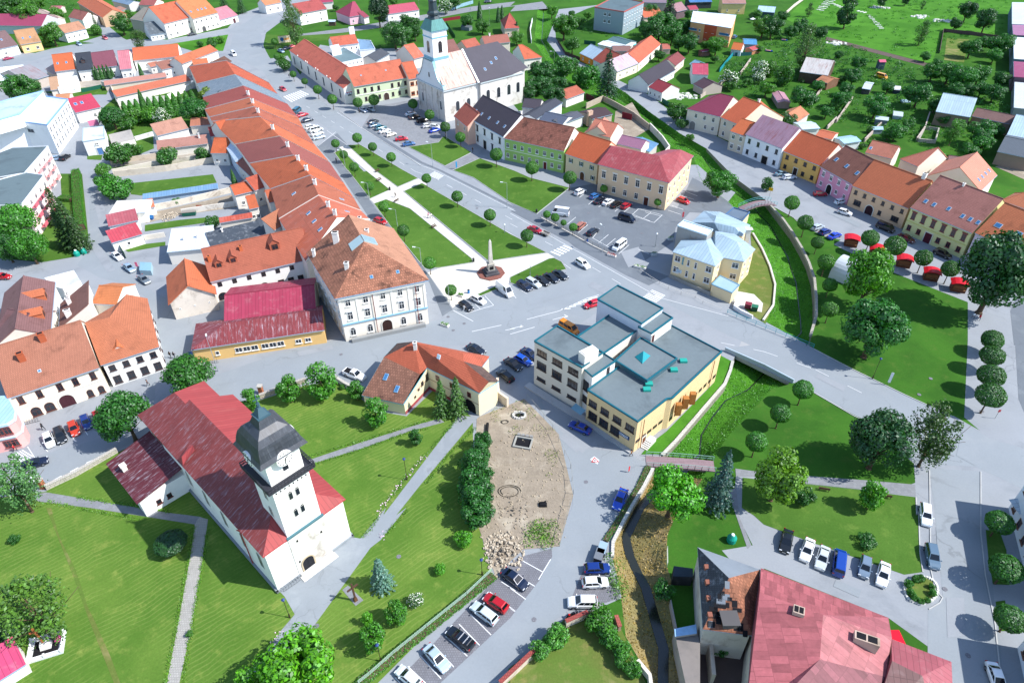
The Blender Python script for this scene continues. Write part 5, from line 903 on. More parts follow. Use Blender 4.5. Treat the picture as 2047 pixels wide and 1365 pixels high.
house('white two storey rear wing with orange roof behind the department store','B1 610,362','B1 808,338',6.4,R='B1 600,290',sl=24,rc='#cb5c40',wall='#e9eaea',win=['f5x1w.7h1z4'],rm='tile')
flat('white rooftop machine room behind the store panels','B1 600,400 670,385 650,345 580,360',8.4,wall='#e3e8ec',rc='#d2dadf',z0=5,name='machine_room',cat='building',eh=0)
flat('white chimney-like tower block behind the store','B1 735,250 775,240 768,205 728,212',9,wall='#cfdae0',rc='#cfd6da',name='tower',cat='tower',eh=0)
flat('pale grey lower annex with blue skylight strip','B1 815,395 935,385 900,320 800,310',4,wall='#e2e6ea',rc='#6d8aa6',name='annex',cat='annex',edge='#c9d4de')
house('narrow terracotta roofed pink house beside the church','B1 1548,905','B1 1650,990',6.6,R='B1 1660,815',sl=40,rc='#b8553f',wall='#e2b8a4',win=['f2x2w.9h1.3'])
house('white house with dark roof and five rooflights in the east row','B1 1640,905','B1 1932,1068',8.2,R='B1 1900,805',sl=38,rc='#4b454e',rm='smooth',wall='#e9ebec',win=['f5x1w1h1.7z5:h','f5x1w1h1.7z1.3m0-1:h!2,0'],doors=[('f',.5,1.8,3,'#24242a')],sky=[('f',.12,.35),('f',.28,.35),('f',.48,.35),('f',.7,.35),('f',.88,.35)],fc='#55585e',band=4.3,gcol='#7aa6cc',ch=[(.9,.6,1.2)])
house('bright green house with brown tiled roof in the east row','B1 1934,1078','C1 418,1180',7.6,R='C1 200,935',sl=36,rc='#94503c',rm='oldtile',wall='#9fc46e',win=['f8x1w1.1h1.5z4.6','f8x1w1.1h1.5z1.2:!5,0'],doors=[('f',.7,1.1,2.4,'#6a2a26')],fc='#f0f2ec',band=3.8,dcol='#dfe8c8',gw='#e6e4de')
house('cream house with bright orange roof and green shutters in the east row','C1 428,1200','C1 678,1282',6.9,R='C1 620,1055',sl=36,rc='#cf5a2e',rm='smooth',wall='#e4cfa8',win=['f3x1w.8h1.4z4.4:S','f1x1w.8h1.3z1.2m.78-.98:S'],doors=[('f',.55,1.6,2.6,'#6a4a30','a')])
poly('large peach corner house with worn red metal roof at the east car park','C1 680,1282 C2 1240,102 C1 1432,1215 1230,1165 1100,1205 750,1120',[('C1 1160,1215',12.4),('C1 790,1140',12.0),('C1 1330,1168',12.0)],[(0,1,6,7),(1,2,8,6),(2,3,8),(3,4,6,8),(4,5,7,6),(5,0,7)],9.0,rc='#9c3b3a',rm='seam',wall='#e6c6a2',win=['0_6x1w1.3h2.2z5.0:h','0_6x1w1.2h1.9z1.2m0-1:!4,0','1_5x1w1.1h1.8z5.2','1_5x1w1h1.6z1.4'],doors=[(0,.73,1.4,2.6,'#5a2e20')],fc='#efe9de',rcs={3:'#a83a44'},ins=.45)
for a in[('dark grey shed roof behind the dark roofed white house','C1 205,930','C1 410,800','C1 300,800',4.5,18,'#454954','smooth','#e6e6e4'),('grey flat pitched roof in the yard behind the green house','C1 390,975','C1 575,905','C1 490,880',3.8,16,'#565a66','smooth','#d9d6d0'),('blue grey triangular roof in the yard behind the green house','C1 225,935','C1 405,975','C1 310,880',4,18,'#5a6478','smooth','#d9d6d0'),('orange roofed wash house on the creek side of the yards','C1 440,775','C1 582,722','C1 480,680',3.4,22,'#b8573c','tile','#e3dfd8'),('dark brown shed roof in the cluttered yard','C1 640,930','C1 800,890','C1 700,850',3.4,14,'#4a3a3e','smooth','#b3a498'),('salmon gabled roof behind the orange cream house','C1 600,1030','C1 780,1075','C1 690,930',6.0,34,'#d4755a','smooth','#d8cfc4'),('second salmon roof overlapping the first behind the cream house','C1 780,1075','C1 835,1000','C1 745,905',5.6,34,'#d07860','smooth','#d8cfc4'),('mauve and red yard roof behind the peach corner house','C1 830,1120','C1 1020,1165','C1 905,1060',5.6,28,'#a8687c','smooth','#d8cfc4'),('blue metal carport roof by the creek wall','C1 1085,1185','C1 1155,1120','C1 1030,1070',3.4,10,'#5d86a8','seam','#b9b4ac'),('dark grey hipped roof between church and dark roofed house','C1 90,840','C1 230,850','C1 140,770',4.5,26,'#4b4650','smooth','#cfccc6')]:
 lb,A,B,R_,he,sl,rc,rm,wl=a;house(lb,A,B,he,R=R_,sl=sl,rc=rc,rm=rm,wall=wl)
wall_thing('tall brick chimney stack wall in the cluttered yard','C1 598,985 632,975',5.5,1.1,'oldwall','#c9a894','chimney_stack','chimney')
wall_thing('curved old stone yard wall along the creek behind the workshops','C1 590,850 720,790 800,830 960,920 1080,1015',2.2,.4,'stone','#b8aa98')
wall_thing('white yard wall beside the blue carport','C1 1085,1010 1180,1110 1235,1190 1200,1230',2.4,.4,'oldwall','#d6d0c8')
wall_thing('dark red board gate wall in the cluttered yard','C1 870,920 945,940',2.3,.15,'vwood','#7a2030','fence','fence')
wall_thing('maroon plank fence of the creekside yard','C1 590,770 650,800',2.2,.12,'vwood','#4a2028','fence','fence')
for a in[('ochre house with pale blue metal roof on the creek lane','C1 540,415','C1 640,462','C1 660,360',3.4,28,'#a9bfd0','seam','#d98a34',['f2x1w.9h1.2']),('pale house with brick red roof on the creek lane','C1 642,465','C1 750,520','C1 760,380',3.4,32,'#b04a34','tile','#d6e0d4',['f2x1w1h1.2']),('mottled rusty pale roofed house on the creek lane','C1 835,560','C1 1000,495','C1 900,420',4.0,30,'#b8a6b0','rust','#e9e0c8',['f3x1w.9h1.2']),('long orange roofed house with white chimney behind the creek lane','C1 1005,492','C1 1175,345','C1 1060,310',4.0,32,'#cf5c3c','tile','#efe9da',['f5x1w1h1.3']),('dark plum hipped house with three rooflights on the creek lane','C1 1080,665','C1 1290,545','C1 1150,505',3.4,34,'#3f3a45','smooth','#e9e9e6',['f4x1w.9h1.1']),('red roofed house with long white side wall on the creek lane','C1 1075,680','C1 1180,725','C1 1160,620',3.6,26,'#a03034','tile','#dcdcd8',['f3x1w.8h1.1']),('brick red cottage roof in the gardens behind the plum house','C1 1290,515','C1 1365,455','C1 1250,450',3.6,30,'#8c3a34','tile','#e0d2c0',['f2x1w.8h1']),('crimson metal roofed long house with white gable','C1 1420,580','C1 1545,585','C1 1560,500',4.2,18,'#b23a48','seam','#e6e8e8',[]),('brown lean-to shed in front of the crimson long house','C1 1425,655','C1 1500,695','C1 1540,620',2.8,22,'#5a444c','smooth','#b0a49c',[]),('green garden hut with blue roof','C1 1395,500','C1 1440,515','C1 1450,470',2.2,22,'#7fa9c0','smooth','#4a6a5a',[]),('dark green roofed bungalow with white edging','C1 760,310','C1 900,350','C1 860,300',3.2,12,'#5a7a80','smooth','#d9dcd8',['r3x1w.8h1']),('white metal canopy roof beside the ochre house','C1 680,345','C1 850,385','C1 770,330',2.8,8,'#d9e2e6','seam','#d9dcd8',[]),('faded brown shed roof beside the turquoise parasol','C1 800,400','C1 940,400','C1 900,360',3,18,'#8a6a66','smooth','#c9beb4',[]),('pink open shed beside the long orange house','C1 1190,385','C1 1250,385','C1 1220,345',2.4,14,'#c0604c','smooth','#b9a49a',[]),('orange barn roof behind the grey school block','C1 1045,140','C1 1195,125','C1 1120,55',4,24,'#d0603c','smooth','#c9bcae',[]),('mauve gabled house with dark front at the top','C1 1300,95','C1 1380,75','C1 1340,15',4,34,'#a07a80','smooth','#6a5a60',[]),('red roofed long shed at the top','C1 1400,80','C1 1470,75','C1 1430,45',3,18,'#b03848','smooth','#b5aaa0',[]),('yellow villa with pale red roof at the top edge','C1 1655,30','C1 1840,30','C1 1740,-15',5.6,24,'#b07468','tile','#e0c488',['f2x1w.8h1']),('orange garden house with white gable and orange pitched roof','C1 1720,385','C1 1800,395','C1 1780,335',2.8,32,'#d8682e','smooth','#cfd6dc',[]),('blue roofed long sheds behind the orange apartment house','C1 1820,345','C1 1925,350','C1 1870,310',2.6,10,'#4a8ab8','seam','#9ab0b8',[]),('small red garden hut near the boat','C1 1890,395','C1 1960,375','C1 1930,355',2.2,18,'#c04a48','smooth','#b0785a',[]),('blue tarpaulin roofed barn at the top','C1 1400,20','C1 1575,15','C1 1480,-15',3.6,14,'#3f72a8','seam','#3a4048',[]),('mauve barn roof along the top edge','C1 1030,20','C1 1220,25','C1 1120,-10',4.5,16,'#8a7a88','smooth','#b0a4a0',[]),('small red garden shed roof under the trees','C1 1495,405','C1 1565,395','C1 1530,385',2.4,14,'#9a3040','smooth','#7a5a50',[]),('pale metal roofed workshop at the right of the yellow villa','C1 1925,90','C1 2060,100','C1 1990,50',3.5,12,'#a9c4d8','seam','#4a5a68',[])]:
 lb,A,B,R_,he,sl,rc,rm,wl,wn=a;house(lb,A,B,he,R=R_,sl=sl,rc=rc,rm=rm,wall=wl,win=wn)
flat('grey and white three storey school block with dark flat roof','F 1188.9,15.6 1247.5,25 1287,6 1230,-6',10.8,wall='#8fa0aa',rc='#55676e',win=['02x2w1.5h1.6z4.4p3.3m.3-.6','18x2w1h1.4z4.2p3.3:','16x1w.8h.8z1.5:n'],fc='#e9eef2',edge='#b05a58',eh=.4,name='school',cat='school')
r,Q=flat('orange and peach apartment house with white roof and glass balconies','F 1381,44 1462,57 1471.5,31 1386,23',8.9,wall='#e2a878',rc='#d4dde6',win=['06x2w.9h1.2z2.2p3'],fc='#f0f0f0',edge='#c4d6e4',eh=.1,name='apartment_house',cat='apartment house')
m=MB();d=(Q[1]-Q[0]).normalized();L=(Q[1]-Q[0]).length;X=Matrix(((d.x,-d.y,0,Q[0].x),(d.y,d.x,0,Q[0].y),(0,0,1,0),(0,0,0,1)));m.box(L*.36,-.15,1.5,L*.66,-.004,8.7,0,X);m.build('red_panel','wall',r,'#c0563a')
for x0,x1 in((0,.2),(.78,1)):
 for z in(2.4,5.4):m=MB();m.box(L*x0,-1.2,z,L*x1,-.004,z+.15,0,X);m.box(L*x0,-1.2,z+.15,L*x1,-1.12,z+1.1,1,X);m.build('balcony',['trim','skyglass'],r,'#d8dcdf')
house('cream house with maroon hipped roof and arched gate on the creekside street','C1 1378,850','C1 1637,912',7.0,R='C1 1620,728',sl=28,roof='hip',hr=0,rc='#8e2f42',rm='smooth',wall='#d9d2c2',win=['f3x1w1h1.6z4.4m.15-.95','f2x1w1h1.5z1.3m.5-.95'],doors=[('f',.22,2.2,3,'#8a8a88','a')])
house('cream house with bright orange roof joined to the maroon roof','C1 1640,915','C1 1780,972',7.0,R='C1 1770,740',sl=28,rc='#cf5a32',rm='smooth',wall='#d6cbb8',win=['f2x2w1.1h1.6:a'],ch=[(.75,.45,1.2)],D=24)
house('blue and beige gabled house with small orange roof beside the white house','C1 1712,1022','C1 1832,1062',6.6,R='C1 1870,945',sl=24,rc='#d06030',rm='smooth',wall='#cfc6b4',win=['f2x2w1.1h1.5:h'])
house('white house with rust mottled mauve roof on the right-hand street','C1 1832,1048','D1 142,1160',7.2,R='C1 2028,915',sl=36,rc='#a08090',rm='rust',wall='#e6ecf0',win=['f4x2w1h1.5:!2,0'],doors=[('f',.62,2.2,2.6,'#1e2024')],fc='#55585c')
house('yellow house with plain orange roof on the right-hand street','D1 150,1178','D1 438,1293',6.2,R='D1 400,1058',sl=36,rc='#c9582f',rm='smooth',wall='#e0b468',win=['f4x2w1.1h1.3:!1,0'],doors=[('f',.42,1.4,2.4,'#3a2a26')],fc='#4a3a36',gw='#e2dccf')
house('pink house with white trimmed windows and brown tile roof','D1 440,1300','D2 688,112',6.6,R='D1 700,1165',sl=36,rc='#93523f',rm='tile',wall='#dd98b0',win=['f4x1w1.1h1.5z4.1:h','f4x1w1h1.3z1.2:!1,0'],doors=[('f',.4,2.0,2.9,'#1e1a1c','a','#f2eef0')],fc='#f3eff0',sky=[('f',.15,.45,1,1.3),('f',.5,.42,1,1.3),('f',.85,.38,1,1.3)])
house('peach house with large plain orange roof and arched dark gate','D2 688,122','D2 1128,300',6.4,R='D2 1000,-30',sl=38,rc='#cc643c',rm='smooth',wall='#e2bc98',win=['f6x1w.9h1.2z4.2','f1x1w2.2h1.6z1.2m.08-.25','f1x1w1h1.3z1.2m.52-.64','f1x1w2.2h1.5z1.2m.74-.96'],doors=[('f',.4,2.3,2.8,'#3a2026','a')],fc='#5a4a44',ch=[(.86,.5,1.2,1.0,.8)])
house('yellow green house with brown pink tile roof and six rooflights','D2 1142,292','D2 1622,492',7.6,R='D2 1600,125',sl=36,rc='#b5695a',rm='tile',wall='#d8d69a',win=['f6x1w1.1h1.9z4.6:h','f6x1w1.1h1.5z1.3:!2,0'],doors=[('f',.42,1.9,2.9,'#5a2030','')],fc='#8a4a48',band=3.8,dcol='#c9c77a',sky=[('f',.12,.28,.9,1.2),('f',.26,.28,.9,1.2),('f',.48,.32,.9,1.2),('f',.72,.28,.9,1.2),('f',.84,.28,.9,1.2),('f',.96,.28,.9,1.2)],ch=[(.4,.48,.6,.5,.5)])
house('lilac house with orange tile roof at the right edge','D2 1645,490','D2 2060,670',7.8,R='D2 1950,280',sl=36,rc='#cf6a40',rm='tile',wall='#d9c9d4',win=['f4x1w1.3h1.7z4.6:h','f4x1w1.2h1.5z1.3'],fc='#e9e4e8',sky=[('f',.22,.4,1.6,1.3),('f',.6,.4,1.6,1.3)],band=3.8)
for a in[('pink orange hipped rear house with stone chimney behind the peach house','D1 1060,1240','D1 1200,1300','D1 1140,1065',5,34,'#d2755c','smooth','#e6ded2',dict(roof='hip',hr=0)),('brown tile rear wing beside the pink hipped house','D1 790,1190','D1 1000,1240','D1 960,1120',5,26,'#b5654e','tile','#e0d8cc',dict(sky=[('f',.1,.4)])),('salmon gabled house with rooflights behind the yellow green house','D2 1690,165','D2 1820,40','D1 1660,1190',5.5,34,'#d47a60','smooth','#e8e4d8',dict(sky=[('f',.25,.3),('f',.45,.3),('f',.65,.3),('f',.85,.3)])),('orange hipped roof behind the lilac house','D2 1850,235','D2 2060,310','D2 1960,150',7,34,'#d2754e','smooth','#e6ded0',dict(roof='hip')),('rust brown shed roof behind the salmon house','D1 1430,1290','D1 1560,1310','D1 1560,1230',4,24,'#8a5a54','smooth','#c9b9ac',{}),('orange roofed annex behind the maroon hipped house','D1 0,920','D1 75,870','D1 0,780',4.4,26,'#c9623a','smooth','#e6e8e8',dict(D=12)),('small orange garden house with pitched roof behind the white house','D1 265,950','D1 355,890','D1 250,850',2.8,28,'#c9744e','tile','#dcd2c8',{}),('white canopy roof behind the yellow house','D1 300,1010','D1 440,1000','D1 370,965',3.0,8,'#c9dcea','smooth','#d9dcdc',{}),('orange lean-to roof behind the yellow house','D1 400,1060','D1 530,1090','D1 440,1015',3.4,14,'#cf6440','smooth','#d9cfc4',{}),('pale blue workshop roof behind the pink house','D1 625,1120','D1 760,1100','D1 700,1070',3,10,'#9cc0dc','seam','#cfd6dc',{}),('weathered grey barn with orange lean-to under the willow','D1 280,560','D1 500,590','D1 440,460',4.2,18,'#b9b6b4','rust','#5a4a40',{}),('orange tiled lean-to of the grey barn','D1 405,625','D1 495,650','D1 470,590',3,14,'#c0704c','tile','#7a5a48',{}),('pink roofed shed among the orchard trees','D1 60,720','D1 110,800','D1 100,690',2.4,14,'#b98a98','smooth','#8a7a74',{}),('white open hut with blue white roof in the garden','D1 765,690','D1 830,700','D1 810,650',2.2,10,'#cfdce6','smooth','#4a4a4a',{}),('large barn with pale blue metal roof in the right-hand gardens','D1 1340,870','D1 1610,915','D1 1490,740',5,24,'#a9bfc9','seam','#8a7a6a',{}),('long brown tiled barn joined to the pale blue barn','D1 1620,905','D1 1925,970','D1 1800,870',4.2,26,'#86584e','tile','#8a7a6a',{}),('dark grey wide shed roof at the right edge','D1 1820,1180','D1 2100,1240','D1 1960,1080',4.5,10,'#5d6670','smooth','#8a7a70',{}),('pale blue ridge roof at the right edge','D1 1895,1050','D1 2100,1090','D1 2010,900',5.5,20,'#a8c0d2','seam','#a9b0b4',{}),('big pale hall roof at the upper right corner','D1 1935,190','D1 1935,20','D1 2040,60',6,16,'#c9d4de','seam','#4a6a7a',dict(D=20,roof='shed')),('mauve sheet roofed hall at the right edge','D1 1945,275','D1 1937,195','D1 2040,200',6,16,'#a8607a','seam','#5a6a74',dict(D=18,roof='shed')),('white roofed long hall at the right edge','D1 1950,460','D1 1945,290','D1 2040,360',5.5,14,'#d6dee4','seam','#6a7a84',dict(D=18,roof='shed')),('magenta roofed hall end at the right edge','D1 1950,600','D1 1948,480','D1 2040,530',5.5,16,'#9a3050','seam','#6a5a64',dict(D=18,roof='shed')),('white gabled small shed roofs at the right edge','D1 1950,840','D1 1955,640','D1 2040,740',4,14,'#d2d9de','smooth','#8a9094',dict(D=16,roof='shed'))]:
 lb,A,B,R_,he,sl,rc,rm,wl,kw=a;house(lb,A,B,he,R=R_,sl=sl,rc=rc,rm=rm,wall=wl,name='barn' if 'barn' in lb or 'hall' in lb else 'house',cat='barn' if 'barn' in lb else('hall' if 'hall' in lb else 'house'),**kw)
r,W,V=poly('half-ruined house with black slate slope and broken orange tiles beside the red metal roof','C4 1500,945 1890,995 1950,480 1460,305',[('C4 1705,545',10.6)],[(0,1,4),(1,2,4),(2,3,4),(3,0,4)],7.0,rc='#a05a3c',rm='oldtile',rms={0:'ruin',1:'ruin',2:'bitumen',3:'slate'}if 0 else{2:'bitumen',3:'slate'},rcs={2:'#7d858e',3:'#3e434b'},wall='#c4bcb0',wm='oldwall')
m=MB();rn=random.Random(4);a,b,c=[Vector(V[k])for k in(0,1,4)];nrm=(b-a).cross(c-a).normalized();uu=(b-a).normalized();vv=nrm.cross(uu)
for i in range(60):
 s_,t_=rn.random(),rn.random()**.8
 if s_+t_>.95:continue
 p=a+(b-a)*s_+(c-a)*t_+nrm*.04;w_,h_=rn.uniform(.2,.6),rn.uniform(.2,.5);m.poly([p-uu*w_-vv*h_,p+uu*w_-vv*h_,p+uu*w_+vv*h_,p-uu*w_+vv*h_],rn.choice((0,0,1)))
m.build('broken_tile_patches',['dark','concrete'],r,'#6f7780')
p=a+(b-a)*.42+(c-a)*.2;m=MB();m.box(p.x-.9,p.y-.8,p.z-.5,p.x+.9,p.y+.8,p.z+.8);m.box(p.x-1.2,p.y-1.1,p.z+.8,p.x+1.2,p.y+1.1,p.z+.9,1);m.build('collapsed_dormer',['vwood','metal'],r,'#6f6a66')
a,b,c=[Vector(V[k])for k in(3,0,4)]
for i in range(4):
 q=a+(b-a)*(.16+i*.19)+(c-a)*.27;m=MB();m.box(q.x-.3,q.y-.35,q.z-.6,q.x+.3,q.y+.35,q.z+.3);m.build('chimney','oldwall',r,'#8a5a4c')
flat('dark low shed roof before the ruined house','C4 1270,530 1425,535 1425,470 1275,450',2.4,rc='#2f3a44',wall='#3a3a3c',name='shed',cat='shed',eh=0)
flat('grey flat lean-to with blue sheet beside the ruined house','C4 1480,1380 1480,1060 1450,905 1285,940 1300,1060 1370,1380',3.2,rc='#7a7470',wall='#9a948c',wm='oldwall',name='shed',cat='shed',eh=0)
flat('pale blue metal sheet roof against the ruin wall','C4 1285,1000 1455,975 1450,905 1280,940',3.8,rc='#8fb6da',wall='#9a948c',z0=3.3,name='sheet_roof',cat='shed',eh=0)
poly('big rambling house under worn red metal sheet roofs with two wide chimneys','F 1490,1430 1700,1470 1770,1352 1783,1273.5 1776,1234 1527,1137 1521,1135 1503,1270',[('D4 462,832',10.4),('C4 1945,655',10.2),('D4 436,1178',9.6),('F 1540,1420',9.6)],[(4,5,9,8),(5,6,9),(3,4,8),(2,3,8,10),(1,2,10,11),(0,1,11),(6,7,9),(7,0,11,10,8,9)],7.2,rc='#ae5252',rm='sheet',wall='#d0c4b4',wm='oldwall',rcs={2:'#a24c4e',3:'#b45e5c',4:'#8f4648'})
for s,z in(('D4 258,830',9.6),('D4 785,1050',8.6)):
 rr=HOUSES[-1][0];p=G(s,z)-rr.location;m=MB();X=Matrix.Translation((p.x,p.y,0))@Matrix.Rotation(-.4,4,'Z');w_=.7 if s=='D4 258,830' else 1.5;m.box(-w_,-.6,z-2,w_,.6,z+1.2,0,X)
 for k in range(2):m.box(-w_*.85+k*w_*.9,-.45,z+1.201,-w_*.1+k*w_*.9,.45,z+1.23,1,X)
 m.build('chimney',['oldwall','dark'],rr,'#b7a394')
poly('lower red metal roofed wing at the bottom right with bright seams','F 1735,1470 1880,1480 1904,1365 1902,1322 1782,1276',[('D4 1235,1306',8.2),('D4 1000,1190',8.2)],[(2,3,5),(3,4,6,5),(1,2,5),(0,1,5,6),(4,0,6)],6.0,rc='#a04648',rm='seam',wall='#cfc4b6',rcs={3:'#7a4a42'})
m=MB();p=G('D4 1035,1020',2.2);rr=thing('awning','small bright red awning at the corner of the red metal roofs','awning',tuple(p));m.box(-1.0,-1.4,-.1,1.0,1.4,.05,0,None,.9);m.build('awning_cloth','cloth',rr,'#d8102c');m=MB();m.cyl(-.8,-1.1,-2.2,-.1,.05);m.cyl(.8,-1.1,-2.2,-.1,.05);m.cyl(-.8,1.1,-2.2,-.1,.05);m.cyl(.8,1.1,-2.2,-.1,.05);m.build('awning_post','metal',rr,'#888')
def right_edge(s0,s1,h,label,porch):
 b0,b1=G2(s0),G2(s1);d=(b1-b0).normalized();n=Vector((-d.y,d.x));n=n if n.x>0 else-n
 pts=[b0,b1,b1+n*14,b0+n*14];k=0
 if not ccw(pts):pts=[b1,b0,b0+n*14,b1+n*14]
 a=pts[0];r=thing('house',label,'house',(a.x,a.y,0));HOUSES.append((r,(b0+b1)/2+n*7,0,0,h));Q=[p-a for p in pts];m=MB();m.prism(Q,0,h,0);m.build('wall','wall',r,'#dfe5ec');m=MB();m.prism(Q,h+.01,h+.3,0);m.build('roof','seam',r,'#93a9c0')
 facade(r,Q[0],Q[1],h,'%dx2w1.2h1.6'%max(2,int((b1-b0).length/3)),'#7a5a4a')
 if porch:q=b0-a;m=MB();m.poly([(q.x-1.6,q.y-.6,3.0),(q.x-1.6,q.y-3.6,3.0),(q.x,q.y-3.6,3.4),(q.x,q.y-.6,3.4)]);m.build('porch_roof','seam',r,'#b9c4cc')
right_edge('D4 1905,0','D4 2110,800',8.5,'white two storey house behind the clipped trees at the right edge',1);right_edge('D4 1975,1090','D4 2110,1700',8,'second white house at the bottom right corner',0)
r=house('open pavilion with bright pink red ribbed roof at the lower left edge','A4 -160,1440','A4 200,1215',2.6,R='A4 -40,1080',sl=14,roof='shed',rc='#c23a5a',rm='seam',wall='#e6e2dc',name='pavilion',cat='pavilion')
def leafmesh(name,L):
 """L: list of (centre, normal, size); builds leaf quads"""
 v,f=[],[]
 for c,n,s in L:
  t=n.orthogonal().normalized();t.rotate(Matrix.Rotation(rnd.uniform(0,6.28),3,n));b=n.cross(t);t=t*s*.5;b=b*s*.32;i=len(v)
  v+=[c-t,c+b,c+t,c-b];f.append((i,i+1,i+2,i+3))
 me=bpy.data.meshes.new(name);me.from_pydata(v,[],f);me.materials.append(MT['leaf']);return me
def rdir():
 while 1:
  p=Vector((rnd.uniform(-1,1),rnd.uniform(-1,1),rnd.uniform(-1,1)))
  if .05<p.length<1:return p.normalized()
def blob(L,c,r,n,s,fl=.55,zs=1.0):
 for _ in range(n):
  d=rdir();d.z=d.z*.9+.12;k=r*(1-.35*rnd.random()**2);L.append((c+Vector((d.x*k,d.y*k,d.z*k*zs)),(d+rdir()*fl).normalized(),s*rnd.uniform(.7,1.3)))
def trunk(h,r,limbs,base=None):
 m=MB();k=base or h*.5;m.bar((0,0,0),(r*.3,0,k),r,0,8,r*.75);m.bar((r*.3,0,k),(0,r*.4,h),r*.75,0,7,r*.3);m.bar((0,0,-.05),(0,0,.25),r*1.5,0,8,r)
 for i in range(limbs):
  a=6.28*i/max(limbs,1)+rnd.uniform(-.4,.4);z=k*rnd.uniform(.8,1.5);l=h*rnd.uniform(.3,.45);p=Vector((math.cos(a)*l*.7,math.sin(a)*l*.7,z+l*.7));m.bar((0,0,z),p,r*.4,0,5,r*.15);m.bar(p,p+Vector((math.cos(a+.5)*l*.4,math.sin(a+.5)*l*.4,l*.3)),r*.17,0,4,.02)
 return m.mesh('trunk',['bark'],True)
TP={}
def proto(kind,var=0):
 k=(kind,var)
 if k in TP:return TP[k]
 L=[];V3=Vector
 if kind=='globe':
  for _ in range(3600):
   d=rdir();kk=1.5*(1-.16*rnd.random()**2)*(1+.05*math.sin(7*d.x+3*var)*math.cos(6*d.y));L.append((V3((d.x*kk,d.y*kk,3.2+d.z*kk*.93)),(d+rdir()*.6).normalized(),rnd.uniform(.14,.3)))
  t=trunk(2.4,.1,4,1.7);hc,d0=3.2,3.0
 elif kind=='broad':
  for i in range(26):
   d=rdir();r=rnd.uniform(.5,1);c=V3((d.x*2.9*r,d.y*2.9*r,4.4+d.z*2.7*r));blob(L,c,rnd.uniform(.9,1.5),210,.42)
  t=trunk(5.2,.26,7,1.8);hc,d0=4.4,8.2
 elif kind=='dense':
  for i in range(44):
   d=rdir();d.z=abs(d.z)if i%3 else d.z;k=2.9 if i>6 else 1.6;c=V3((d.x*k,d.y*k,5.0+d.z*k));blob(L,c,rnd.uniform(1.1,1.7),210,.42,.5)
  t=trunk(5,.32,6,1.8);hc,d0=5.2,9.0
 elif kind=='thin':
  for i in range(34):
   d=rdir();c=V3((d.x*2.4*rnd.random()**.5,d.y*2.4*rnd.random()**.5,5.6+d.z*3.8));blob(L,c,rnd.uniform(.5,.95),85,.3,.9,1.3)
   for _ in range(26):L.append((c+V3((rnd.gauss(0,.35),rnd.gauss(0,.35),-rnd.uniform(.3,1.9))),rdir(),.26))
  t=trunk(8,.16,8,2.5);hc,d0=5.6,6.2
 elif kind=='bush':
  for i in range(12):
   d=rdir();c=V3((d.x*.85,d.y*.85,1.15+d.z*.65));blob(L,c,rnd.uniform(.45,.8),170,.24,.7)
  t=trunk(1.2,.06,5,.4);hc,d0=1.2,3.0
 elif kind=='cone':
  for _ in range(2600):
   z=rnd.random()**1.3;r=.72*(1-z)**.6*(.8+.25*rnd.random())*(1 if z>.06 else .8);a=rnd.uniform(0,6.28);n=V3((math.cos(a),math.sin(a),.35));L.append((V3((math.cos(a)*r,math.sin(a)*r,.15+z*3.9)),(n+rdir()*.5).normalized(),rnd.uniform(.14,.3)))
  t=trunk(1.5,.07,0);hc,d0=1.9,1.45
 elif kind=='spruce':
  for j in range(17):
   z=1.0+j*.58;R_=2.5*(1-(z-.6)/10.8)**.85+.12;nb=max(5,int(11*R_/2.5)+3)
   for i in range(nb):
    a=6.28*i/nb+j*.7+rnd.uniform(-.2,.2);l=R_*rnd.uniform(.8,1.1)
    for q in range(int(10+16*l/2.5)):
     s=rnd.random()**.6;w_=.32*(1.1-s)+.1;c=V3((math.cos(a)*l*s,math.sin(a)*l*s,z-.45*s*s*l*.5+rnd.uniform(-.12,.1)));c+=V3((-math.sin(a),math.cos(a),0))*rnd.uniform(-w_,w_);L.append((c,(V3((math.cos(a)*.4,math.sin(a)*.4,1))+rdir()*.7).normalized(),rnd.uniform(.24,.45)))
  for _ in range(160):z=rnd.uniform(9.6,11.2);r=(11.3-z)*.22;a=rnd.uniform(0,6.28);L.append((V3((math.cos(a)*r,math.sin(a)*r,z)),rdir(),.25))
  t=trunk(10,.2,0,4);hc,d0=5.0,5.0
 elif kind=='column':
  for i in range(22):
   z=rnd.random();r=1.15*math.sin(PI*(z*.8+.15));a=rnd.uniform(0,6.28);c=V3((math.cos(a)*r,math.sin(a)*r,1.0+z*4.2));blob(L,c,rnd.uniform(.55,.85),150,.3,.7)
  t=trunk(3.5,.13,3,1.0);hc,d0=3.1,3.6
 elif kind=='flowering':
  for i in range(14):
   d=rdir();c=V3((d.x*1.1,d.y*1.1,1.7+d.z*.8));blob(L,c,rnd.uniform(.5,.9),130,.26,.7)
  t=trunk(1.8,.08,5,.6);hc,d0=1.8,3.6
 cm=leafmesh('crown_'+kind,L);fm=None
 if kind=='flowering':
  F_=[]
  for c,n,s in L[::4]:F_.append((c*1.03,n,s*1.1))
  fm=leafmesh('blossom',F_);fm.materials.clear();fm.materials.append(MT['flower'])
 TP[k]=(cm,t,hc,d0,fm);return TP[k]
GREENS=dict(globe=['#427a2a','#3b7026','#48812c'],broad=['#3d7322','#477f26','#356a26'],dense=['#2f6a22','#386f22','#2c5f22'],thin=['#55783a','#4a7036','#5c8040'],bush=['#3f7526','#4a8028','#386a28'],cone=['#2f5f2a','#356828'],spruce=['#2c5232','#30583a'],column=['#427826','#4a8228'],flowering=['#4a7a34','#42702e'])
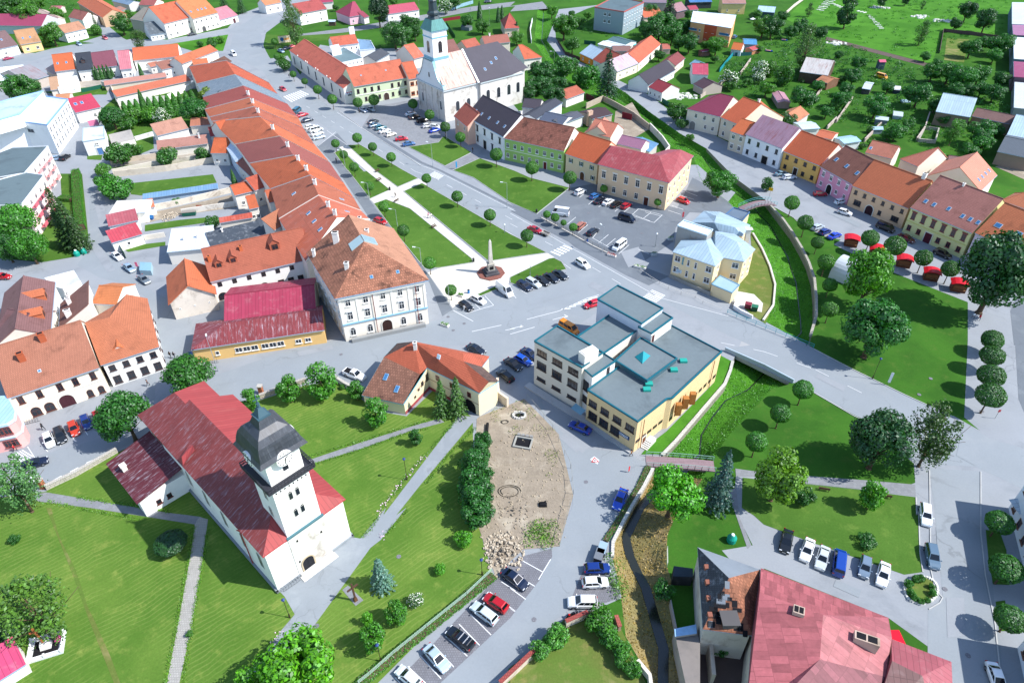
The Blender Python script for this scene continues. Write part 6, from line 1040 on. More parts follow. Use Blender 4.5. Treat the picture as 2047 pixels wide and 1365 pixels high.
def tree(kind,p,d,label,group=None,color=None,sz=1.0,name=None,cat=None):
 """p: crown centre in the photo, d: crown width in photo pixels"""
 var=rnd.randrange(2);cm,tm,hc,d0,fm=proto(kind,var);d=d*(1.2 if kind in('broad','flowering','bush')else 1.1 if kind in('dense','thin','column')else 1);s=d*mpp(p)/d0
 for _ in range(2):h=hc*s*sz;w_=G(p,h);s=d*((w_-Vector((0,0,CAMZ))).dot(_fw)/FPX)/d0
 nm=name or dict(globe='clipped_tree',bush='shrub',cone='thuja',spruce='conifer',flowering='flowering_shrub').get(kind,'tree')
 r=thing(nm,label,cat or('shrub' if 'shrub' in nm else 'tree'),(w_.x,w_.y,0),rnd.uniform(0,6.28),group);r.scale=(s,s,s*sz)
 c=put(cm,'crown',r,color or rnd.choice(GREENS[kind]));k=rnd.uniform(.85,1.15);c.color=(c.color[0]*k,c.color[1]*k,c.color[2]*k,1)
 put(tm,'trunk',r)
 if fm:put(fm,'blossom',c,'#e6e8dc')
 return r
def trees(kind,s,desc,where,group,color=None,sz=1.0,order='left',**kw):
 L=[];t=None
 for tok in s.split():
  if ',' not in tok:t=tok;continue
  x,y,d=map(float,tok.split(','));sc_=1 if t=='F' else 3.9;L.append((px('%s %f,%f'%(t,x,y))[0],d/sc_))
 if order=='left':L.sort(key=lambda q:q[0][0])
 for i,(p,d)in enumerate(L):
  o=ORD[i]if i<len(ORD)else str(i+1)+'th'
  tree(kind,p,d,(desc+' '+where)if len(L)==1 else '%s %s %s, from the %s'%(o,desc,where,{'left':'left','far':'far end','near':'near end'}.get(order,order)),group,color,sz,**kw)
trees('globe','B1 625,1120,66 690,1205,66 770,1303,76 B2 890,125,76 1005,285,90 1155,470,96 1360,725,100 1525,935,92','clipped ball tree','on the town hall side of the square','ball trees of the square',order='far')
trees('globe','B1 795,1075,76 915,1145,70 1060,1225,76 B2 1335,65,76 1575,205,90 1830,350,95 C2 130,510,102','clipped ball tree','between white path and main road','ball trees of the square',order='far')
trees('globe','B1 925,780,86 1230,810,76 1360,895,76 1480,990,80 1600,1070,80 1880,1205,100 C1 170,1310,105 C2 465,60,105','clipped ball tree','in front of the east row and church','ball trees by the east row')
trees('globe','B1 150,325,52 310,300,56 170,445,50 295,580,52 385,635,50 485,700,68 600,775,76 800,800,76','clipped ball tree','along the department store','ball trees by the store',order='far')
trees('bush','B1 215,505,105 205,455,60','leafy street shrub','at the corner of the department store','shrubs by the store')
trees('globe','C2 730,145,60 1150,250,56','small light green ball tree','beside the peach corner house','ball trees by the peach house','#5a9430')
trees('globe','C2 285,345,60 350,370,68 415,410,48 490,445,66','small tree','on the dark pavement of the east car park','pavement trees','#4a8a2a')
trees('globe','D2 220,255,116 325,410,122 420,565,100 485,715,128 515,895,112 515,1085,126','clipped ball tree','on the lawn beside the creek wall','ball trees by the creek wall',order='far')
trees('globe','D2 830,530,132 1025,590,158 1245,685,132 1455,770,132','large clipped ball tree','between the red roofed stalls','ball trees between stalls')
trees('globe','D2 1785,1315,155 D3 1780,118,178 1775,275,200 1768,428,215 1785,5,155','flattened clipped tree','on the pavement by the right-hand road','clipped pavement trees','#386b28',order='far',sz=.85)
trees('globe','D3 305,385,156 130,570,156 C3 1920,790,166','clipped ball tree','on the park lawn below the main road','ball trees of the park','#3f7d2a')
trees('globe','D4 1840,112,205 1890,470,245 1920,860,230','large clipped tree','before the white house at right','clipped trees by the white house','#3a7426',order='far',sz=.8)
trees('broad','D2 830,830,390','tall bright green open maple','beside the white vaulted tent',None,'#4f8c1e',1.25)
trees('dense','D2 870,1230,475','huge dark dense dome tree','on the lawn above the main road',None,'#2f6e2a')
trees('dense','D2 1840,790,560','very large dark tree','in front of the lilac house at the right edge',None,'#2c5e30',1.15)
trees('dense','D3 920,780,470','dark dense park tree','beside the road junction',None,'#2a5830',1.1)
trees('thin','D3 1345,720,420','open grey green tree','overhanging the road junction',None,'#42622f',.95)
trees('broad','D3 120,1050,420','yellow green maple','on the park lawn near the blue spruce',None,'#5f8c24',1.15)
trees('bush','D3 320,1210,150','dark round shrub','behind the park bench',None,'#2f6426')
trees('column','D3 862,1200,190','bright green upright small tree','between the two park benches',None,'#4f9020')
trees('broad','C3 1265,1190,440','bright green maple','over the small footbridge by the municipal building',None,'#4b931c',1.0)
trees('spruce','C3 1650,1110,262','tall blue spruce','by the footbridge in the park',None,'#365a60',1.15,name='spruce')
trees('spruce','B4 975,520,215','pale blue spruce','between church forecourt and wooden cross',None,'#5f8a8e',.8,name='spruce')
trees('column','B4 1090,810,172 910,1005,200','upright bushy tree','on the lawn right of the church forecourt','upright church lawn trees','#3f7a22',order='far')
trees('column','B4 870,860,88','small bright shrub tree','touching the upright church lawn tree',None,'#559a24')
trees('broad','B4 330,1260,640 60,1340,420','large bright green tree','at the bottom edge beside the church path','bottom edge church trees','#52911a',.9)
trees('bush','B4 1625,240,142 1440,478,92','round garden shrub','on the lawn left of the building site','church lawn shrubs','#4c8c22')
trees('flowering','B4 1250,715,112','white flowering round shrub','on the church lawn',None)
trees('globe','A4 1330,270,250','very dark flat round shrub','on the lawn in the church shadow',None,'#264f2a',.35,name='shrub')
trees('bush','A4 115,240,84','dark little round shrub','at the left edge of the churchyard',None,'#2f6628')
trees('bush','A4 1475,980,56','tiny green shrub','beside the white cobbled path',None)
trees('thin','A4 250,790,560','spreading open birch','on the lower left churchyard lawn',None,'#4d7430',.72,name='birch')
trees('broad','A4 50,950,220','dark tree','behind the stone cross memorial',None,'#2a5c26',.7)
trees('thin','A3 80,1090,400','hanging birch','at the left edge by the zebra crossing',None,'#4f7a50',1.0,name='birch')
trees('dense','A3 970,600,410','big round dark chestnut','left of the church roof',None,'#326e28',1.0)
trees('dense','A3 1470,290,390','big round green chestnut','behind the church roof by the street',None,'#346d22',.85)
trees('column','A3 1950,450,140 B3 255,375,182 505,310,238 785,385,132 935,555,188','bushy lawn tree','along the street side of the church lawn','church lawn street trees','#3f7c22',sz=.85)
trees('bush','B3 680,365,44','little green shrub','at the churchyard wall by the pickup',None)
trees('column','B3 1250,750,100','small dark tree','beside the narrow garden path',None,'#2f6a26')
trees('spruce','B3 1450,460,170 1570,450,180','green conifer','in front of the arch house','conifers by the arch house','#4a7436',1.0)
trees('column','B3 1770,780,150 1745,870,190 1700,960,220 1760,1030,200 1700,1110,230 1770,1180,200 1710,1250,230 1760,1320,200 B4 1710,50,210','dark green hedge tree','in the row along the building site','hedge trees by the building site','#2c6626',.72,order='far')
trees('bush','C4 700,880,235','round green garden tree','at the garden corner by the white cars',None,'#447f24')
trees('bush','C4 230,1110,160 360,1000,190 300,1060,120','loose garden shrub','behind the tile-topped garden wall','garden wall shrubs','#4f8a3a')
trees('bush','C4 780,1010,170 870,1110,150 900,1190,150 960,1260,130','green creekside shrub','along the private garden edge','creekside garden shrubs','#3f7a2a',order='far')
trees('bush','C4 1200,640,165','round shrub','beside the ruined house yard',None,'#2f6a24')
trees('bush','C4 1690,1010,120 1640,1100,120','self-sown shrub','in the ruin yard','ruin yard shrubs','#38702a')
trees('broad','C2 1640,95,240','big round tree','at the creek above the footbridge',None,'#3c7a26',.85)
trees('bush','D2 25,110,90','dark leafy tree','beside the yellow road sign',None,'#2f6428',1.3)
trees('dense','A2 120,420,330 220,590,260','bright green garden tree','before the pink apartment block','trees before the pink block','#3f8022')
trees('dense','A2 20,360,260 40,600,220','dark tree','at the left edge before the apartment block','left edge trees','#2a5f24')
trees('spruce','A2 430,290,180 540,440,240 600,520,160 480,470,180','dark conifer','on the lawn by the narrow street','conifers by the narrow street','#35542e',.8)
trees('bush','A2 815,90,150 920,140,200 850,140,140','leafy roadside shrub','across from the long box hedge','roadside shrubs','#3f7f2a')
trees('cone','A2 1818,60,46 A1 1110,800,66 905,520,40 1095,555,40','slim dark thuja','in the plots of the west row','slim thujas')
trees('cone','A1 755,575,38 785,570,38 815,565,38 845,565,38 735,580,34 870,560,30','thuja','of the short row behind the maroon roof','short thuja row')
trees('cone',' '.join('A1 %d,%d,%d'%(985+i*48,885-i*8,84)for i in range(12)),'thuja','of the long hedge row in the plots','long thuja row','#3d7a22',.75)
trees('dense','A1 870,910,200 1525,870,240','round dark garden tree','at an end of the long thuja row','round garden trees','#2c6426',.8)
trees('column','A1 1610,765,120','yellow green garden tree','beside the dark yard wall',None,'#6f8c1e')
trees('bush','A1 1180,890,150 1000,970,120 1050,905,130 930,1190,190 1310,1225,165 1580,1205,115 810,1325,115 870,1225,100 1060,1170,100 A2 1650,400,110 1380,240,60','garden shrub','in the walled plots of the west row','plot shrubs')
trees('flowering','A1 1260,905,120','white blossoming shrub','beside the old tiled garden house',None)
trees('broad','A1 130,690,230 250,680,140','garden tree','behind the white office block','trees behind the office block','#367026')
trees('broad','A1 940,180,160 1005,120,90 400,255,180 340,185,70 215,115,190 60,45,240 150,55,160 440,105,110 300,20,120 1040,10,100 1240,10,80','garden tree','among the upper left houses','upper left garden trees',sz=.9)
trees('thin','A1 1075,300,125','thin grey green birch','in the street before the grey cottage',None,sz=.8,name='birch')
trees('spruce','A1 740,180,60 1740,10,90 1870,20,80','dark conifer','at the village street','village conifers')
trees('bush','A1 1650,335,80 1560,345,50 1720,310,60 370,330,70 750,235,80','wild shrub','on the bank by the village street','bank shrubs')
trees('thin','B1 285,140,180','tall weeping birch','in front of the two storey white house',None,'#4f7042',1.25,name='birch')
trees('dense','B1 960,85,165','tall very dark tree','beside the long white bungalow',None,'#1f4426',1.2)
trees('broad','B1 1085,260,220 1200,185,170 1245,250,130 1170,270,140','bushy tree','left of the copper spire','trees left of the spire','#356a28',sz=.85)
trees('cone','B1 1165,350,66 1750,95,50 1895,120,40 1925,110,40 2040,230,40','dark thuja','in the gardens behind the church','church garden thujas')
trees('broad','B1 1655,165,120 1770,200,130 1480,235,70 1560,20,110 1080,10,80 625,60,56 1450,20,80','garden tree','behind the copper spire','trees behind the spire',sz=.8)
trees('flowering','B1 1480,50,100','white flowering tree','beside the back lane',None)
trees('broad','C1 325,85,105 420,200,210 485,345,140 540,170,90 600,120,70 480,110,60','bank tree','beside the lane below the school','trees by the school lane',sz=.85)
trees('broad','C1 1090,90,130 1170,190,220 1110,235,200 1265,250,180 1400,330,150 1385,205,120 1390,115,80 1320,330,120 1050,210,110','big leafy tree','between school and orange apartment house','trees by the school','#316a26',sz=.9)
trees('spruce','C1 1245,80,140','tall dark spruce','beside the mauve gabled house',None,'#1f3f2a',name='spruce')
trees('spruce','C1 765,600,190 750,520,90','dark conifer','on the creek bank','creek bank conifers','#27523a',.85)
trees('bush','C1 610,590,170 540,620,120 410,500,130 450,540,110 490,500,90','creek bank shrub','above the dark conifers','creek bank shrubs','#3a7a28')
trees('broad','C1 260,560,230 330,740,190 200,660,180 270,660,160 150,720,130 380,650,140','dark tree','behind the church apse','trees behind the apse','#2c6028',sz=.75)
trees('broad','C1 1610,350,160 1530,355,90 1930,110,80 1975,200,180 50,290,120 1160,430,100','garden tree','around the orange apartment house','trees by the apartment house',sz=.8)
trees('bush','C1 1310,880,150 1400,1070,62 1270,840,90 1340,960,90','roadside shrub','beside the maroon hipped house','shrubs by the maroon house')
trees('flowering','C1 1960,540,130 1710,610,130 1940,600,90','white flowering elder','in the gardens right of the plum house','flowering elders')
trees('broad','C1 2000,690,150 1720,670,90 1850,640,80 1600,460,70 1940,380,70','garden tree','in the gardens behind the maroon house','trees behind the maroon house',sz=.75)
trees('broad','D1 70,200,180 210,245,110 290,200,130 450,260,110 590,430,80 150,130,100','garden tree','along the meadow edge','meadow edge trees','#2d6426',sz=.85)
trees('column','D1 660,80,150','dense dark meadow tree','beside the row of pale slabs',None,'#28562a',1.0)
trees('thin','D1 360,75,70 1240,250,130 1240,40,50','thin meadow tree','standing on the open meadow','thin meadow trees','#3f6a34',.8)
trees('broad','D1 920,8,80 1110,0,70 1590,80,140 1740,150,170 1495,185,95','dark meadow tree','towards the pale hall','meadow trees','#2a5a2a',sz=1.0)
trees('thin','D1 340,360,240','grey green willow','over the weathered grey barn',None,'#456a3a',.8,name='willow')
trees('broad','D1 740,490,140 700,590,150 640,690,130 600,770,170 430,670,110 300,760,220 490,870,120 880,820,220 970,680,110 1210,730,230','orchard tree','in the gardens left of the pale barn','left orchard trees','#30702a',sz=.75)
trees('broad','D1 1320,560,180 1350,490,90 1450,560,200 1560,600,220 1680,580,190 1620,370,170 1720,330,130 1860,340,200 1800,430,130 1260,440,90','orchard tree','in the upper right gardens','upper orchard trees','#367428',sz=.75)
trees('broad','D1 1800,720,170 1850,610,140 1700,690,140 1500,700,140 1600,690,130 1340,820,130 1410,930,110 1700,1030,230 1760,930,120','orchard tree','around the pale blue barn','barn orchard trees','#2f6a28',sz=.75)
trees('broad','D1 1600,1170,150 1710,1120,170 1320,1220,170 1030,1020,170 1130,970,110 970,1050,100 1820,1010,120','garden tree','behind the peach and green houses','trees behind the peach house','#37762a',sz=.75)
trees('thin','D1 1490,1010,190','pale green weeping willow','in front of the pale blue barn',None,'#4f8a34',.7,name='willow')
trees('bush','D1 190,930,130 840,1110,64 770,1140,54 160,590,150 50,530,130 610,620,66 830,1010,60 560,820,80','garden shrub','in the gardens of the right-hand row','right row garden shrubs')
trees('bush','D4 1130,590,70 1190,555,60 1150,655,60 1175,700,56 1225,725,50 1275,720,50 1320,660,60 1310,610,50 1225,545,60','small clipped bush','around the oval bed by the side street','oval bed bushes','#3a7a22')
trees('bush','D4 800,250,140','low conical shrub','around the stump on the park lawn',None,'#2f6a22',.6)
def hedge(label,s,w,h,color='#3d7a24',name='hedge',dens=60):
 P=[G2(p)for p in px(s)];o=P[0];L=[]
 for a,b in zip(P,P[1:]):
  d=b-a;l=d.length;d.normalize();n=Vector((-d.y,d.x))
  for _ in range(int(l*(w+2*h)*dens)):
   k=rnd.uniform(-h-w/2,h+w/2);t=rnd.uniform(0,l)
   if abs(k)<w/2:c=Vector((0,0,h+rnd.uniform(-.12,.06)));off=k;nn=Vector((0,0,1))
   else:sg=1 if k>0 else-1;c=Vector((0,0,h-(abs(k)-w/2)));off=sg*(w/2+rnd.uniform(-.12,.05));nn=Vector((n.x*sg,n.y*sg,.3))
   q=a-o+d*t+n*off;L.append((Vector((q.x,q.y,c.z)),(nn+rdir()*.6).normalized(),rnd.uniform(.14,.3)))
 r=thing(name,label,'hedge',(o.x,o.y,0));put(leafmesh('foliage',L),'foliage',r,color);m=MB();m.wallstrip([p-o for p in P],h*.86,w*.8);m.build('stems','bark',r);return r
hedge('long clipped box hedge beside the narrow street','A2 600,30 615,270 640,470',2.4,1.8)
hedge('low hedge by the apartment block path','A2 470,230 570,240',2.6,1.2)
hedge('low ivy hedge along the parking bays and churchyard railing','B4 1860,530 1540,790 1180,1080 860,1340 780,1420',1.6,.5,'#447a26')
hedge('thin clipped hedge on the tile-topped garden wall line','C4 640,830 430,900 170,1150 0,1290',.8,.7,'#36681f')
hedge('dark hedge by the creek lane wall','C3 1075,985 1010,1130 900,1320 C4 740,260',1.0,.35,'#3a7022')
def scatter(name,label,cat,lines,width,n,color,size,h,mat='leaf'):
 L=[]
 for s in lines:
  P=[G2(p)for p in px(s)];tot=sum((b-a).length for a,b in zip(P,P[1:]))
  for a,b in zip(P,P[1:]):
   d=b-a;l=d.length;d.normalize();nn=Vector((-d.y,d.x))
   for _ in range(int(n*l)):
    t=rnd.uniform(0,l);q=a+d*t+nn*rnd.gauss(0,width);hh=h*(.6+.4*math.sin(t*1.7+a.x));L.append((Vector((q.x,q.y,.07+rnd.random()*hh)),(rdir()+Vector((0,0,.7))).normalized(),size*rnd.uniform(.6,1.4)))
 me=leafmesh(name,L);me.materials.clear();me.materials.append(MT[mat]);o=put(me,name,None,color);tag(o,label,cat,None,'stuff');return o
scatter('border_plants','low light green plants edging the churchyard paths','plants',['A3 600,1225 900,1270 1180,1310 1330,1345','A3 370,1260 700,1330 1100,1400','A4 1515,140 1480,360 1400,800 1290,1365','A4 1620,180 1580,430 1500,900 1430,1365','B3 420,910 820,790 1250,655 1440,600','B3 430,980 840,850 1200,720 1350,690','B3 1570,620 1330,900 1170,1080 1000,1300','B3 1720,680 1500,900 1330,1120','B4 990,20 900,170 830,235','B4 1190,20 1010,220','B4 190,970 60,1150'],.2,45,'#5c8a2e',.2,.3)
scatter('border_flowers','pink and white flowers edging the church path','flowers',['B3 1330,900 1170,1080 1000,1300 B4 940,90','B4 210,950 130,1060','B4 1020,180 980,240'],.3,7,'#e3c6d6',.3,.45,'flower')
def banks():
 L=[]
 for i,(r0,r1)in enumerate(zip(chrows,chrows[1:])):
  if i>=24:continue
  for j in(1,2,4,5):
   ar=(r0[j]-r0[j+1]).length*(r1[j]-r0[j]).length
   for _ in range(min(int(ar*11),1100)):
    a,b=rnd.random(),rnd.random();p=r0[j].lerp(r0[j+1],a).lerp(r1[j].lerp(r1[j+1],a),b);L.append((p+Vector((0,0,rnd.random()*.22)),(rdir()*.8+Vector((0,0,.8))).normalized(),rnd.uniform(.15,.36)))
 o=put(leafmesh('bank_growth',L),'bank_growth',None,'#4c9020');tag(o,'rank green growth covering the creek banks','vegetation',None,'stuff')
banks()
def undergrowth(name,label,s,n,color,size=.5,hmax=2.2,kind='vegetation'):
 P=[G2(p)for p in px(s)];xs,ys=[p.x for p in P],[p.y for p in P];L=[]
 def inside(x,y):
  c=False
  for a,b in zip(P,P[1:]+P[:1]):
   if(a.y>y)!=(b.y>y)and x<(b.x-a.x)*(y-a.y)/(b.y-a.y)+a.x:c=not c
  return c and not any((h[1]-Vector((x,y))).length<9 for h in HOUSES)
 k=0
 while k<n:
  x,y=rnd.uniform(min(xs),max(xs)),rnd.uniform(min(ys),max(ys));k+=1
  if not inside(x,y):continue
  r=rnd.uniform(.5,1.6);h=hmax*rnd.random()**1.5+.3
  for _ in range(int(26*r)):d=rdir();L.append((Vector((x+d.x*r,y+d.y*r,.1+abs(d.z)*h)),(d+rdir()*.7).normalized(),size*rnd.uniform(.7,1.4)))
 tag(put(leafmesh(name,L),name,None,color),label,kind,None,'stuff')
undergrowth('undergrowth','rank green undergrowth and bushes in the right-hand gardens','D1 0,240 480,300 1240,540 1900,780 1900,1060 1500,1180 1250,1120 900,1120 600,960 380,880 120,860 C1 1600,640',1500,'#34702a')
undergrowth('undergrowth','weedy bushes along the upper creek','C1 130,560 300,560 500,520 700,600 880,720 840,780 700,760 600,700 480,660 320,780 140,780',220,'#2f6628')
undergrowth('undergrowth','garden bushes around the school and apartment house','C1 540,160 640,150 640,260 1000,270 1020,180 1400,150 1400,340 1550,400 1850,420 2028,420 2028,640 1700,640 1600,440 1380,420 1150,380 980,300 560,280',500,'#36702a')
undergrowth('undergrowth','garden bushes between the upper left houses','A1 0,0 600,0 560,140 430,300 330,330 300,210 120,150 0,120',300,'#38752a')
undergrowth('weeds','weeds sprouting on the building site','F 1060,1050 1110,1040 1118,1085 1050,1090',60,'#5f8a30',.25,.4,'weeds');undergrowth('weeds','weeds along the white wall by the parked cars','C4 790,380 870,650 900,740 850,720 800,540',60,'#5a8a2c',.25,.3,'weeds')
undergrowth('weeds','dry weeds at the top of the building site','F 960,835 1040,800 1100,850 1120,940 1100,960 1080,880 1000,860',50,'#6f8438',.22,.3,'weeds');undergrowth('meadow_tufts','scattered taller tufts on the meadow','D1 400,0 1900,0 1850,240 1300,480 500,260',500,'#3f8024',.4,.5)
def straw():
 L=[]
 for i,(r0,r1)in enumerate(zip(chrows,chrows[1:])):
  if i<24:continue
  for j in(1,2,4,5):
   ar=(r0[j]-r0[j+1]).length*(r1[j]-r0[j]).length
   for _ in range(min(int(ar*12),900)):
    a,b=rnd.random(),rnd.random();p=r0[j].lerp(r0[j+1],a).lerp(r1[j].lerp(r1[j+1],a),b);L.append((p+Vector((0,0,rnd.random()*.15)),(rdir()+Vector((0,0,.6))).normalized(),rnd.uniform(.15,.4)))
 o=put(leafmesh('dry_grass_litter',L),'dry_grass_litter',None,'#9a875a');tag(o,'dry cut grass lying on the sandy creek banks','dry grass',None,'stuff')
straw()
def loft(secs,mi=0):
 m=MB();n=len(secs[0]);vs=[p for s in secs for p in s];fs=[]
 for i in range(len(secs)-1):
  for k in range(n):a,b=i*n+k,i*n+(k+1)%n;fs.append((a,b,b+n,a+n))
 fs+=[tuple(range(n))[::-1],tuple(range(n*(len(secs)-1),n*len(secs)))];m.add(vs,fs,mi);return m
CK=dict(hatch=(4.1,.87,[(-2.05,.62),(-1.95,.88),(-1.3,.94),(.9,.92),(1.5,.84),(1.95,.68),(2.05,.5)],-1.95,1.0,-1.55,.2,1.48),sedan=(4.6,.89,[(-2.3,.6),(-2.2,.9),(-1.3,.95),(.9,.92),(1.6,.84),(2.15,.68),(2.3,.5)],-1.75,1.05,-1.0,.2,1.45),estate=(4.6,.9,[(-2.3,.6),(-2.2,.92),(-1.3,.96),(.95,.94),(1.6,.86),(2.15,.7),(2.3,.5)],-2.2,1.1,-1.85,.3,1.5),suv=(4.5,.93,[(-2.25,.7),(-2.15,1.02),(-1.3,1.06),(1.0,1.04),(1.6,.96),(2.1,.8),(2.25,.55)],-2.15,1.1,-1.8,.3,1.68),van=(5.1,.98,[(-2.55,.8),(-2.5,1.1),(-1.5,1.14),(1.5,1.1),(2.0,1.0),(2.4,.85),(2.55,.55)],-2.5,1.95,-2.35,1.15,2.0),bigvan=(5.6,1.0,[(-2.8,.8),(-2.75,1.2),(-1.5,1.25),(1.8,1.2),(2.2,1.1),(2.65,.9),(2.8,.55)],-2.75,2.2,-2.7,1.5,2.5),pickup=(5.2,.95,[(-2.6,.7),(-2.55,1.0),(-1.3,1.02),(1.0,1.02),(1.7,.98),(2.45,.85),(2.6,.6)],-.75,1.2,-.55,.5,1.75))
_car={}
def car_meshes(kind):
 if kind in _car:return _car[kind]
 L,W,belt,cr,cf,rr,rf,rz=CK[kind];secs=[]
 for x,z in belt:
  w_=W*(1-.16*(abs(x)/(L/2))**4);secs.append([(x,-w_*.9,.2),(x,-w_,.42),(x,-w_*.985,z-.14),(x,-w_*.86,z),(x,w_*.86,z),(x,w_*.985,z-.14),(x,w_,.42),(x,w_*.9,.2)])
 b=loft(secs);zb=max(z for _,z in belt)-.03;wb,wr=W*.86,W*.7;wid=lambda t:wb+(wr-wb)*t
 cab=[[(cr,-wb,zb),(cr,wb,zb),(cf,wb,zb),(cf,-wb,zb)],[(rr,-wr,rz-.05),(rr,wr,rz-.05),(rf,wr,rz-.05),(rf,-wr,rz-.05)],[(rr+.12,-wr*.88,rz),(rr+.12,wr*.88,rz),(rf-.12,wr*.88,rz),(rf-.12,-wr*.88,rz)]]
 c=loft([s for s in cab]);b.add(c.v,c.f)
 if kind=='pickup':
  b.box(-2.4,-.72,.985,-.85,.72,1.03,1);b.box(-2.55,-.82,1.0,-.8,-.74,1.12);b.box(-2.55,.74,1.0,-.8,.82,1.12);b.box(-2.58,-.82,1.0,-2.5,.82,1.12)
 body=b.mesh('body',['car','dark']);lp=lambda a,c,t:a+(c-a)*t;g=MB();e=.012
 def pane(x0,x1,y0,y1,t0,t1,sx):
  g.poly([(lp(x0,x1,t0)+sx,-wid(t0)*.88,lp(zb,rz-.05,t0)),(lp(x0,x1,t0)+sx,wid(t0)*.88,lp(zb,rz-.05,t0)),(lp(x0,x1,t1)+sx,wid(t1)*.86,lp(zb,rz-.05,t1)),(lp(x0,x1,t1)+sx,-wid(t1)*.86,lp(zb,rz-.05,t1))][::1 if sx>0 else-1])
 pane(cf,rf,0,0,.08,.95,.02);fr=g.mesh('windscreen',['carglass']);g=MB();pane(cr,rr,0,0,.25,.92,-.02);rw=g.mesh('rear_window',['carglass']);g=MB()
 cuts=[(.06,.34),(.37,.65),(.68,.95)]if L>4.4 and kind!='pickup' else[(.08,.48),(.52,.94)]
 if kind in('bigvan',):cuts=[(.74,.95)]
 for s in(-1,1):
  for a,b_ in cuts:
   q=[]
   for u,t in((a,.14),(b_,.14),(b_,.9),(a,.9)):q.append((lp(lp(cr,rr,t),lp(cf,rf,t),u),s*(wid(t)+e),lp(zb,rz-.05,t)))
   g.poly(q if s<0 else q[::-1])
 sw=g.mesh('side_windows',['carglass']);r=.33 if kind not in('van','bigvan','suv','pickup')else .37;t=MB();t.bar((0,-.1,0),(0,.1,0),r,0,16);tm=t.mesh('tyre',['tyre'],False);t=MB();t.bar((0,-.115,0),(0,.115,0),r*.66,0,10);rm=t.mesh('rim',['rim'])
 t=MB();t.box(-.06,-.2,-.07,.06,.2,.09);hl=t.mesh('headlight',['hlamp']);t=MB();t.box(-.04,-.14,-.12,.04,.14,.12);tl=t.mesh('tail_light',['tlamp']);t=MB();t.box(-.07,-.1,-.06,.07,.1,.07);mr=t.mesh('mirror',['car']);t=MB();t.box(-.02,-.26,-.06,.02,.26,.06);pl=t.mesh('number_plate',['trim'])
 _car[kind]=(body,fr,rw,sw,tm,rm,hl,tl,mr,pl,r);return _car[kind]
def vehicle(kind,color,s,label,group=None,name=None,cat=None,extra=None):
 a,b=px(s);A,B=G2(a,.55),G2(b,.55);c=(A+B)/2;ang=math.atan2((B-A).y,(B-A).x);L,W,belt,cr,cf,rr,rf,rz=CK[kind];body,fr,rw,sw,tm,rm,hl,tl,mr,pl,r=car_meshes(kind)
 van=kind in('van','bigvan');o=thing(name or('parked_van' if van else 'pickup_truck' if kind=='pickup' else 'parked_car'),label,cat or('van' if van else 'pickup' if kind=='pickup' else 'car'),(c.x,c.y,.055),ang,group)
 put(body,'body',o,color);put(fr,'windscreen',o);put(sw,'side_windows',o)
 if kind!='pickup':put(rw,'rear_window',o)
 for x in(-L*.31,L*.3):
  for y in(-W+.1,W-.1):w_=put(tm,'wheel',o,None,(x,y,r));put(rm,'rim',w_)
 for y in(-1,1):
  put(hl,'headlight',o,None,(L/2-.14,y*W*.66,.62));put(tl,'tail_light',o,None,(-L/2+.03,y*W*.74,.8));put(mr,'mirror',o,color,(cf-.25,y*(W+.08),1.0 if not van else 1.15))
 put(pl,'number_plate',o,'#dddddd',(L/2-.01,0,.42))
 if extra=='rack':
  m=MB()
  for x in(-1.2,-.3):m.box(x-.05,-.75,rz+.02,x+.05,.75,rz+.09)
  m.build('roof_bar','metal',o,'#d8d8d8')
 return o
WH,BK,NV,BL,RE,SV,GR='#e6e8ea','#121418','#12203a','#0f3fae','#b01420','#a9b4bd','#4a5158'
def cars(group,*rows):
 for r in rows:vehicle(r[0],r[1],r[2],r[3],group,*r[4:])
cars('cars in the bays below the churchyard railing',('sedan',NV,'F 1005,1140 1054.6,1175.3','dark navy saloon in the bay nearest the building site'),('hatch',RE,'B4 1950,790 1800,690','bright red hatchback in the bays below the churchyard railing'),('estate','#c6d2d8','B4 1872,885 1700,755','pale silver estate parked next to the bright red hatchback'),('estate','#101824','B4 1697,1090 1502,942','black estate car with pale roof bars',None,None,'rack'),('sedan','#a8bccb','B4 1342,1092 1488,1252','silver blue saloon in the bays by the railing'),('hatch','#dfe6ea','B4 1290,1400 1100,1240','white silver car in the lowest bay at the bottom edge'))
cars('cars on the cobbled patch by the creek',('hatch','#10307a','C4 588,478 768,470','blue hatchback beside the grey container on the cobbled patch'),('hatch',WH,'C4 572,588 752,578','white hatchback between blue hatchback and white estate'),('suv',WH,'C4 668,738 458,736','white estate nearest the tile-topped garden wall'))
cars(None,('sedan','#123a9a','C3 618,715 468,648','blue saloon in the shade of the yellow municipal building'),('sedan','#1248b8','C3 885,1172 828,1308','bright blue saloon parked by the hedge near the footbridge'),('pickup',WH,'B3 690,238 860,302','white pickup with open black bed beside the arch house'),('sedan','#1a2434','B3 1662,42 1785,102','dark saloon half hidden behind the arch house roof'))
cars('cars between arch house and municipal building',('estate','#0f1520','B3 2015,330 1885,225','black estate nearest the arch house wall'),('sedan','#141a26','F 1008,716 1044,741','black saloon second from the arch house'),('hatch','#1550b8','C3 38,122 165,192','bright blue hatchback between two dark cars by the municipal building'),('sedan','#14284e','C3 108,80 200,135','navy car nearest the municipal building wall'))
cars('cars in the bays before the cream corner house',('hatch',WH,'A3 360,722 402,835','white hatchback in the bays before the cream corner house'),('estate','#23272c','A3 448,685 490,798','dark grey car next to the white hatchback'),('hatch','#c03a20','A3 556,640 596,738','orange red hatchback in the bays before the cream corner house'),('hatch','#10347a','A3 650,592 692,688','dark blue hatchback beside the orange red one'),('hatch','#a01828','A3 745,560 792,655','crimson car half under the big chestnut'))
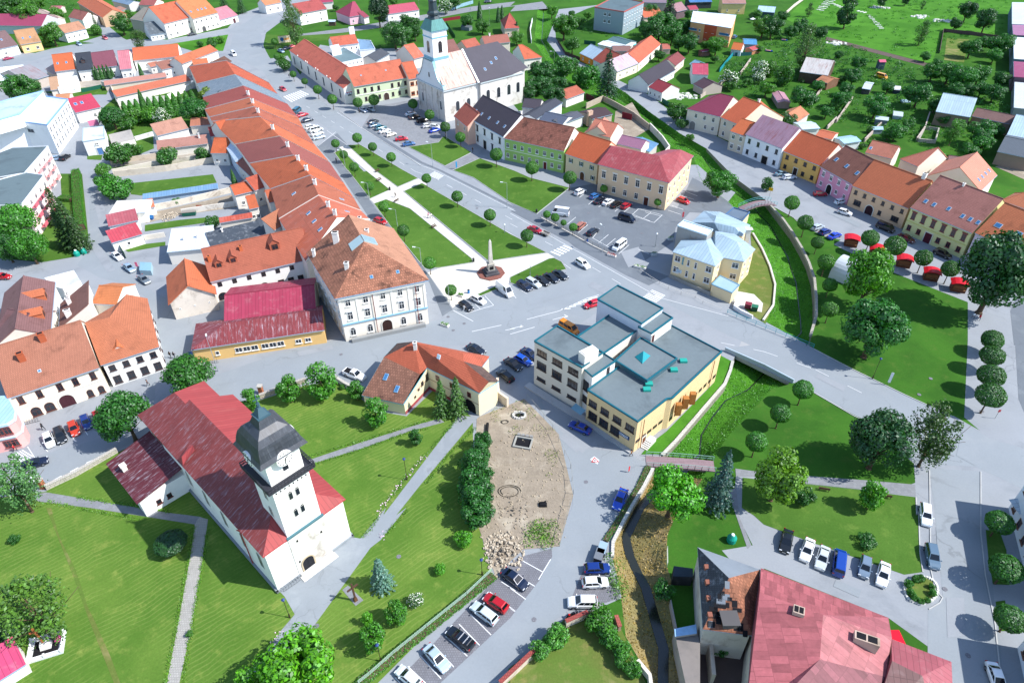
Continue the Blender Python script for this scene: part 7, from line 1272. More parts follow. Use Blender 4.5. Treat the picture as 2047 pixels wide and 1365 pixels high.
cars(None,('estate','#0f1c38','A3 192,990 338,940','dark blue estate driving towards the zebra crossing','car'),('sedan',WH,'A2 872,638 955,705','white saloon at the green gate in the narrow street'),('sedan','#8fa6ba','A2 965,728 1050,798','grey blue saloon in the middle of the narrow street row'),('sedan','#6a747c','A2 1080,820 1165,888','dark silver saloon nearest the orange gabled wing'),('hatch',RE,'A2 -30,832 68,832','red car cut by the left edge beside the white annex'),('hatch','#7f9fb8','A1 585,328 648,362','light blue car before the tan roofed house'),('hatch','#a8142a','A1 792,285 845,312','red car at the mouth of the village lane'),('sedan','#9a2450','A1 15,468 112,447','magenta saloon on the village street'),('suv','#16181c','A1 475,1252 540,1205','black off-roader below the white office block'),('hatch','#8aa4bc','A1 425,1240 475,1232','pale blue car behind the black off-roader'),('sedan','#2a3038','A1 1455,278 1540,262','dark saloon before the tall cream house'),('van',WH,'A1 1802,405 1842,445','white van on the curve of the main road'),('hatch',RE,'B1 188,682 245,712','red hatchback driving down the main road',None,'car'),('sedan','#6f8ca8','B1 172,388 232,412','grey blue saloon beside the department store'),('sedan','#1a2438','B1 222,388 275,372','navy car beside the department store'),('hatch','#b01828','B1 282,368 318,360','red car tucked behind the store corner'),('sedan','#16264a','B1 1788,18 1842,12','navy saloon at the top edge back lane'))
cars('cars parked under the west row',('van','#1f5f78','B1 310,880 345,850','teal blue van at the top of the west row bays'),('sedan','#c0182c','B1 320,912 418,882','red saloon in the west row bays'),('sedan','#16283c','B1 355,952 458,925','navy saloon beside the red saloon'),('suv',WH,'B1 392,1006 478,982','white off-roader first of the white cars in the west row bays'),('van','#dfe6ea','B1 422,1028 530,1002','white people carrier second of the white cars'),('sedan',WH,'B1 436,1058 536,1030','white saloon third of the white cars'),('sedan','#b9c8d4','B1 448,1084 548,1060','silver saloon last in the west row bays'))
cars('cars in the church car park',('sedan','#9aa6ba','B1 818,845 872,875','silver saloon under the ball tree by the green house'),('sedan','#8f9ca6','B1 872,838 932,866','grey saloon facing the green house'),('sedan','#3a4652','B1 878,965 965,935','dark grey saloon at the top of the long church row'),('sedan','#5f7a90','B1 890,990 970,965','blue grey saloon second in the long church row'),('suv','#2f6f80','B1 928,1012 1030,985','teal off-roader in the long church row'),('sedan','#e6ecee','B1 960,1038 1060,1006','white saloon after the teal off-roader'),('hatch','#e8e6da','B1 1012,1062 1105,1036','cream white car before the red saloon'),('sedan','#c01828','B1 1092,1090 1192,1078','red saloon in the church car park'),('sedan','#2f5f96','B1 1148,1132 1248,1115','blue saloon last by the lawn in the church car park'),('sedan','#d2dde2','B1 1165,900 1262,880','white silver car in the church shadow'),('sedan','#15181e','B1 1192,928 1295,902','black saloon in the church shadow'),('suv','#101216','B1 1252,952 1355,932','black off-roader beside the church'),('hatch',WH,'B1 1300,990 1392,975','white car beside the black off-roader'),('hatch',WH,'B1 1372,985 1440,996','white car half behind the first by the church'),('sedan','#1040b0','B1 1355,1030 1445,1005','bright blue saloon by the church ball tree'))
cars('cars near the obelisk',('hatch',RE,'B2 942,388 1012,412','red car parked in the shade of the west row'),('hatch','#14181e','B2 1600,1030 1692,1092','black hatchback in the bays by the obelisk'),('hatch',WH,'B2 1695,990 1788,1036','white hatchback in the bays by the obelisk'),('bigvan',WH,'B2 1885,895 2005,990','long white delivery van by the obelisk lawn'),('estate','#12203a','C2 55,868 168,938','dark blue estate first in the row below the obelisk lawn'),('estate','#c2ccd2','C2 128,852 232,908','silver estate in the row below the obelisk lawn'),('sedan','#161a20','C2 192,835 302,892','black saloon in the middle of the row below the obelisk lawn'),('sedan','#121a2a','C2 262,810 378,872','black navy saloon fourth in the row below the obelisk lawn'),('sedan','#16202c','C2 332,786 448,850','dark saloon last in the row below the obelisk lawn'))
cars('cars in the east car park',('suv',WH,'C2 500,195 592,150','white off-roader before the cream house with green shutters'),('hatch','#2f6aa8','C2 622,222 702,185','mid blue hatchback in the east car park'),('sedan','#12182a','C2 658,262 738,218','black car left of the white saloon in the east car park'),('sedan',WH,'C2 722,272 808,226','white saloon between two black cars in the east car park'),('estate','#141418','C2 788,292 868,245','black estate before the peach corner house'),('hatch','#a8142c','C2 868,300 942,258','dark red hatchback at the end of the east row'),('bigvan',WH,'C2 440,345 330,330','white box van beside the pavement trees'),('estate','#a86a58','C2 512,468 585,402','old brown and white estate by the pavement'),('estate','#1a2230','C2 600,512 688,452','black estate by the pavement railing'),('van','#e3e8ea','C2 895,560 806,625','white minibus with glass sides in the east car park'),('hatch','#c01c20','C2 1300,222 1398,260','red hatchback at the side of the peach corner house'))
cars('moving traffic',('van','#101e36','C2 848,362 968,398','dark blue van driving through the east car park','van'),('sedan','#a81428','C2 145,448 242,485','red saloon towing a small trailer','car'),('suv',WH,'C2 508,700 622,768','white car driving on the main road','car'),('hatch','#c0142c','C2 685,1032 590,1062','red hatchback waiting behind the municipal building','car'))
cars(None,('van','#e88a10','C2 398,1200 515,1268','orange yellow van behind the municipal building'),('van','#e8a010','D1 878,590 958,612','yellow van standing in the right-hand gardens'),('hatch','#3f6fa0','C1 1735,300 1765,280','blue car beside the orange apartment house'))
cars('cars before the right-hand row',('sedan','#6f8fa0','D2 98,35 175,20','grey blue car before the white mottled roof house'),('estate','#d2dce4','D2 150,62 248,52','white estate before the yellow house'),('hatch','#b0182a','D2 398,188 482,186','red car at the pink house gate'),('hatch','#dfe8f0','D2 555,258 642,235','white car at the corner of the pink house'),('hatch',WH,'D2 572,315 688,348','white hatchback before the peach house'),('van','#0e1014','D2 880,425 1018,482','black van before the peach house'),('sedan','#5a1420','D2 1058,508 1168,560','dark maroon saloon at the corner of the peach house'),('suv','#0c0e12','D2 1328,628 1458,685','black off-roader before the yellow green house'))
cars('cars by the first red stall',('hatch','#b4c2cc','D2 368,465 472,428','silver hatchback by the stalls lawn'),('hatch','#10307a','D2 430,502 522,462','dark blue hatchback by the stalls lawn'),('sedan','#1040c0','D2 500,535 602,492','bright blue saloon next to the first red stall'))
cars('cars in the park bays',('sedan','#11161c','D4 192,180 158,342','black saloon in the park bays'),('sedan',WH,'D4 362,248 312,410','white saloon beside the black one in the park bays'),('sedan','#c4ccd2','D4 482,298 430,485','silver saloon in the park bays'),('van','#10409a','D4 575,535 600,325','bright blue van in the park bays'),('hatch','#6f8296','D4 802,375 772,550','grey blue hatchback in the park bays'),('sedan',WH,'D4 948,425 910,615','white saloon last in the park bays'),('estate','#e6ecf0','D4 1255,-20 1268,130','white estate on the side street below the junction'),('suv','#5a7286','D4 1292,285 1332,478','grey off-roader on the side street'),('sedan',WH,'D4 1782,1245 1845,1420','white saloon at the bottom right corner'))
def trailer():
 A,B=G2('C2 310,525'),G2('C2 240,495');a=math.atan2((B-A).y,(B-A).x);c=(A+B)/2;o=thing('trailer','small open grey trailer behind the red saloon','trailer',(c.x,c.y,.05),a);m=MB()
 m.box(-1.1,-.65,.5,1.1,.65,.58);m.box(-1.1,-.7,.5,1.1,-.651,.95);m.box(-1.1,.651,.5,1.1,.7,.95);m.box(-1.15,-.7,.5,-1.101,.7,.95);m.box(1.101,-.7,.5,1.15,.7,.95);m.build('tray','metal',o,'#b0aaa2');m=MB();m.bar((1.15,0,.5),(2.1,0,.45),.05);m.build('drawbar','metal',o,'#777')
 for y in(-.78,.78):put(car_meshes('hatch')[4],'wheel',o,None,(0,y,.33))
trailer()
def motorbike():
 p=G('C4 480,845');o=thing('motorbike','dark motorbike with red helmet on the seat by the garden wall','motorbike',tuple(p),.5)
 for x in(-.7,.7):
  t=MB();t.bar((x,-.06,.32),(x,.06,.32),.32,0,14);w_=t.build('wheel','tyre',o);t=MB();t.bar((x,-.07,.32),(x,.07,.32),.18,0,10);t.build('rim','rim',w_)
 m=MB();m.box(-.45,-.16,.38,.4,.16,.7);m.box(-.1,-.18,.7,.45,.18,.92,0,None,.7);m.build('engine_body','car',o,'#15171b');m=MB();m.box(-.85,-.14,.72,-.1,.14,.84,0,None,.8);m.build('seat','dark',o);m=MB();m.bar((.7,0,.32),(.42,0,1.0),.05);m.bar((.42,-.38,1.02),(.42,.38,1.02),.025);m.build('handlebar','metal',o,'#999')
 m=MB();c=[(.15*math.cos(6.28*k/10),.15*math.sin(6.28*k/10))for k in range(10)];m.prism(c,0,.16,0);m.prism([(x*.7,y*.7)for x,y in c],.16,.24,0);h=m.build('helmet','paint',None,'#c01c20',(p.x-.45,p.y-.25,.86));tag(h,'red helmet lying on the motorbike seat','helmet')
motorbike()
def person_mesh(pose,seed):
 """one continuous skinned body; x forward"""
 st=.28 if pose=='walk' else .06;J=[(0,0,.95),(0,0,1.2),(0,0,1.42),(.02,0,1.52),(.04,0,1.66),(.03,.1,.9),(st,.11,.5),(st*.7+(-.05 if pose=='walk' else 0),.11,.08),(st*.7+.14,.11,.04),(-.02,-.1,.9),(-st*.6,-.11,.5),(-st*1.4,-.11,.1),(-st*1.4+.14,-.11,.05),(0,.2,1.4),(-st*.5,.25,1.14),(.08-st*.2,.24,.9),(.12-st*.2,.23,.8),(0,-.2,1.4),(st*.6,-.25,1.14),(st*.9+.08,-.24,.92),(st*.9+.12,-.23,.82),(.13,0,1.63)]
 E=[(0,1),(1,2),(2,3),(3,4),(0,5),(5,6),(6,7),(7,8),(0,9),(9,10),(10,11),(11,12),(2,13),(13,14),(14,15),(15,16),(2,17),(17,18),(18,19),(19,20),(4,21)]
 Rr=[.14,.13,.13,.055,.105,.095,.065,.045,.04,.095,.065,.045,.04,.07,.048,.038,.03,.07,.048,.038,.03,.03]
 me=bpy.data.meshes.new('skeleton');me.from_pydata(J,E,[]);o=bpy.data.objects.new('skeleton',me);COL.objects.link(o);md=o.modifiers.new('s','SKIN');sv=me.skin_vertices[0].data
 for i,r in enumerate(Rr):sv[i].radius=(r,r*(1.25 if i in(1,2)else 1));sv[i].use_root=i==0
 o.modifiers.new('ss','SUBSURF').levels=1;dg=bpy.context.evaluated_depsgraph_get();out=bpy.data.meshes.new_from_object(o.evaluated_get(dg));bpy.data.objects.remove(o);out.name='person';return out
_pm={}
MT['skin']=M('skin','#b98468',.6,.03)
def person(s,rot,top,legs,label,pose='walk',hair='#2a1e16',k=1.0):
 if pose not in _pm:_pm[pose]=person_mesh(pose,1)
 me=_pm[pose].copy();me.materials.clear()
 for c in('skin',None,None):
  if c:me.materials.append(MT[c])
 for h in(top,legs):
  key='cloth'+h
  if key not in MT:MT[key]=M('clothing',h,.9,.08,6)
  me.materials.append(MT[key])
 for p in me.polygons:
  c=p.center;p.material_index=2 if c.z<.96 and abs(c.y)<.19 else(1 if .9<c.z<1.48 and(c.z>1.05 or abs(c.y)<.19)else 0);p.use_smooth=True
 q=G(s);o=put(me,'person',None,None,(q.x,q.y,.05),rot);tag(o,label,'person');o.scale=(k,k,k);m=MB();c=[(.115*math.cos(6.28*i/10),.115*math.sin(6.28*i/10))for i in range(10)]
 m.prism([(x-.0,y)for x,y in c],1.66,1.74,0);m.prism([(x*.75,y*.75)for x,y in c],1.74,1.79,0);m.box(-.1,-.1,1.54,-.04,.1,1.7);hh=m.build('hair','cloth',o,hair)
for a in[('A3 125,865',.3,'#b8222c','#20202a','person in red top crossing at the left zebra'),('A3 345,700',2.8,'#2a2e36','#20242c','person in dark clothes by the parked white hatchback'),('A3 1335,140',1.6,'#16181c','#1a1c22','left of two dark dressed people in the shaded narrow street'),('A3 1366,143',1.6,'#20242c','#14161a','right of two dark dressed people in the shaded narrow street'),('A3 1160,358',.2,'#5a4a4a','#2a2c34','person walking before the white corner house'),('B2 1095,215',.4,'#3a342f','#2a2a2e','person on the crossing of the white square paths'),('B2 1352,372',2.2,'#c98a9a','#6a7080','person in pink top on the white square path'),('B2 1375,378',2.4,'#d8d2c8','#3a4458','person in pale top beside the one in pink'),('B1 636,1272',1.2,'#1a1a1e','#1c1e24','person in black on the dark west pavement'),('C3 940,905',3.0,'#c08a60','#20242c','person by the municipal building steps'),('D2 1672,1172',4.5,'#b01828','#2a2a30','person in red under the big dark tree'),('D2 1625,1160',4.6,'#dfe4ea','#3a4454','person in white under the big dark tree'),('B2 1630,1098',.6,'#e3e6e8','#c9cdd2','person in white beside the black hatchback'),('B1 650,1290' if 0 else 'B1 1697,1190',1.0,'#20242a','#16181c','person in black at the corner of the east path'),('D2 935,705',1.0,'#c04838','#2a2a30','person in orange between the stalls'),('B1 268,612',1.4,'#20304a','#20242c','person in dark blue by the store trees')]:person(*a)
def lamp(s,h,label,kind='arm',ang=0,group=None):
 p=G(s);o=thing('street_lamp',label,'street lamp',(p.x,p.y,.04),ang,group);m=MB()
 if kind=='arm':m.cyl(0,0,0,1.0,.11);m.bar((0,0,1.0),(0,0,h),.07,0,6,.05);m.bar((0,0,h),(1.5,0,h+.15),.04);c='#b4bcc2'
 else:m.cyl(0,0,0,.8,.12);m.bar((0,0,.8),(0,0,h-.3),.05);c='#4a3a34' if kind=='old' else '#9aa2a6'
 m.build('pole','metal',o,c);m=MB()
 if kind=='arm':m.box(1.2,-.15,h+.02,2.0,.15,h+.16)
 else:m.cyl(0,0,h-.3,h,.16,0,8,.26);m.cyl(0,0,h,h+.18,.28,0,8,.05)
 m.build('lantern','paint',o,'#dfe6ea' if kind!='old' else '#2a3f78')
lamp('B1 1386,1300',8,'tall lamp post on the pavement by the church car park lawn','arm',2.6);lamp('C1 340,550',8,'tall lamp post on the creek lane near the ochre house','arm',3.1);lamp('B1 1495,1085',7.5,'tall grey mast before the church corner','arm',0)
for s,w_ in(('B2 892,228','near the path crossing'),('B2 1110,440','beside the middle of the west lawn'),('B2 1298,745','at the lower end of the west lawn'),('B2 1515,1048','by the ball tree near the bays'),('B1 702,1295','at the upper end of the white path')):lamp(s,5.2,'slim arm lamp '+w_,'arm',2.9)
lamp('B2 1965,298',8,'tall arm lamp between main road and east lawn','arm',2.9);lamp('C2 715,642',7.5,'tall thin lamp by the car park railing','arm',2.0);lamp('A3 1703,242',8.5,'tall pale lamp before the low yellow shop','arm',2.0);lamp('C2 155,825',3.2,'short globe lamp on the triangle lawn','ball')
lamp('B3 1185,1088',5.5,'old style lamp with blue lantern right of the church tower','old');lamp('B4 272,855',4.8,'old style lamp with blue lantern left of the forecourt','old');lamp('B4 1770,522',4.0,'old style lamp near the building site corner','old');lamp('B4 982,1195',4.5,'old style lamp by the churchyard railing','old');lamp('D3 845,302',5.5,'rusty old lamp at the lawn edge by the main road','old')
for s,h,lb in(('B1 1285,135',9,'pale mast at the back lane'),('B1 1680,80',9,'pale mast beside the white flowering tree'),('B1 1828,205',9,'pale mast by the garden footbridge'),('C2 1130,598',4,'thin sign mast in the east car park'),('B2 1945,490',2.6,'thin sign post on the square lawn edge')):lamp(s,h,lb,'mast')
def obelisk():
 p=G('B2 1838,805');o=thing('obelisk','tall pale stone obelisk on stepped base in the square','monument',tuple(p),.35);m=MB()
 c=lambda r,n=8:[(r*math.cos(6.28319*(k+.5)/n),r*math.sin(6.28319*(k+.5)/n))for k in range(n)]
 m.prism(c(3.6),.05,.25);m.build('brick_platform','stone',o,'#8a5a50')
 m=MB();m.box(-1.8,-1.8,.25,1.8,1.8,.7);m.box(-1.35,-1.35,.7,1.35,1.35,1.3);m.build('steps','concrete',o,'#4a4a50');m=MB();m.box(-.85,-.85,1.3,.85,.85,2.9,0,None,.85);m.box(-.9,-.9,2.9,.9,.9,3.1);m.build('pedestal','concrete',o,'#a8a39a');m=MB();m.box(-.5,-.5,3.1,.5,.5,9.3,0,None,.55);m.box(-.28,-.28,9.3,.28,.28,9.9,0,None,.1);m.build('shaft','concrete',o,'#c4bfb6')
 m=MB();m.box(-.5,-.9,1.6,.5,-.86,2.5);m.build('plaque','dark',o)
obelisk()
def bench(s,rot,label):
 p=G(s);o=thing('park_bench',label,'bench',(p.x,p.y,.06),rot);m=MB()
 for y in(-.2,-.02,.16):m.box(-.9,y-.07,.42,.9,y+.07,.47)
 m.build('seat','wood',o,'#5a4634');m=MB()
 for z in(.6,.78):m.box(-.9,.25,z,.9,.29,z+.12)
 m.build('backrest','wood',o,'#5a4634')
 for x in(-.75,.75):m=MB();m.box(x-.04,-.25,0,x+.04,-.2,.42);m.box(x-.04,.2,0,x+.04,.27,.9);m.build('leg','metal',o,'#555')
for s,r_,lb in(('B2 955,15',.9,'dark bench first along the white path, far end'),('B2 968,85',.9,'dark bench above the path crossing'),('B2 1100,248',-2.2,'dark bench at the path crossing'),('B2 1395,450',.9,'dark bench halfway down the white path'),('D3 465,1170',2.9,'bench on a slab left of the upright small tree'),('D3 945,1225',2.9,'bench on a slab right of the upright small tree')):bench(s,r_,lb)
def bin_(s,label,c='#2a4a3a',r=.28,h=.95):
 p=G(s);o=thing('litter_bin',label,'litter bin',(p.x,p.y,.05));m=MB();m.cyl(0,0,0,h,r,0,10);m.build('drum','paint',o,c);m=MB();m.cyl(0,0,h,h+.12,r*1.1,0,10,r*.6);m.build('lid','paint',o,'#1c1e20')
for s,lb,c in(('B2 1050,158','dark litter bin at the path crossing','#22262a'),('B2 1703,715','dark litter bin near the obelisk','#22302a'),('C2 205,332','dark litter bin on the east lawn corner','#22262a'),('C2 600,560','blue litter bin on the pavement railing','#1f5fae'),('C2 1180,305','blue litter bin at the peach house corner','#2a6ab8'),('D2 1400,20' if 0 else 'B2 1665,960','blue information post by the bays','#2a7ab8')):bin_(s,lb,c)
def stall(s,i):
 p=G(s);o=thing('market_stall',ORD[i]+' brown wooden stall with curved red roof, from the left','stall',(p.x,p.y,.03),math.radians(-22),'market stalls');m=MB();m.box(-1.6,-1.15,0,1.6,1.15,2.2);m.build('body','wood',o,'#6a3e2c');m=MB();n=6
 prof=[(-2.0,2.15),(-1.2,2.55),(-.4,2.72),(.4,2.72),(1.2,2.55),(2.0,2.15)]
 for(x0,z0),(x1,z1)in zip(prof,prof[1:]):m.poly([(x0,-1.55,z0),(x1,-1.55,z1),(x1,1.55,z1),(x0,1.55,z0)]);m.poly([(x0,-1.55,z0-.12),(x0,1.55,z0-.12),(x1,1.55,z1-.12),(x1,-1.55,z1-.12)]);m.poly([(x0,-1.55,z0-.12),(x1,-1.55,z1-.12),(x1,-1.55,z1),(x0,-1.55,z0)]);m.poly([(x1,1.55,z1-.12),(x0,1.55,z0-.12),(x0,1.55,z0),(x1,1.55,z1)])
 m.build('roof','paint',o,'#c01828');m=MB();m.box(-1.3,-1.2,.9,1.3,-1.153,1.9);m.build('shutter','wood',o,'#8a5638');m=MB();m.box(-1.4,-1.5,.84,1.4,-1.16,.9);m.build('counter','wood',o,'#8f6a48')
for i,s in enumerate(('D2 672,585','D2 868,665','D2 1080,745','D2 1292,848','D2 1505,935')):stall(s,i)
def tent():
 a,b=G2('D2 500,838'),G2('D2 620,888');o=thing('vaulted_tent','white vaulted stage tent on the lawn behind the maple','tent',(a.x,a.y,0),math.atan2((b-a).y,(b-a).x));W=8.5;L=10.5;m=MB();n=14;P=[(W/2-W/2*math.cos(PI*k/n),4.6*math.sin(PI*k/n)**.85)for k in range(n+1)]
 for(y0,z0),(y1,z1)in zip(P,P[1:]):m.poly([(0,y0,z0),(L,y0,z0),(L,y1,z1),(0,y1,z1)])
 m.build('canopy','paint',o,'#b9c0c8',smooth=True);m=MB();m.poly([(.05,y,z)for y,z in P]);m.build('back_wall','cloth',o,'#a9b0b6');m=MB();m.box(.3,.3,0,L-.3,W-.3,.6);m.build('stage_floor','wood',o,'#6a5a4a')
tent()
def rail(o,P,h,c,name='railing',th=.05,posts=2.2,bars=2):
 m=MB()
 for a,b in zip(P,P[1:]):
  for k in range(bars):z=h*(k+1)/bars;m.bar((a.x,a.y,a.z+z),(b.x,b.y,b.z+z),th,0,4)
  n=max(1,int((b-a).length/posts))
  for k in range(n+1):q=a.lerp(b,k/n);m.bar((q.x,q.y,q.z),(q.x,q.y,q.z+h),th,0,4)
 m.build(name,'paint',o,c)
def footbridge(s0,s1,w,arch,label,rc):
 A,B=G(s0),G(s1);o=thing('footbridge',label,'footbridge',tuple(A));d=(B-A);L=d.length;u=d.normalized();n=Vector((-u.y,u.x,0))*w/2;k=10;C=[d*(i/k)+Vector((0,0,.1+arch*math.sin(PI*i/k)))for i in range(k+1)];m=MB()
 for p,q in zip(C,C[1:]):
  t=Vector((0,0,.3));m.add([p-n,q-n,q+n,p+n,p-n-t,q-n-t,q+n-t,p+n-t],[(0,1,2,3),(7,6,5,4),(0,4,5,1),(2,6,7,3)])
 m.build('deck','wood',o,'#8f7a80');rail(o,[p-n for p in C],1.1,rc);rail(o,[p+n for p in C],1.1,rc)
footbridge('C2 1800,310','D2 75,262',3.0,1.0,'arched footbridge with teal rails over the creek by the yellow house','#5fa8ae');footbridge('C3 1058,945','C3 1590,985',2.6,.15,'flat brown footbridge over the creek beside the municipal building','#8fb4ae')
def bridge():
 P=[G2(s)for s in('C2 1690,1125','D3 400,70','D3 215,335','C3 1655,70')];a=P[0];o=thing('road_bridge','concrete road bridge carrying the main road over the creek','bridge',(a.x,a.y,0));Q=[p-a for p in P];Q=Q if ccw(Q)else Q[::-1];m=MB();m.prism(Q,-.9,.012);m.build('deck','concrete',o,'#9a9c9e')
 f=lambda L:[G(s,.05)-Vector((a.x,a.y,0))for s in L];rail(o,f(['C2 1690,1118','D2 330,1368','D3 385,62']),1.1,'#2f98a8');m=MB();pp=[G2(s)-a for s in('C3 1672,82','D3 0,215','D3 228,335')];m.wallstrip(pp,1.0,.3,0,0);m.build('parapet','concrete',o,'#9fb0bc')
bridge()
def fence(label,s,h,c,mat='vwood',th=.08,name='fence'):return wall_thing(label,s,h,th,mat,c,name,'fence')
wall_thing('old stone creek wall below the round trees',' '.join(['D2 50,290 150,400 218,495 295,625 348,735 390,860 404,1010 404,1150 360,1300']),.7,.6,'stone','#a8a49a');wall_thing('low pale kerb wall round the dry yard of the yellow house','C2 1890,500 1962,620 D2 45,755 86,900 72,1060 -8,1178',.5,.45,'concrete','#c4c0b8')
wall_thing('rough stone creek wall under the municipal building','C3 1733,170 1715,240 1672,345 1500,545 1290,790 1182,900',.35,.6,'stone','#c4c2ba');wall_thing('white stone creek wall by the lane','C3 1112,1005 1042,1140 950,1290 C4 880,110 800,270 796,390',.4,.5,'stone','#c9c7c0')
wall_thing('low churchyard street wall with stone piers','A3 365,1165 600,1055 920,872',1.0,.4,'stone','#b8b2a8',cap='#c4c0b8');wall_thing('churchyard street wall behind the lawn trees','B3 40,455 200,395 400,325',1.0,.4,'stone','#b0a898',cap='#b8b2aa');wall_thing('white churchyard wall beside the pickup','B3 625,310 700,360 850,440',1.1,.4,'wall','#dcd9d2',cap='#c9c4bc')
for s,lb in(('A3 340,1150','brick gate pier at the left churchyard entrance'),('B3 52,415','brick gate pier by the street lawn trees')):p=G(s);o=thing('gate_pier',lb,'pier',tuple(p));m=MB();m.box(-.4,-.4,0,.4,.4,2.0);m.build('shaft','stone',o,'#a8684a');m=MB();m.box(-.5,-.5,2,.5,.5,2.2);m.build('cap','concrete',o,'#b0aca4')
def railing(label,s,h,c,base=None,bars=2,posts=2.4):
 P=[G(q)for q in px(s)];o=thing('railing',label,'railing',tuple(P[0]));P=[p-o.location for p in P];z=0
 if base:m=MB();m.wallstrip([p.to_2d()for p in P],base,.35);m.build('base_wall','concrete',o,'#b8b5ae')
 rail(o,[p+Vector((0,0,base or 0))for p in P],h,c,'bars',.035,posts,bars)
railing('green churchyard railing on a low concrete base along the parking bays','B4 1845,505 1650,690 1340,940 1080,1150 900,1310 810,1380',.9,'#a9c4b4',.35,3)
railing('dark pavement railing between road and east car park','C2 242,372 500,510 640,590 775,655',1.0,'#5a5450',.15,3,1.6);railing('pale rope barrier on short posts before the yellow house','C2 1010,790 1100,855 1160,890 1230,930 1330,970 1440,1000 1500,1040 1640,1095',.8,'#d8d2ca',None,1,3.5)
railing('thin wire site fence along the lane edge of the building site','C3 130,460 330,700 470,1000 490,1200 C4 385,300',1.5,'#8a8a84',None,1,2.6);railing('thin wire fence by the creek garden','C4 1220,330 1222,460',1.2,'#b0b0a8',None,3)
wall_thing('garden wall with red tile coping along the lane','C4 -80,1400 100,1230 185,1150',1.5,.4,'oldwall','#c9bcae',cap='#9a4a44');wall_thing('garden wall with red tile coping by the round tree','C4 430,925 600,850',1.5,.4,'oldwall','#c9bcae',cap='#9a4a44');wall_thing('crumbling garden wall at the creek shrubs','C4 820,870 850,960',1.2,.4,'oldwall','#b8968a',cap='#a85a50');wall_thing('crumbling white garden wall near the bottom edge','C4 985,1215 1080,1330 1090,1400',1.3,.5,'oldwall','#cfc8be')
wall_thing('tall ruined yard wall beside the lean-to','C4 1500,1010 1540,1160 1560,1380',3,.5,'oldwall','#b5a898');wall_thing('pale board fence by the ruined house','C4 1240,760 1300,1060 1380,1380',1.6,.15,'vwood','#a8a09c','fence','fence')
for i,(s,h,c)in enumerate((('A1 870,1290 1180,1240 1650,1165',1.8,'#c4b6a6'),('A1 885,1362 1200,1300 1690,1230',1.8,'#d0c8ba'),('A2 900,55 1300,10 1690,-60',2.0,'#c9bfae'),('A2 1120,330 1400,275 1810,175',1.8,'#d2cabc'),('A2 1420,345 1850,280',1.6,'#d6d0c6'),('A2 1130,545 1290,520',1.4,'#cfc9be'),('A1 800,670 870,690 900,760 950,870',2.0,'#cfc6ba'),('A1 930,830 1300,790 1560,660',2.2,'#e6e4e0'),('A1 890,690 1300,590',1.8,'#cdbfae'),('A1 1060,1100 1200,1060',1.6,'#d9dcdc'))):wall_thing(ORD[i]+' weathered plot wall of the west gardens, from the top list of plots' if 0 else['upper pale plot wall below the garden shrubs','second pale plot wall with sandy patches','stained plot wall above the striped lawn','long plot wall beside the blue store','plot wall behind the green skip','short wall beside the bright red garage','side wall of the long wood store','white wall behind the thuja row','brown garden wall behind the wood store','pale wall before the old tiled garden house'][i],s,h,.35,'oldwall',c)
fence('teal sheet garden fence right of the crimson house','C1 1630,565 1690,490 1745,425',1.8,'#1f8a98','paint');fence('green board fence beside the long white side wall','C1 1180,800 1220,825 1275,845',1.8,'#2a6a50');fence('dark green fence by the dark green bungalow','C1 575,345 665,355',1.8,'#1f5a48');fence('teal fence behind the orange garden house','C1 1750,440 1880,435',1.6,'#1f5f60');fence('dark red fence in the church gardens','B1 1440,175 1600,150',1.6,'#8a2434');fence('green hedge-like screen fence in the church gardens','B1 1490,190 1560,300',1.6,'#2a6a34');fence('pale blue board fence behind the spire','B1 1530,85 1600,60 1700,30',1.8,'#8fb4c8');fence('dark brown fence along the lane below the school','C1 370,330 430,430 540,470',1.4,'#3f332e')
fence('green gate screen beside the white saloon','A2 915,575 985,690',2.0,'#2a5a44','paint');fence('dark green screen in the gardens behind the white block','A1 640,725 800,690',1.6,'#1f5a48','paint');wall_thing('white garden wall beside the hipped red bungalow','C1 172,170 155,250 165,340',1.8,.25,'wall','#e3e6e8');wall_thing('pale concrete wall at the meadow corner','D1 125,155 230,60 310,0',1.6,.25,'concrete','#cdbfb8');wall_thing('dark plank fence around the vegetable plot','D1 1365,420 1395,250 1620,275 1850,310',1.6,.15,'vwood','#6a5450','fence','fence')
for s,lb in(('D1 560,960 610,890 685,780','pale stone garden wall behind the yellow house'),('D1 780,1110 860,1030 930,960','rubble garden wall behind the pink house'),('D1 1285,900 1250,1010 1185,1105','long curved wall behind the green house'),('D1 490,1010 560,940','mauve garden wall by the orange lean-to'),('D1 400,770 480,660','white plank wall below the grey barn'),('C1 1480,770 1670,640','low rubble wall behind the maroon house'),('C1 1790,590 1870,480','pale stone wall along the fenced lawn')):wall_thing(lb,s,1.4,.4,'oldwall','#b5a8a0')
o=wall_thing('roofless stone ruin pool in the gardens','D1 1200,1110 1250,1010 1355,1025 1330,1120 1200,1110',1.3,.5,'stone','#b0aca0','ruin','ruin')
def bell(s,c,label):
 p=G(s);o=thing('recycling_container',label,'container',(p.x,p.y,.05));m=MB();m.cyl(0,0,0,.9,.75,0,14,.78);m.cyl(0,0,.9,1.55,.78,0,14,.35);m.build('body','paint',o,c);m=MB();m.cyl(0,0,1.55,1.75,.3,0,10,.25);m.build('lid','paint',o,'#dfe6e2')
for s,lb in(('A2 605,668','left one of three green recycling containers'),('A2 658,650','right one of three green recycling containers'),('A2 628,628','rear one of three green recycling containers'),('C4 1722,258','single teal recycling container on the park lawn')):bell(s,'#12907e',lb)
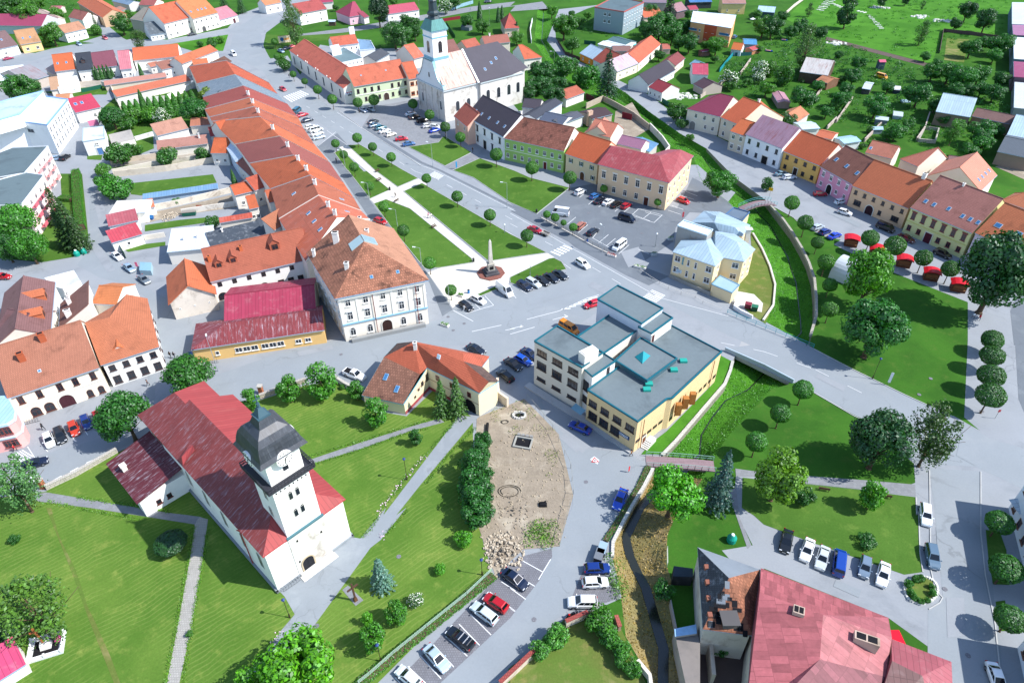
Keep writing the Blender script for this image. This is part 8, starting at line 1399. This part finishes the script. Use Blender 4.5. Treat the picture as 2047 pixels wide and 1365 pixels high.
def skip_(s,c,label,rot,lid='#8fa6b8',k=1):
 p=G(s);o=thing('waste_container',label,'container',(p.x,p.y,.05),rot);m=MB();m.box(-1.0*k,-.6,.15,1.0*k,.6,1.2,0,None,1.06);m.build('body','paint',o,c);m=MB();m.box(-1.08*k,-.66,1.2,1.08*k,.66,1.32);m.build('lid','paint',o,lid)
 for x in(-.8,.8):
  m=MB();m.bar((x*k,-.5,.1),(x*k,.5,.1),.1);m.build('wheel','tyre',o)
skip_('C4 715,345','#5a646c','grey waste container behind the blue hatchback',1.2);skip_('C4 690,395','#4a4440','brown grey waste container nearest the blue hatchback',1.2,'#6a7078');skip_('C2 1850,1075','#5a1a28','maroon waste container behind the curved wall',-.4,'#7a2a38',.7);skip_('C2 1900,1095','#1a4a38','green waste container behind the curved wall',-.4,'#2a6a50',.7);skip_('A2 1480,355','#1f5a4c','green open skip full of rubble in the plots',.2,'#8a8278',1.8)
wall_thing('curved white wall round the waste containers','C2 1885,1160 1800,1120 1740,1080 1760,1030',1.0,.3,'wall','#e0dedd')
def cross():
 p=G('B4 785,722');o=thing('wooden_cross','weathered wooden cross beside its pale slab on the church lawn','cross',tuple(p),.75);m=MB();m.box(-.12,-.12,0,.12,.12,4.4);m.box(-.9,-.1,3.3,-.121,.1,3.55);m.box(.121,-.1,3.3,.9,.1,3.55);m.build('cross_beam','vwood',o,'#5a4034');m=MB();m.box(-.3,-.25,.0,.3,.25,.9,0,None,.7);m.build('carved_base','vwood',o,'#6a4a30');P=[G2(s)-p.to_2d()for s in('B4 680,640','B4 725,605','B4 845,720','B4 785,765')]
 s_=patch('stone_slab','B4 680,640 725,605 845,720 785,765','slab',7)
cross()
def memorial():
 p=G('A4 375,1090');o=thing('stone_memorial','white stone memorial with railed plinth and wooden pole cross','memorial',tuple(p),.35);m=MB();m.box(-2.2,-1.7,0,2.2,1.7,.45);m.build('plinth','concrete',o,'#d2d4d6');m=MB()
 for a,b in(((-2.1,-1.6),(2.1,-1.6)),((2.1,-1.6),(2.1,1.6)),((2.1,1.6),(-2.1,1.6)),((-2.1,1.6),(-2.1,-1.6))):m.bar((*a,1.0),(*b,1.0),.07);m.bar((*a,.7),(*b,.7),.05)
 for x in(-2.1,0,2.1):
  for y in(-1.6,1.6):m.box(x-.13,y-.13,.45,x+.13,y+.13,1.15)
 m.build('stone_railing','trim',o,'#e6e8ea');m=MB();m.box(-1.6,-1.2,.451,1.6,1.2,.55);m.build('grave_bed','dark',o);m=MB();m.box(-.7,-.6,.55,.7,.6,1.6,0,None,.7);m.build('pedestal','concrete',o,'#dcdcd8');m=MB();m.box(-.12,-.1,1.6,.12,.1,5.2);m.box(-.7,-.09,4.2,-.121,.09,4.4);m.box(.121,-.09,4.2,.7,.09,4.4);m.build('pole_cross','vwood',o,'#b0683c')
 q=G('A4 465,1035');L=[(Vector((q.x,q.y,.5))+rdir()*.45,rdir(),.3)for _ in range(200)];me=leafmesh('flower_bunch',L);me.materials.clear();me.materials.append(MT['flower']);f=put(me,'flower_bunch',None,'#d860a0');tag(f,'pink flowers by the corner of the stone memorial','flowers')
memorial()
def rack(s,rot,n,label):
 p=G(s);o=thing('bicycle_rack',label,'bicycle rack',(p.x,p.y,.08),rot);m=MB()
 for i in range(n):x=i*.45;m.path([(x,0,0),(x,0,.7),(x,.5,.7),(x,.5,0)],.025)
 m.bar((0,0,.05),(n*.45,0,.05),.03);m.build('hoops','metal',o,'#5a6068')
rack('B4 225,655',.75,7,'bicycle rack at the left corner of the church front');rack('A3 1590,190',.2,7,'bicycle rack before the low yellow shop');rack('A3 195,660',.4,6,'bicycle rack at the pink corner house')
def site():
 p=G('C3 100,805');o=thing('concrete_pit','square concrete pit frame on the building site','pit',(p.x,p.y,.05),-.25);m=MB()
 for x0,y0,x1,y1 in((-1.7,-1.4,1.7,-1.1),(-1.7,1.1,1.7,1.4),(-1.7,-1.099,-1.4,1.099),(1.4,-1.099,1.7,1.099)):m.box(x0,y0,0,x1,y1,.35)
 m.build('frame','concrete',o,'#9a9a94');m=MB();m.poly([(-1.4,-1.1,.03),(1.4,-1.1,.03),(1.4,1.1,.03),(-1.4,1.1,.03)]);m.build('pit_floor','dark',o)
 for i in range(4):m=MB();m.box(-1.5+i*.8,1.5,0,-.9+i*.8,2.0,.5);m.build('loose_slab','concrete',o,'#8a8a88')
 rn=random.Random(8);c0=G('C3 70,590');cc=thing('well_ring','rough stone ring around a hole on the building site','well',(c0.x,c0.y,.05));m=MB()
 for i in range(16):a=6.28*i/16;x,y=1.2*math.cos(a),.9*math.sin(a);m.box(x-.25,y-.22,0,x+.25,y+.22,.3+rn.random()*.25,0,None,.7)
 m.build('stones','concrete',cc,'#c4c2bc');m=MB();m.poly(circle(Vector((0,0)),.85,.03));m.build('hole','dark',cc)
 for nm,pos,n,rr,zz,lab in(('rubble_heap','B4 1935,355',260,3.4,.9,'heap of pale broken stones at the lower end of the building site'),('rubble_heap','A2 1320,365',120,2.2,.9,'grey rubble heap in the west plots'),('earth_heap','C4 30,20',90,3,.5,'low earth heap with clods on the building site')):
  q=G(pos);m=MB()
  for i in range(n):
   a,r_=rn.uniform(0,6.28),rr*rn.random()**.6;s_=rn.uniform(.08,.3)*(.6 if nm=='earth_heap' else 1);z=zz*max(0,1-r_/rr)*rn.random();X=Matrix.Translation((math.cos(a)*r_,math.sin(a)*r_*1.3,z))@Matrix.Rotation(rn.uniform(0,3),4,Vector((rn.random(),rn.random(),1)));m.box(-s_,-s_*.7,-s_*.4,s_,s_*.7,s_*.5,0,X,.75)
  ob=m.build(nm,'oldwall' if nm=='rubble_heap' else 'dirt',None,'#b0a594',(q.x,q.y,.06));tag(ob,lab,'rubble',None,'stuff')
 for s,r_,lab in(('C3 -10,1180',2.1,'black cable loop lying on the building site'),('B3 1945,640',.8,'small wire coil near the arch house')):
  q=G(s);m=MB();P=[(r_*math.cos(t*.35)*(1-.012*t),r_*.7*math.sin(t*.35)*(1-.012*t),.08+.05*math.sin(t))for t in range(30)];m.path(P,.05);ob=m.build('cable','tyre',None,None,(q.x,q.y,.06));tag(ob,lab,'cable')
 q=G('B3 1808,690');m=MB();m.bar((0,-1.1,.3),(.1,1.1,.3),.28,0,12);ob=m.build('pipe','tyre',None,None,(q.x,q.y,.06));tag(ob,'short black plastic pipe on the building site','pipe');q=G('C3 255,1285');m=MB();m.box(-.7,-.5,0,.7,.5,.5,0,None,.7);m.bar((-.3,0,.5),(.6,.3,.8),.08);ob=m.build('scrap_heap','dark',None,None,(q.x,q.y,.06));tag(ob,'black scrap pile on the building site','scrap')
 m=MB()
 for i in range(420):
  x,y=rn.random(),rn.random();q=G2((955+x*185,850+y*245))-G2((1048,960));s_=rn.uniform(.05,.2);X=Matrix.Translation((q.x,q.y,.06))@Matrix.Rotation(rn.uniform(0,3),4,'Z');d_=abs((955+x*185)-1045)/95+max(0,(900-(850+y*245))/90)
  if d_<.9:m.box(-s_,-s_*.7,0,s_,s_*.7,s_*.8,0,X,.7)
 c0=G2((1048,960));tag(m.build('scattered_stones','oldwall',None,'#a89c88',(c0.x,c0.y,0)),'small stones scattered over the building site','stones',None,'stuff')
 ruin=wall_thing('broken wall stub beside the arch house','B3 1890,360 1900,470 1970,520',2.4,.5,'oldwall','#d2c4b0','wall_stub','wall')
site()
def slabs():
 rn=random.Random(3);k=0
 for a,b,n in(('D1 820,125','D1 915,225',9),('D1 735,90','D1 785,102',3),('D1 545,35','D1 600,60',4),('D1 425,80','D1 510,-10',9),('D1 450,85','D1 550,-5',8)):
  A,B=G2(a),G2(b);d=(B-A).normalized()
  for i in range(n):
   p=A.lerp(B,i/max(1,n-1));m=MB();w_=rn.uniform(.8,1.5);m.box(-w_,-.45,0,w_,.45,.25);ob=m.build('stone_slab','concrete',None,'#d2d2cc',(p.x,p.y,.02),rot=math.atan2(d.y,d.x)+PI/2+rn.uniform(-.2,.2));tag(ob,'pale slab lying in the rows of slabs on the meadow','slab','slabs on the meadow')
 for pos,lab in(('D1 905,62','white stone pile on the meadow'),('D1 1220,135','left rubble patch on the meadow'),('D1 1390,165','right rubble patch on the meadow'),('D1 560,340','small stone pile at the earth track'),('C1 1355,755','sandy spoil heap by the maroon house')):
  q=G(pos);m=MB()
  for i in range(50):a,r_=rn.uniform(0,6.28),rn.uniform(0,4);s_=rn.uniform(.3,.8);X=Matrix.Translation((math.cos(a)*r_*1.4,math.sin(a)*r_,.1))@Matrix.Rotation(rn.uniform(0,3),4,'Z');m.box(-s_,-s_*.7,-.1,s_,s_*.7,s_*.5,0,X,.7)
  tag(m.build('stone_heap','concrete',None,'#cfcfc8',(q.x,q.y,0)),lab,'stones',None,'stuff')
slabs()
def billboard():
 a,b=G2('B1 190,355'),G2('B1 282,345');o=thing('billboard','pale billboard with blue and orange blob at the road bend','billboard',(a.x,a.y,0),math.atan2((b-a).y,(b-a).x));L=(b-a).length;m=MB();m.box(0,0,1.0,L,.15,4.2);m.build('panel','trim',o,'#e6d8bc');m=MB();m.box(-.1,-.06,.9,L+.1,-.003,1.0);m.box(-.1,-.06,4.2,L+.1,-.003,4.32);m.build('frame','vwood',o,'#b07848')
 m=MB()
 for x in(.6,L-.6):m.cyl(x,.2,0,4.0,.1)
 m.build('post','metal',o,'#777');m=MB();c=[(L*.3+.9*math.cos(6.28*k/16),-.01,2.6+.9*math.sin(6.28*k/16))for k in range(16)];m.poly(c);m.poly([(L*.45,-.012,2),(L*.9,-.012,2.2),(L*.9,-.012,3.2),(L*.45,-.012,3.0)],1);MT['orangeprint']=M('orange_print','#e0a060',.7);m.build('picture',['skyglass','orangeprint'],o)
billboard()
def sign(s,h,label,w_,hh,c,rot=0,name='road_sign'):
 p=G(s);o=thing(name,label,'sign',(p.x,p.y,0),rot);m=MB();m.cyl(0,0,0,h,.04);m.build('post','metal',o,'#999');m=MB();m.box(-w_/2,-.08,h-hh,w_/2,-.045,h);m.build('plate','paint',o,c)
sign('D2 40,215',3.2,'yellow road sign at the footbridge',1.2,1.0,'#e6b018',-.5);sign('D3 965,350',3.4,'white feather banner at the lawn edge',.5,2.6,'#e6e8ea',-.5,'banner');sign('C2 1338,410',3.4,'red and white flag by the grey chimney block',.5,1.6,'#c9505a',0,'flag');sign('B1 1570,1320',2.6,'slim blue sign pillar on the east path',.5,2.0,'#2a8ac0',.5);sign('C3 922,1028',1.6,'red and white barrier board on the lane',.3,1.2,'#d83038',.6,'barrier_board');sign('A2 1085,790',2.8,'pink and white notice sign by the narrow street',.6,1.3,'#d86080',0)
sign('D3 1800,610',2.4,'small road sign near the junction',.5,.6,'#b03038',0);sign('A3 1500,140',1.8,'blue round sign on the yellow shop corner',.7,.7,'#2a5ab8',0)
def parasol(s,c,r_,label):
 p=G(s);o=thing('parasol',label,'parasol',tuple(p));m=MB();m.cyl(0,0,0,2.3,.04);m.build('pole','metal',o,'#ddd');m=MB();n=8
 for k in range(n):a,b=6.2832*k/n,6.2832*(k+1)/n;m.poly([(r_*math.cos(a),r_*math.sin(a),1.9),(r_*math.cos(b),r_*math.sin(b),1.9),(0,0,2.6)])
 m.build('canopy','cloth',o,c)
parasol('C1 960,380','#18a8b0',1.9,'turquoise parasol behind the creek lane houses');parasol('C1 1885,180','#e6e8ea',1.5,'white parasol in the garden right of the apartment house')
def boat(s,c,label,L=3.5):
 p=G(s);o=thing('boat',label,'boat',tuple(p),-.5);secs=[(-L/2,.5),(-L/4,.75),(L/5,.7),(L/2,.08)];m=loft([[(x,-w_*.6,.1),(x,-w_,.6),(x,w_,.6),(x,w_*.6,.1)]for x,w_ in secs]);m.build('hull','paint',o,c);m=MB();m.poly([(-L/2.2,-.4,.61),(L/5,-.55,.61),(L/5,.55,.61),(-L/2.2,.4,.61)]);m.build('seat_well','wood',o,'#c98a70')
boat('D1 40,405','#1a3a9a','small blue boat lying in the garden');boat('D1 160,320','#2a5ab0','blue boat under the trees by the meadow',3)
def hutch(s,w_,d,h,roof,body,label,name='garden_hut',cat='hut',rot=0):
 p=G(s);o=thing(name,label,cat,tuple(p),rot);m=MB();m.box(-w_/2,-d/2,0,w_/2,d/2,h);m.build('body','vwood',o,body);m=MB();m.add([(-w_/2-.2,-d/2-.2,h-.1),(w_/2+.2,-d/2-.2,h-.1),(w_/2+.2,d/2+.2,h-.1),(-w_/2-.2,d/2+.2,h-.1),(-w_/2-.2,0,h+.7),(w_/2+.2,0,h+.7)],[(0,1,5,4),(2,3,4,5),(0,4,3),(1,2,5),(0,3,2,1)]);m.build('roof','smooth',o,roof)
hutch('D1 900,540',2.6,2.4,3.4,'#d06080','#4a5a6a','tall narrow hut with pink roof on the garden lawn');hutch('B1 605,200',3.4,2.6,2.2,'#b9d2dc','#5a4a40','garden hut with pale blue roof by the back lane');hutch('D1 1025,720',2.2,5,1.8,'#dfe6ea','#2a3a4a','white covered caravan in the gardens','caravan','caravan',-.3);hutch('D1 1035,915',3,5,1.4,'#c9d6dc','#a9bcc4','pale polytunnel in the gardens','greenhouse','greenhouse',-.4);hutch('B1 1650,235',5,3.2,1.8,'#6a767c','#7a868c','glass greenhouse on the church garden lawn','greenhouse','greenhouse',-.5);hutch('D1 870,1040',3.4,2,1.8,'#a9cce0','#8aa0ac','pale blue hut beside the rubble wall');hutch('D1 905,970',4,2.6,2.2,'#cfe0e8','#6a7a82','torn pale blue roof shelter in the gardens','shelter','hut',-.4);hutch('D1 1100,800',3,2,.5,'#9cc0cc','#b9c4c8','low pale pool frame in the gardens','pool','pool')
hutch('A2 1560,310',1.2,.8,.9,'#9a5a40','#b87858','stack of red bricks in the plots','brick_stack','bricks');hutch('A2 1110,400',1.2,1,1.0,'#d8b020','#c9a020','yellow crate stack beside the red garage','crate_stack','crates');hutch('A2 1180,385',1.2,1,.8,'#2a6aa8','#2a5a98','blue covered barrel stack in the plots','barrel_stack','barrels')
for i,(s,w_)in enumerate((('C2 790,672',1.2),('B2 1480,1215',1.0),('C2 1010,765',1.6),('B2 1605,985',.7))):
 p=G(s);o=thing('planter',['planter of red flowers at the end of the railing','white trough planter with green shrub by the town hall','pale flower trough at the forecourt barrier','round planting of dark shrub by the bays'][i],'planter',(p.x,p.y,.05),-.5);m=MB();m.box(-w_,-.4,0,w_,.4,.5);m.build('trough','concrete',o,'#d9d6d0');put(leafmesh('flowers',[(Vector((rnd.uniform(-w_,w_),rnd.uniform(-.35,.35),.5+rnd.random()*.35)),rdir(),.28)for _ in range(90)]),'plants',o,'#a02028' if i==0 else '#4f8a24')
for s in('C2 1250,545','C2 1120,665'):
 p=G(s);o=thing('planter',('upper' if s[3]=='1' and '545' in s else 'lower')+' grey sack planter in the house shadow','planter',(p.x,p.y,.05));m=MB();m.box(-.8,-.5,0,.8,.5,.7,0,None,.8);m.build('trough','concrete',o,'#a9b4ba');put(leafmesh('flowers',[(Vector((rnd.uniform(-.8,.8),rnd.uniform(-.4,.4),.7+rnd.random()*.3)),rdir(),.25)for _ in range(60)]),'plants',o,'#5a7a50')
def ovalbed():
 rn=random.Random(5);c=px('D4 1225,640')[0];P=[(c[0]+33*math.cos(6.283*k/36),c[1]+27*math.sin(6.283*k/36))for k in range(37)];q=[G2(p)for p in P];o=thing('flower_bed','oval bed edged with white stones beside the side street','flower bed',(q[0].x,q[0].y,0));m=MB()
 for p in q[:-1]:s_=rn.uniform(.14,.24);m.box(p.x-q[0].x-s_,p.y-q[0].y-s_,.02,p.x-q[0].x+s_,p.y-q[0].y+s_,.25,0,None,.7)
 m.build('edging_stones','concrete',o,'#d6d6d0');m=MB();cc=sum(q[:-1],Vector((0,0)))/36;m.poly([(*(cc.lerp(p,.95)-q[0]),.06)for p in q[:-1]][::-1]);m.build('soil','drygrass',o);
ovalbed()
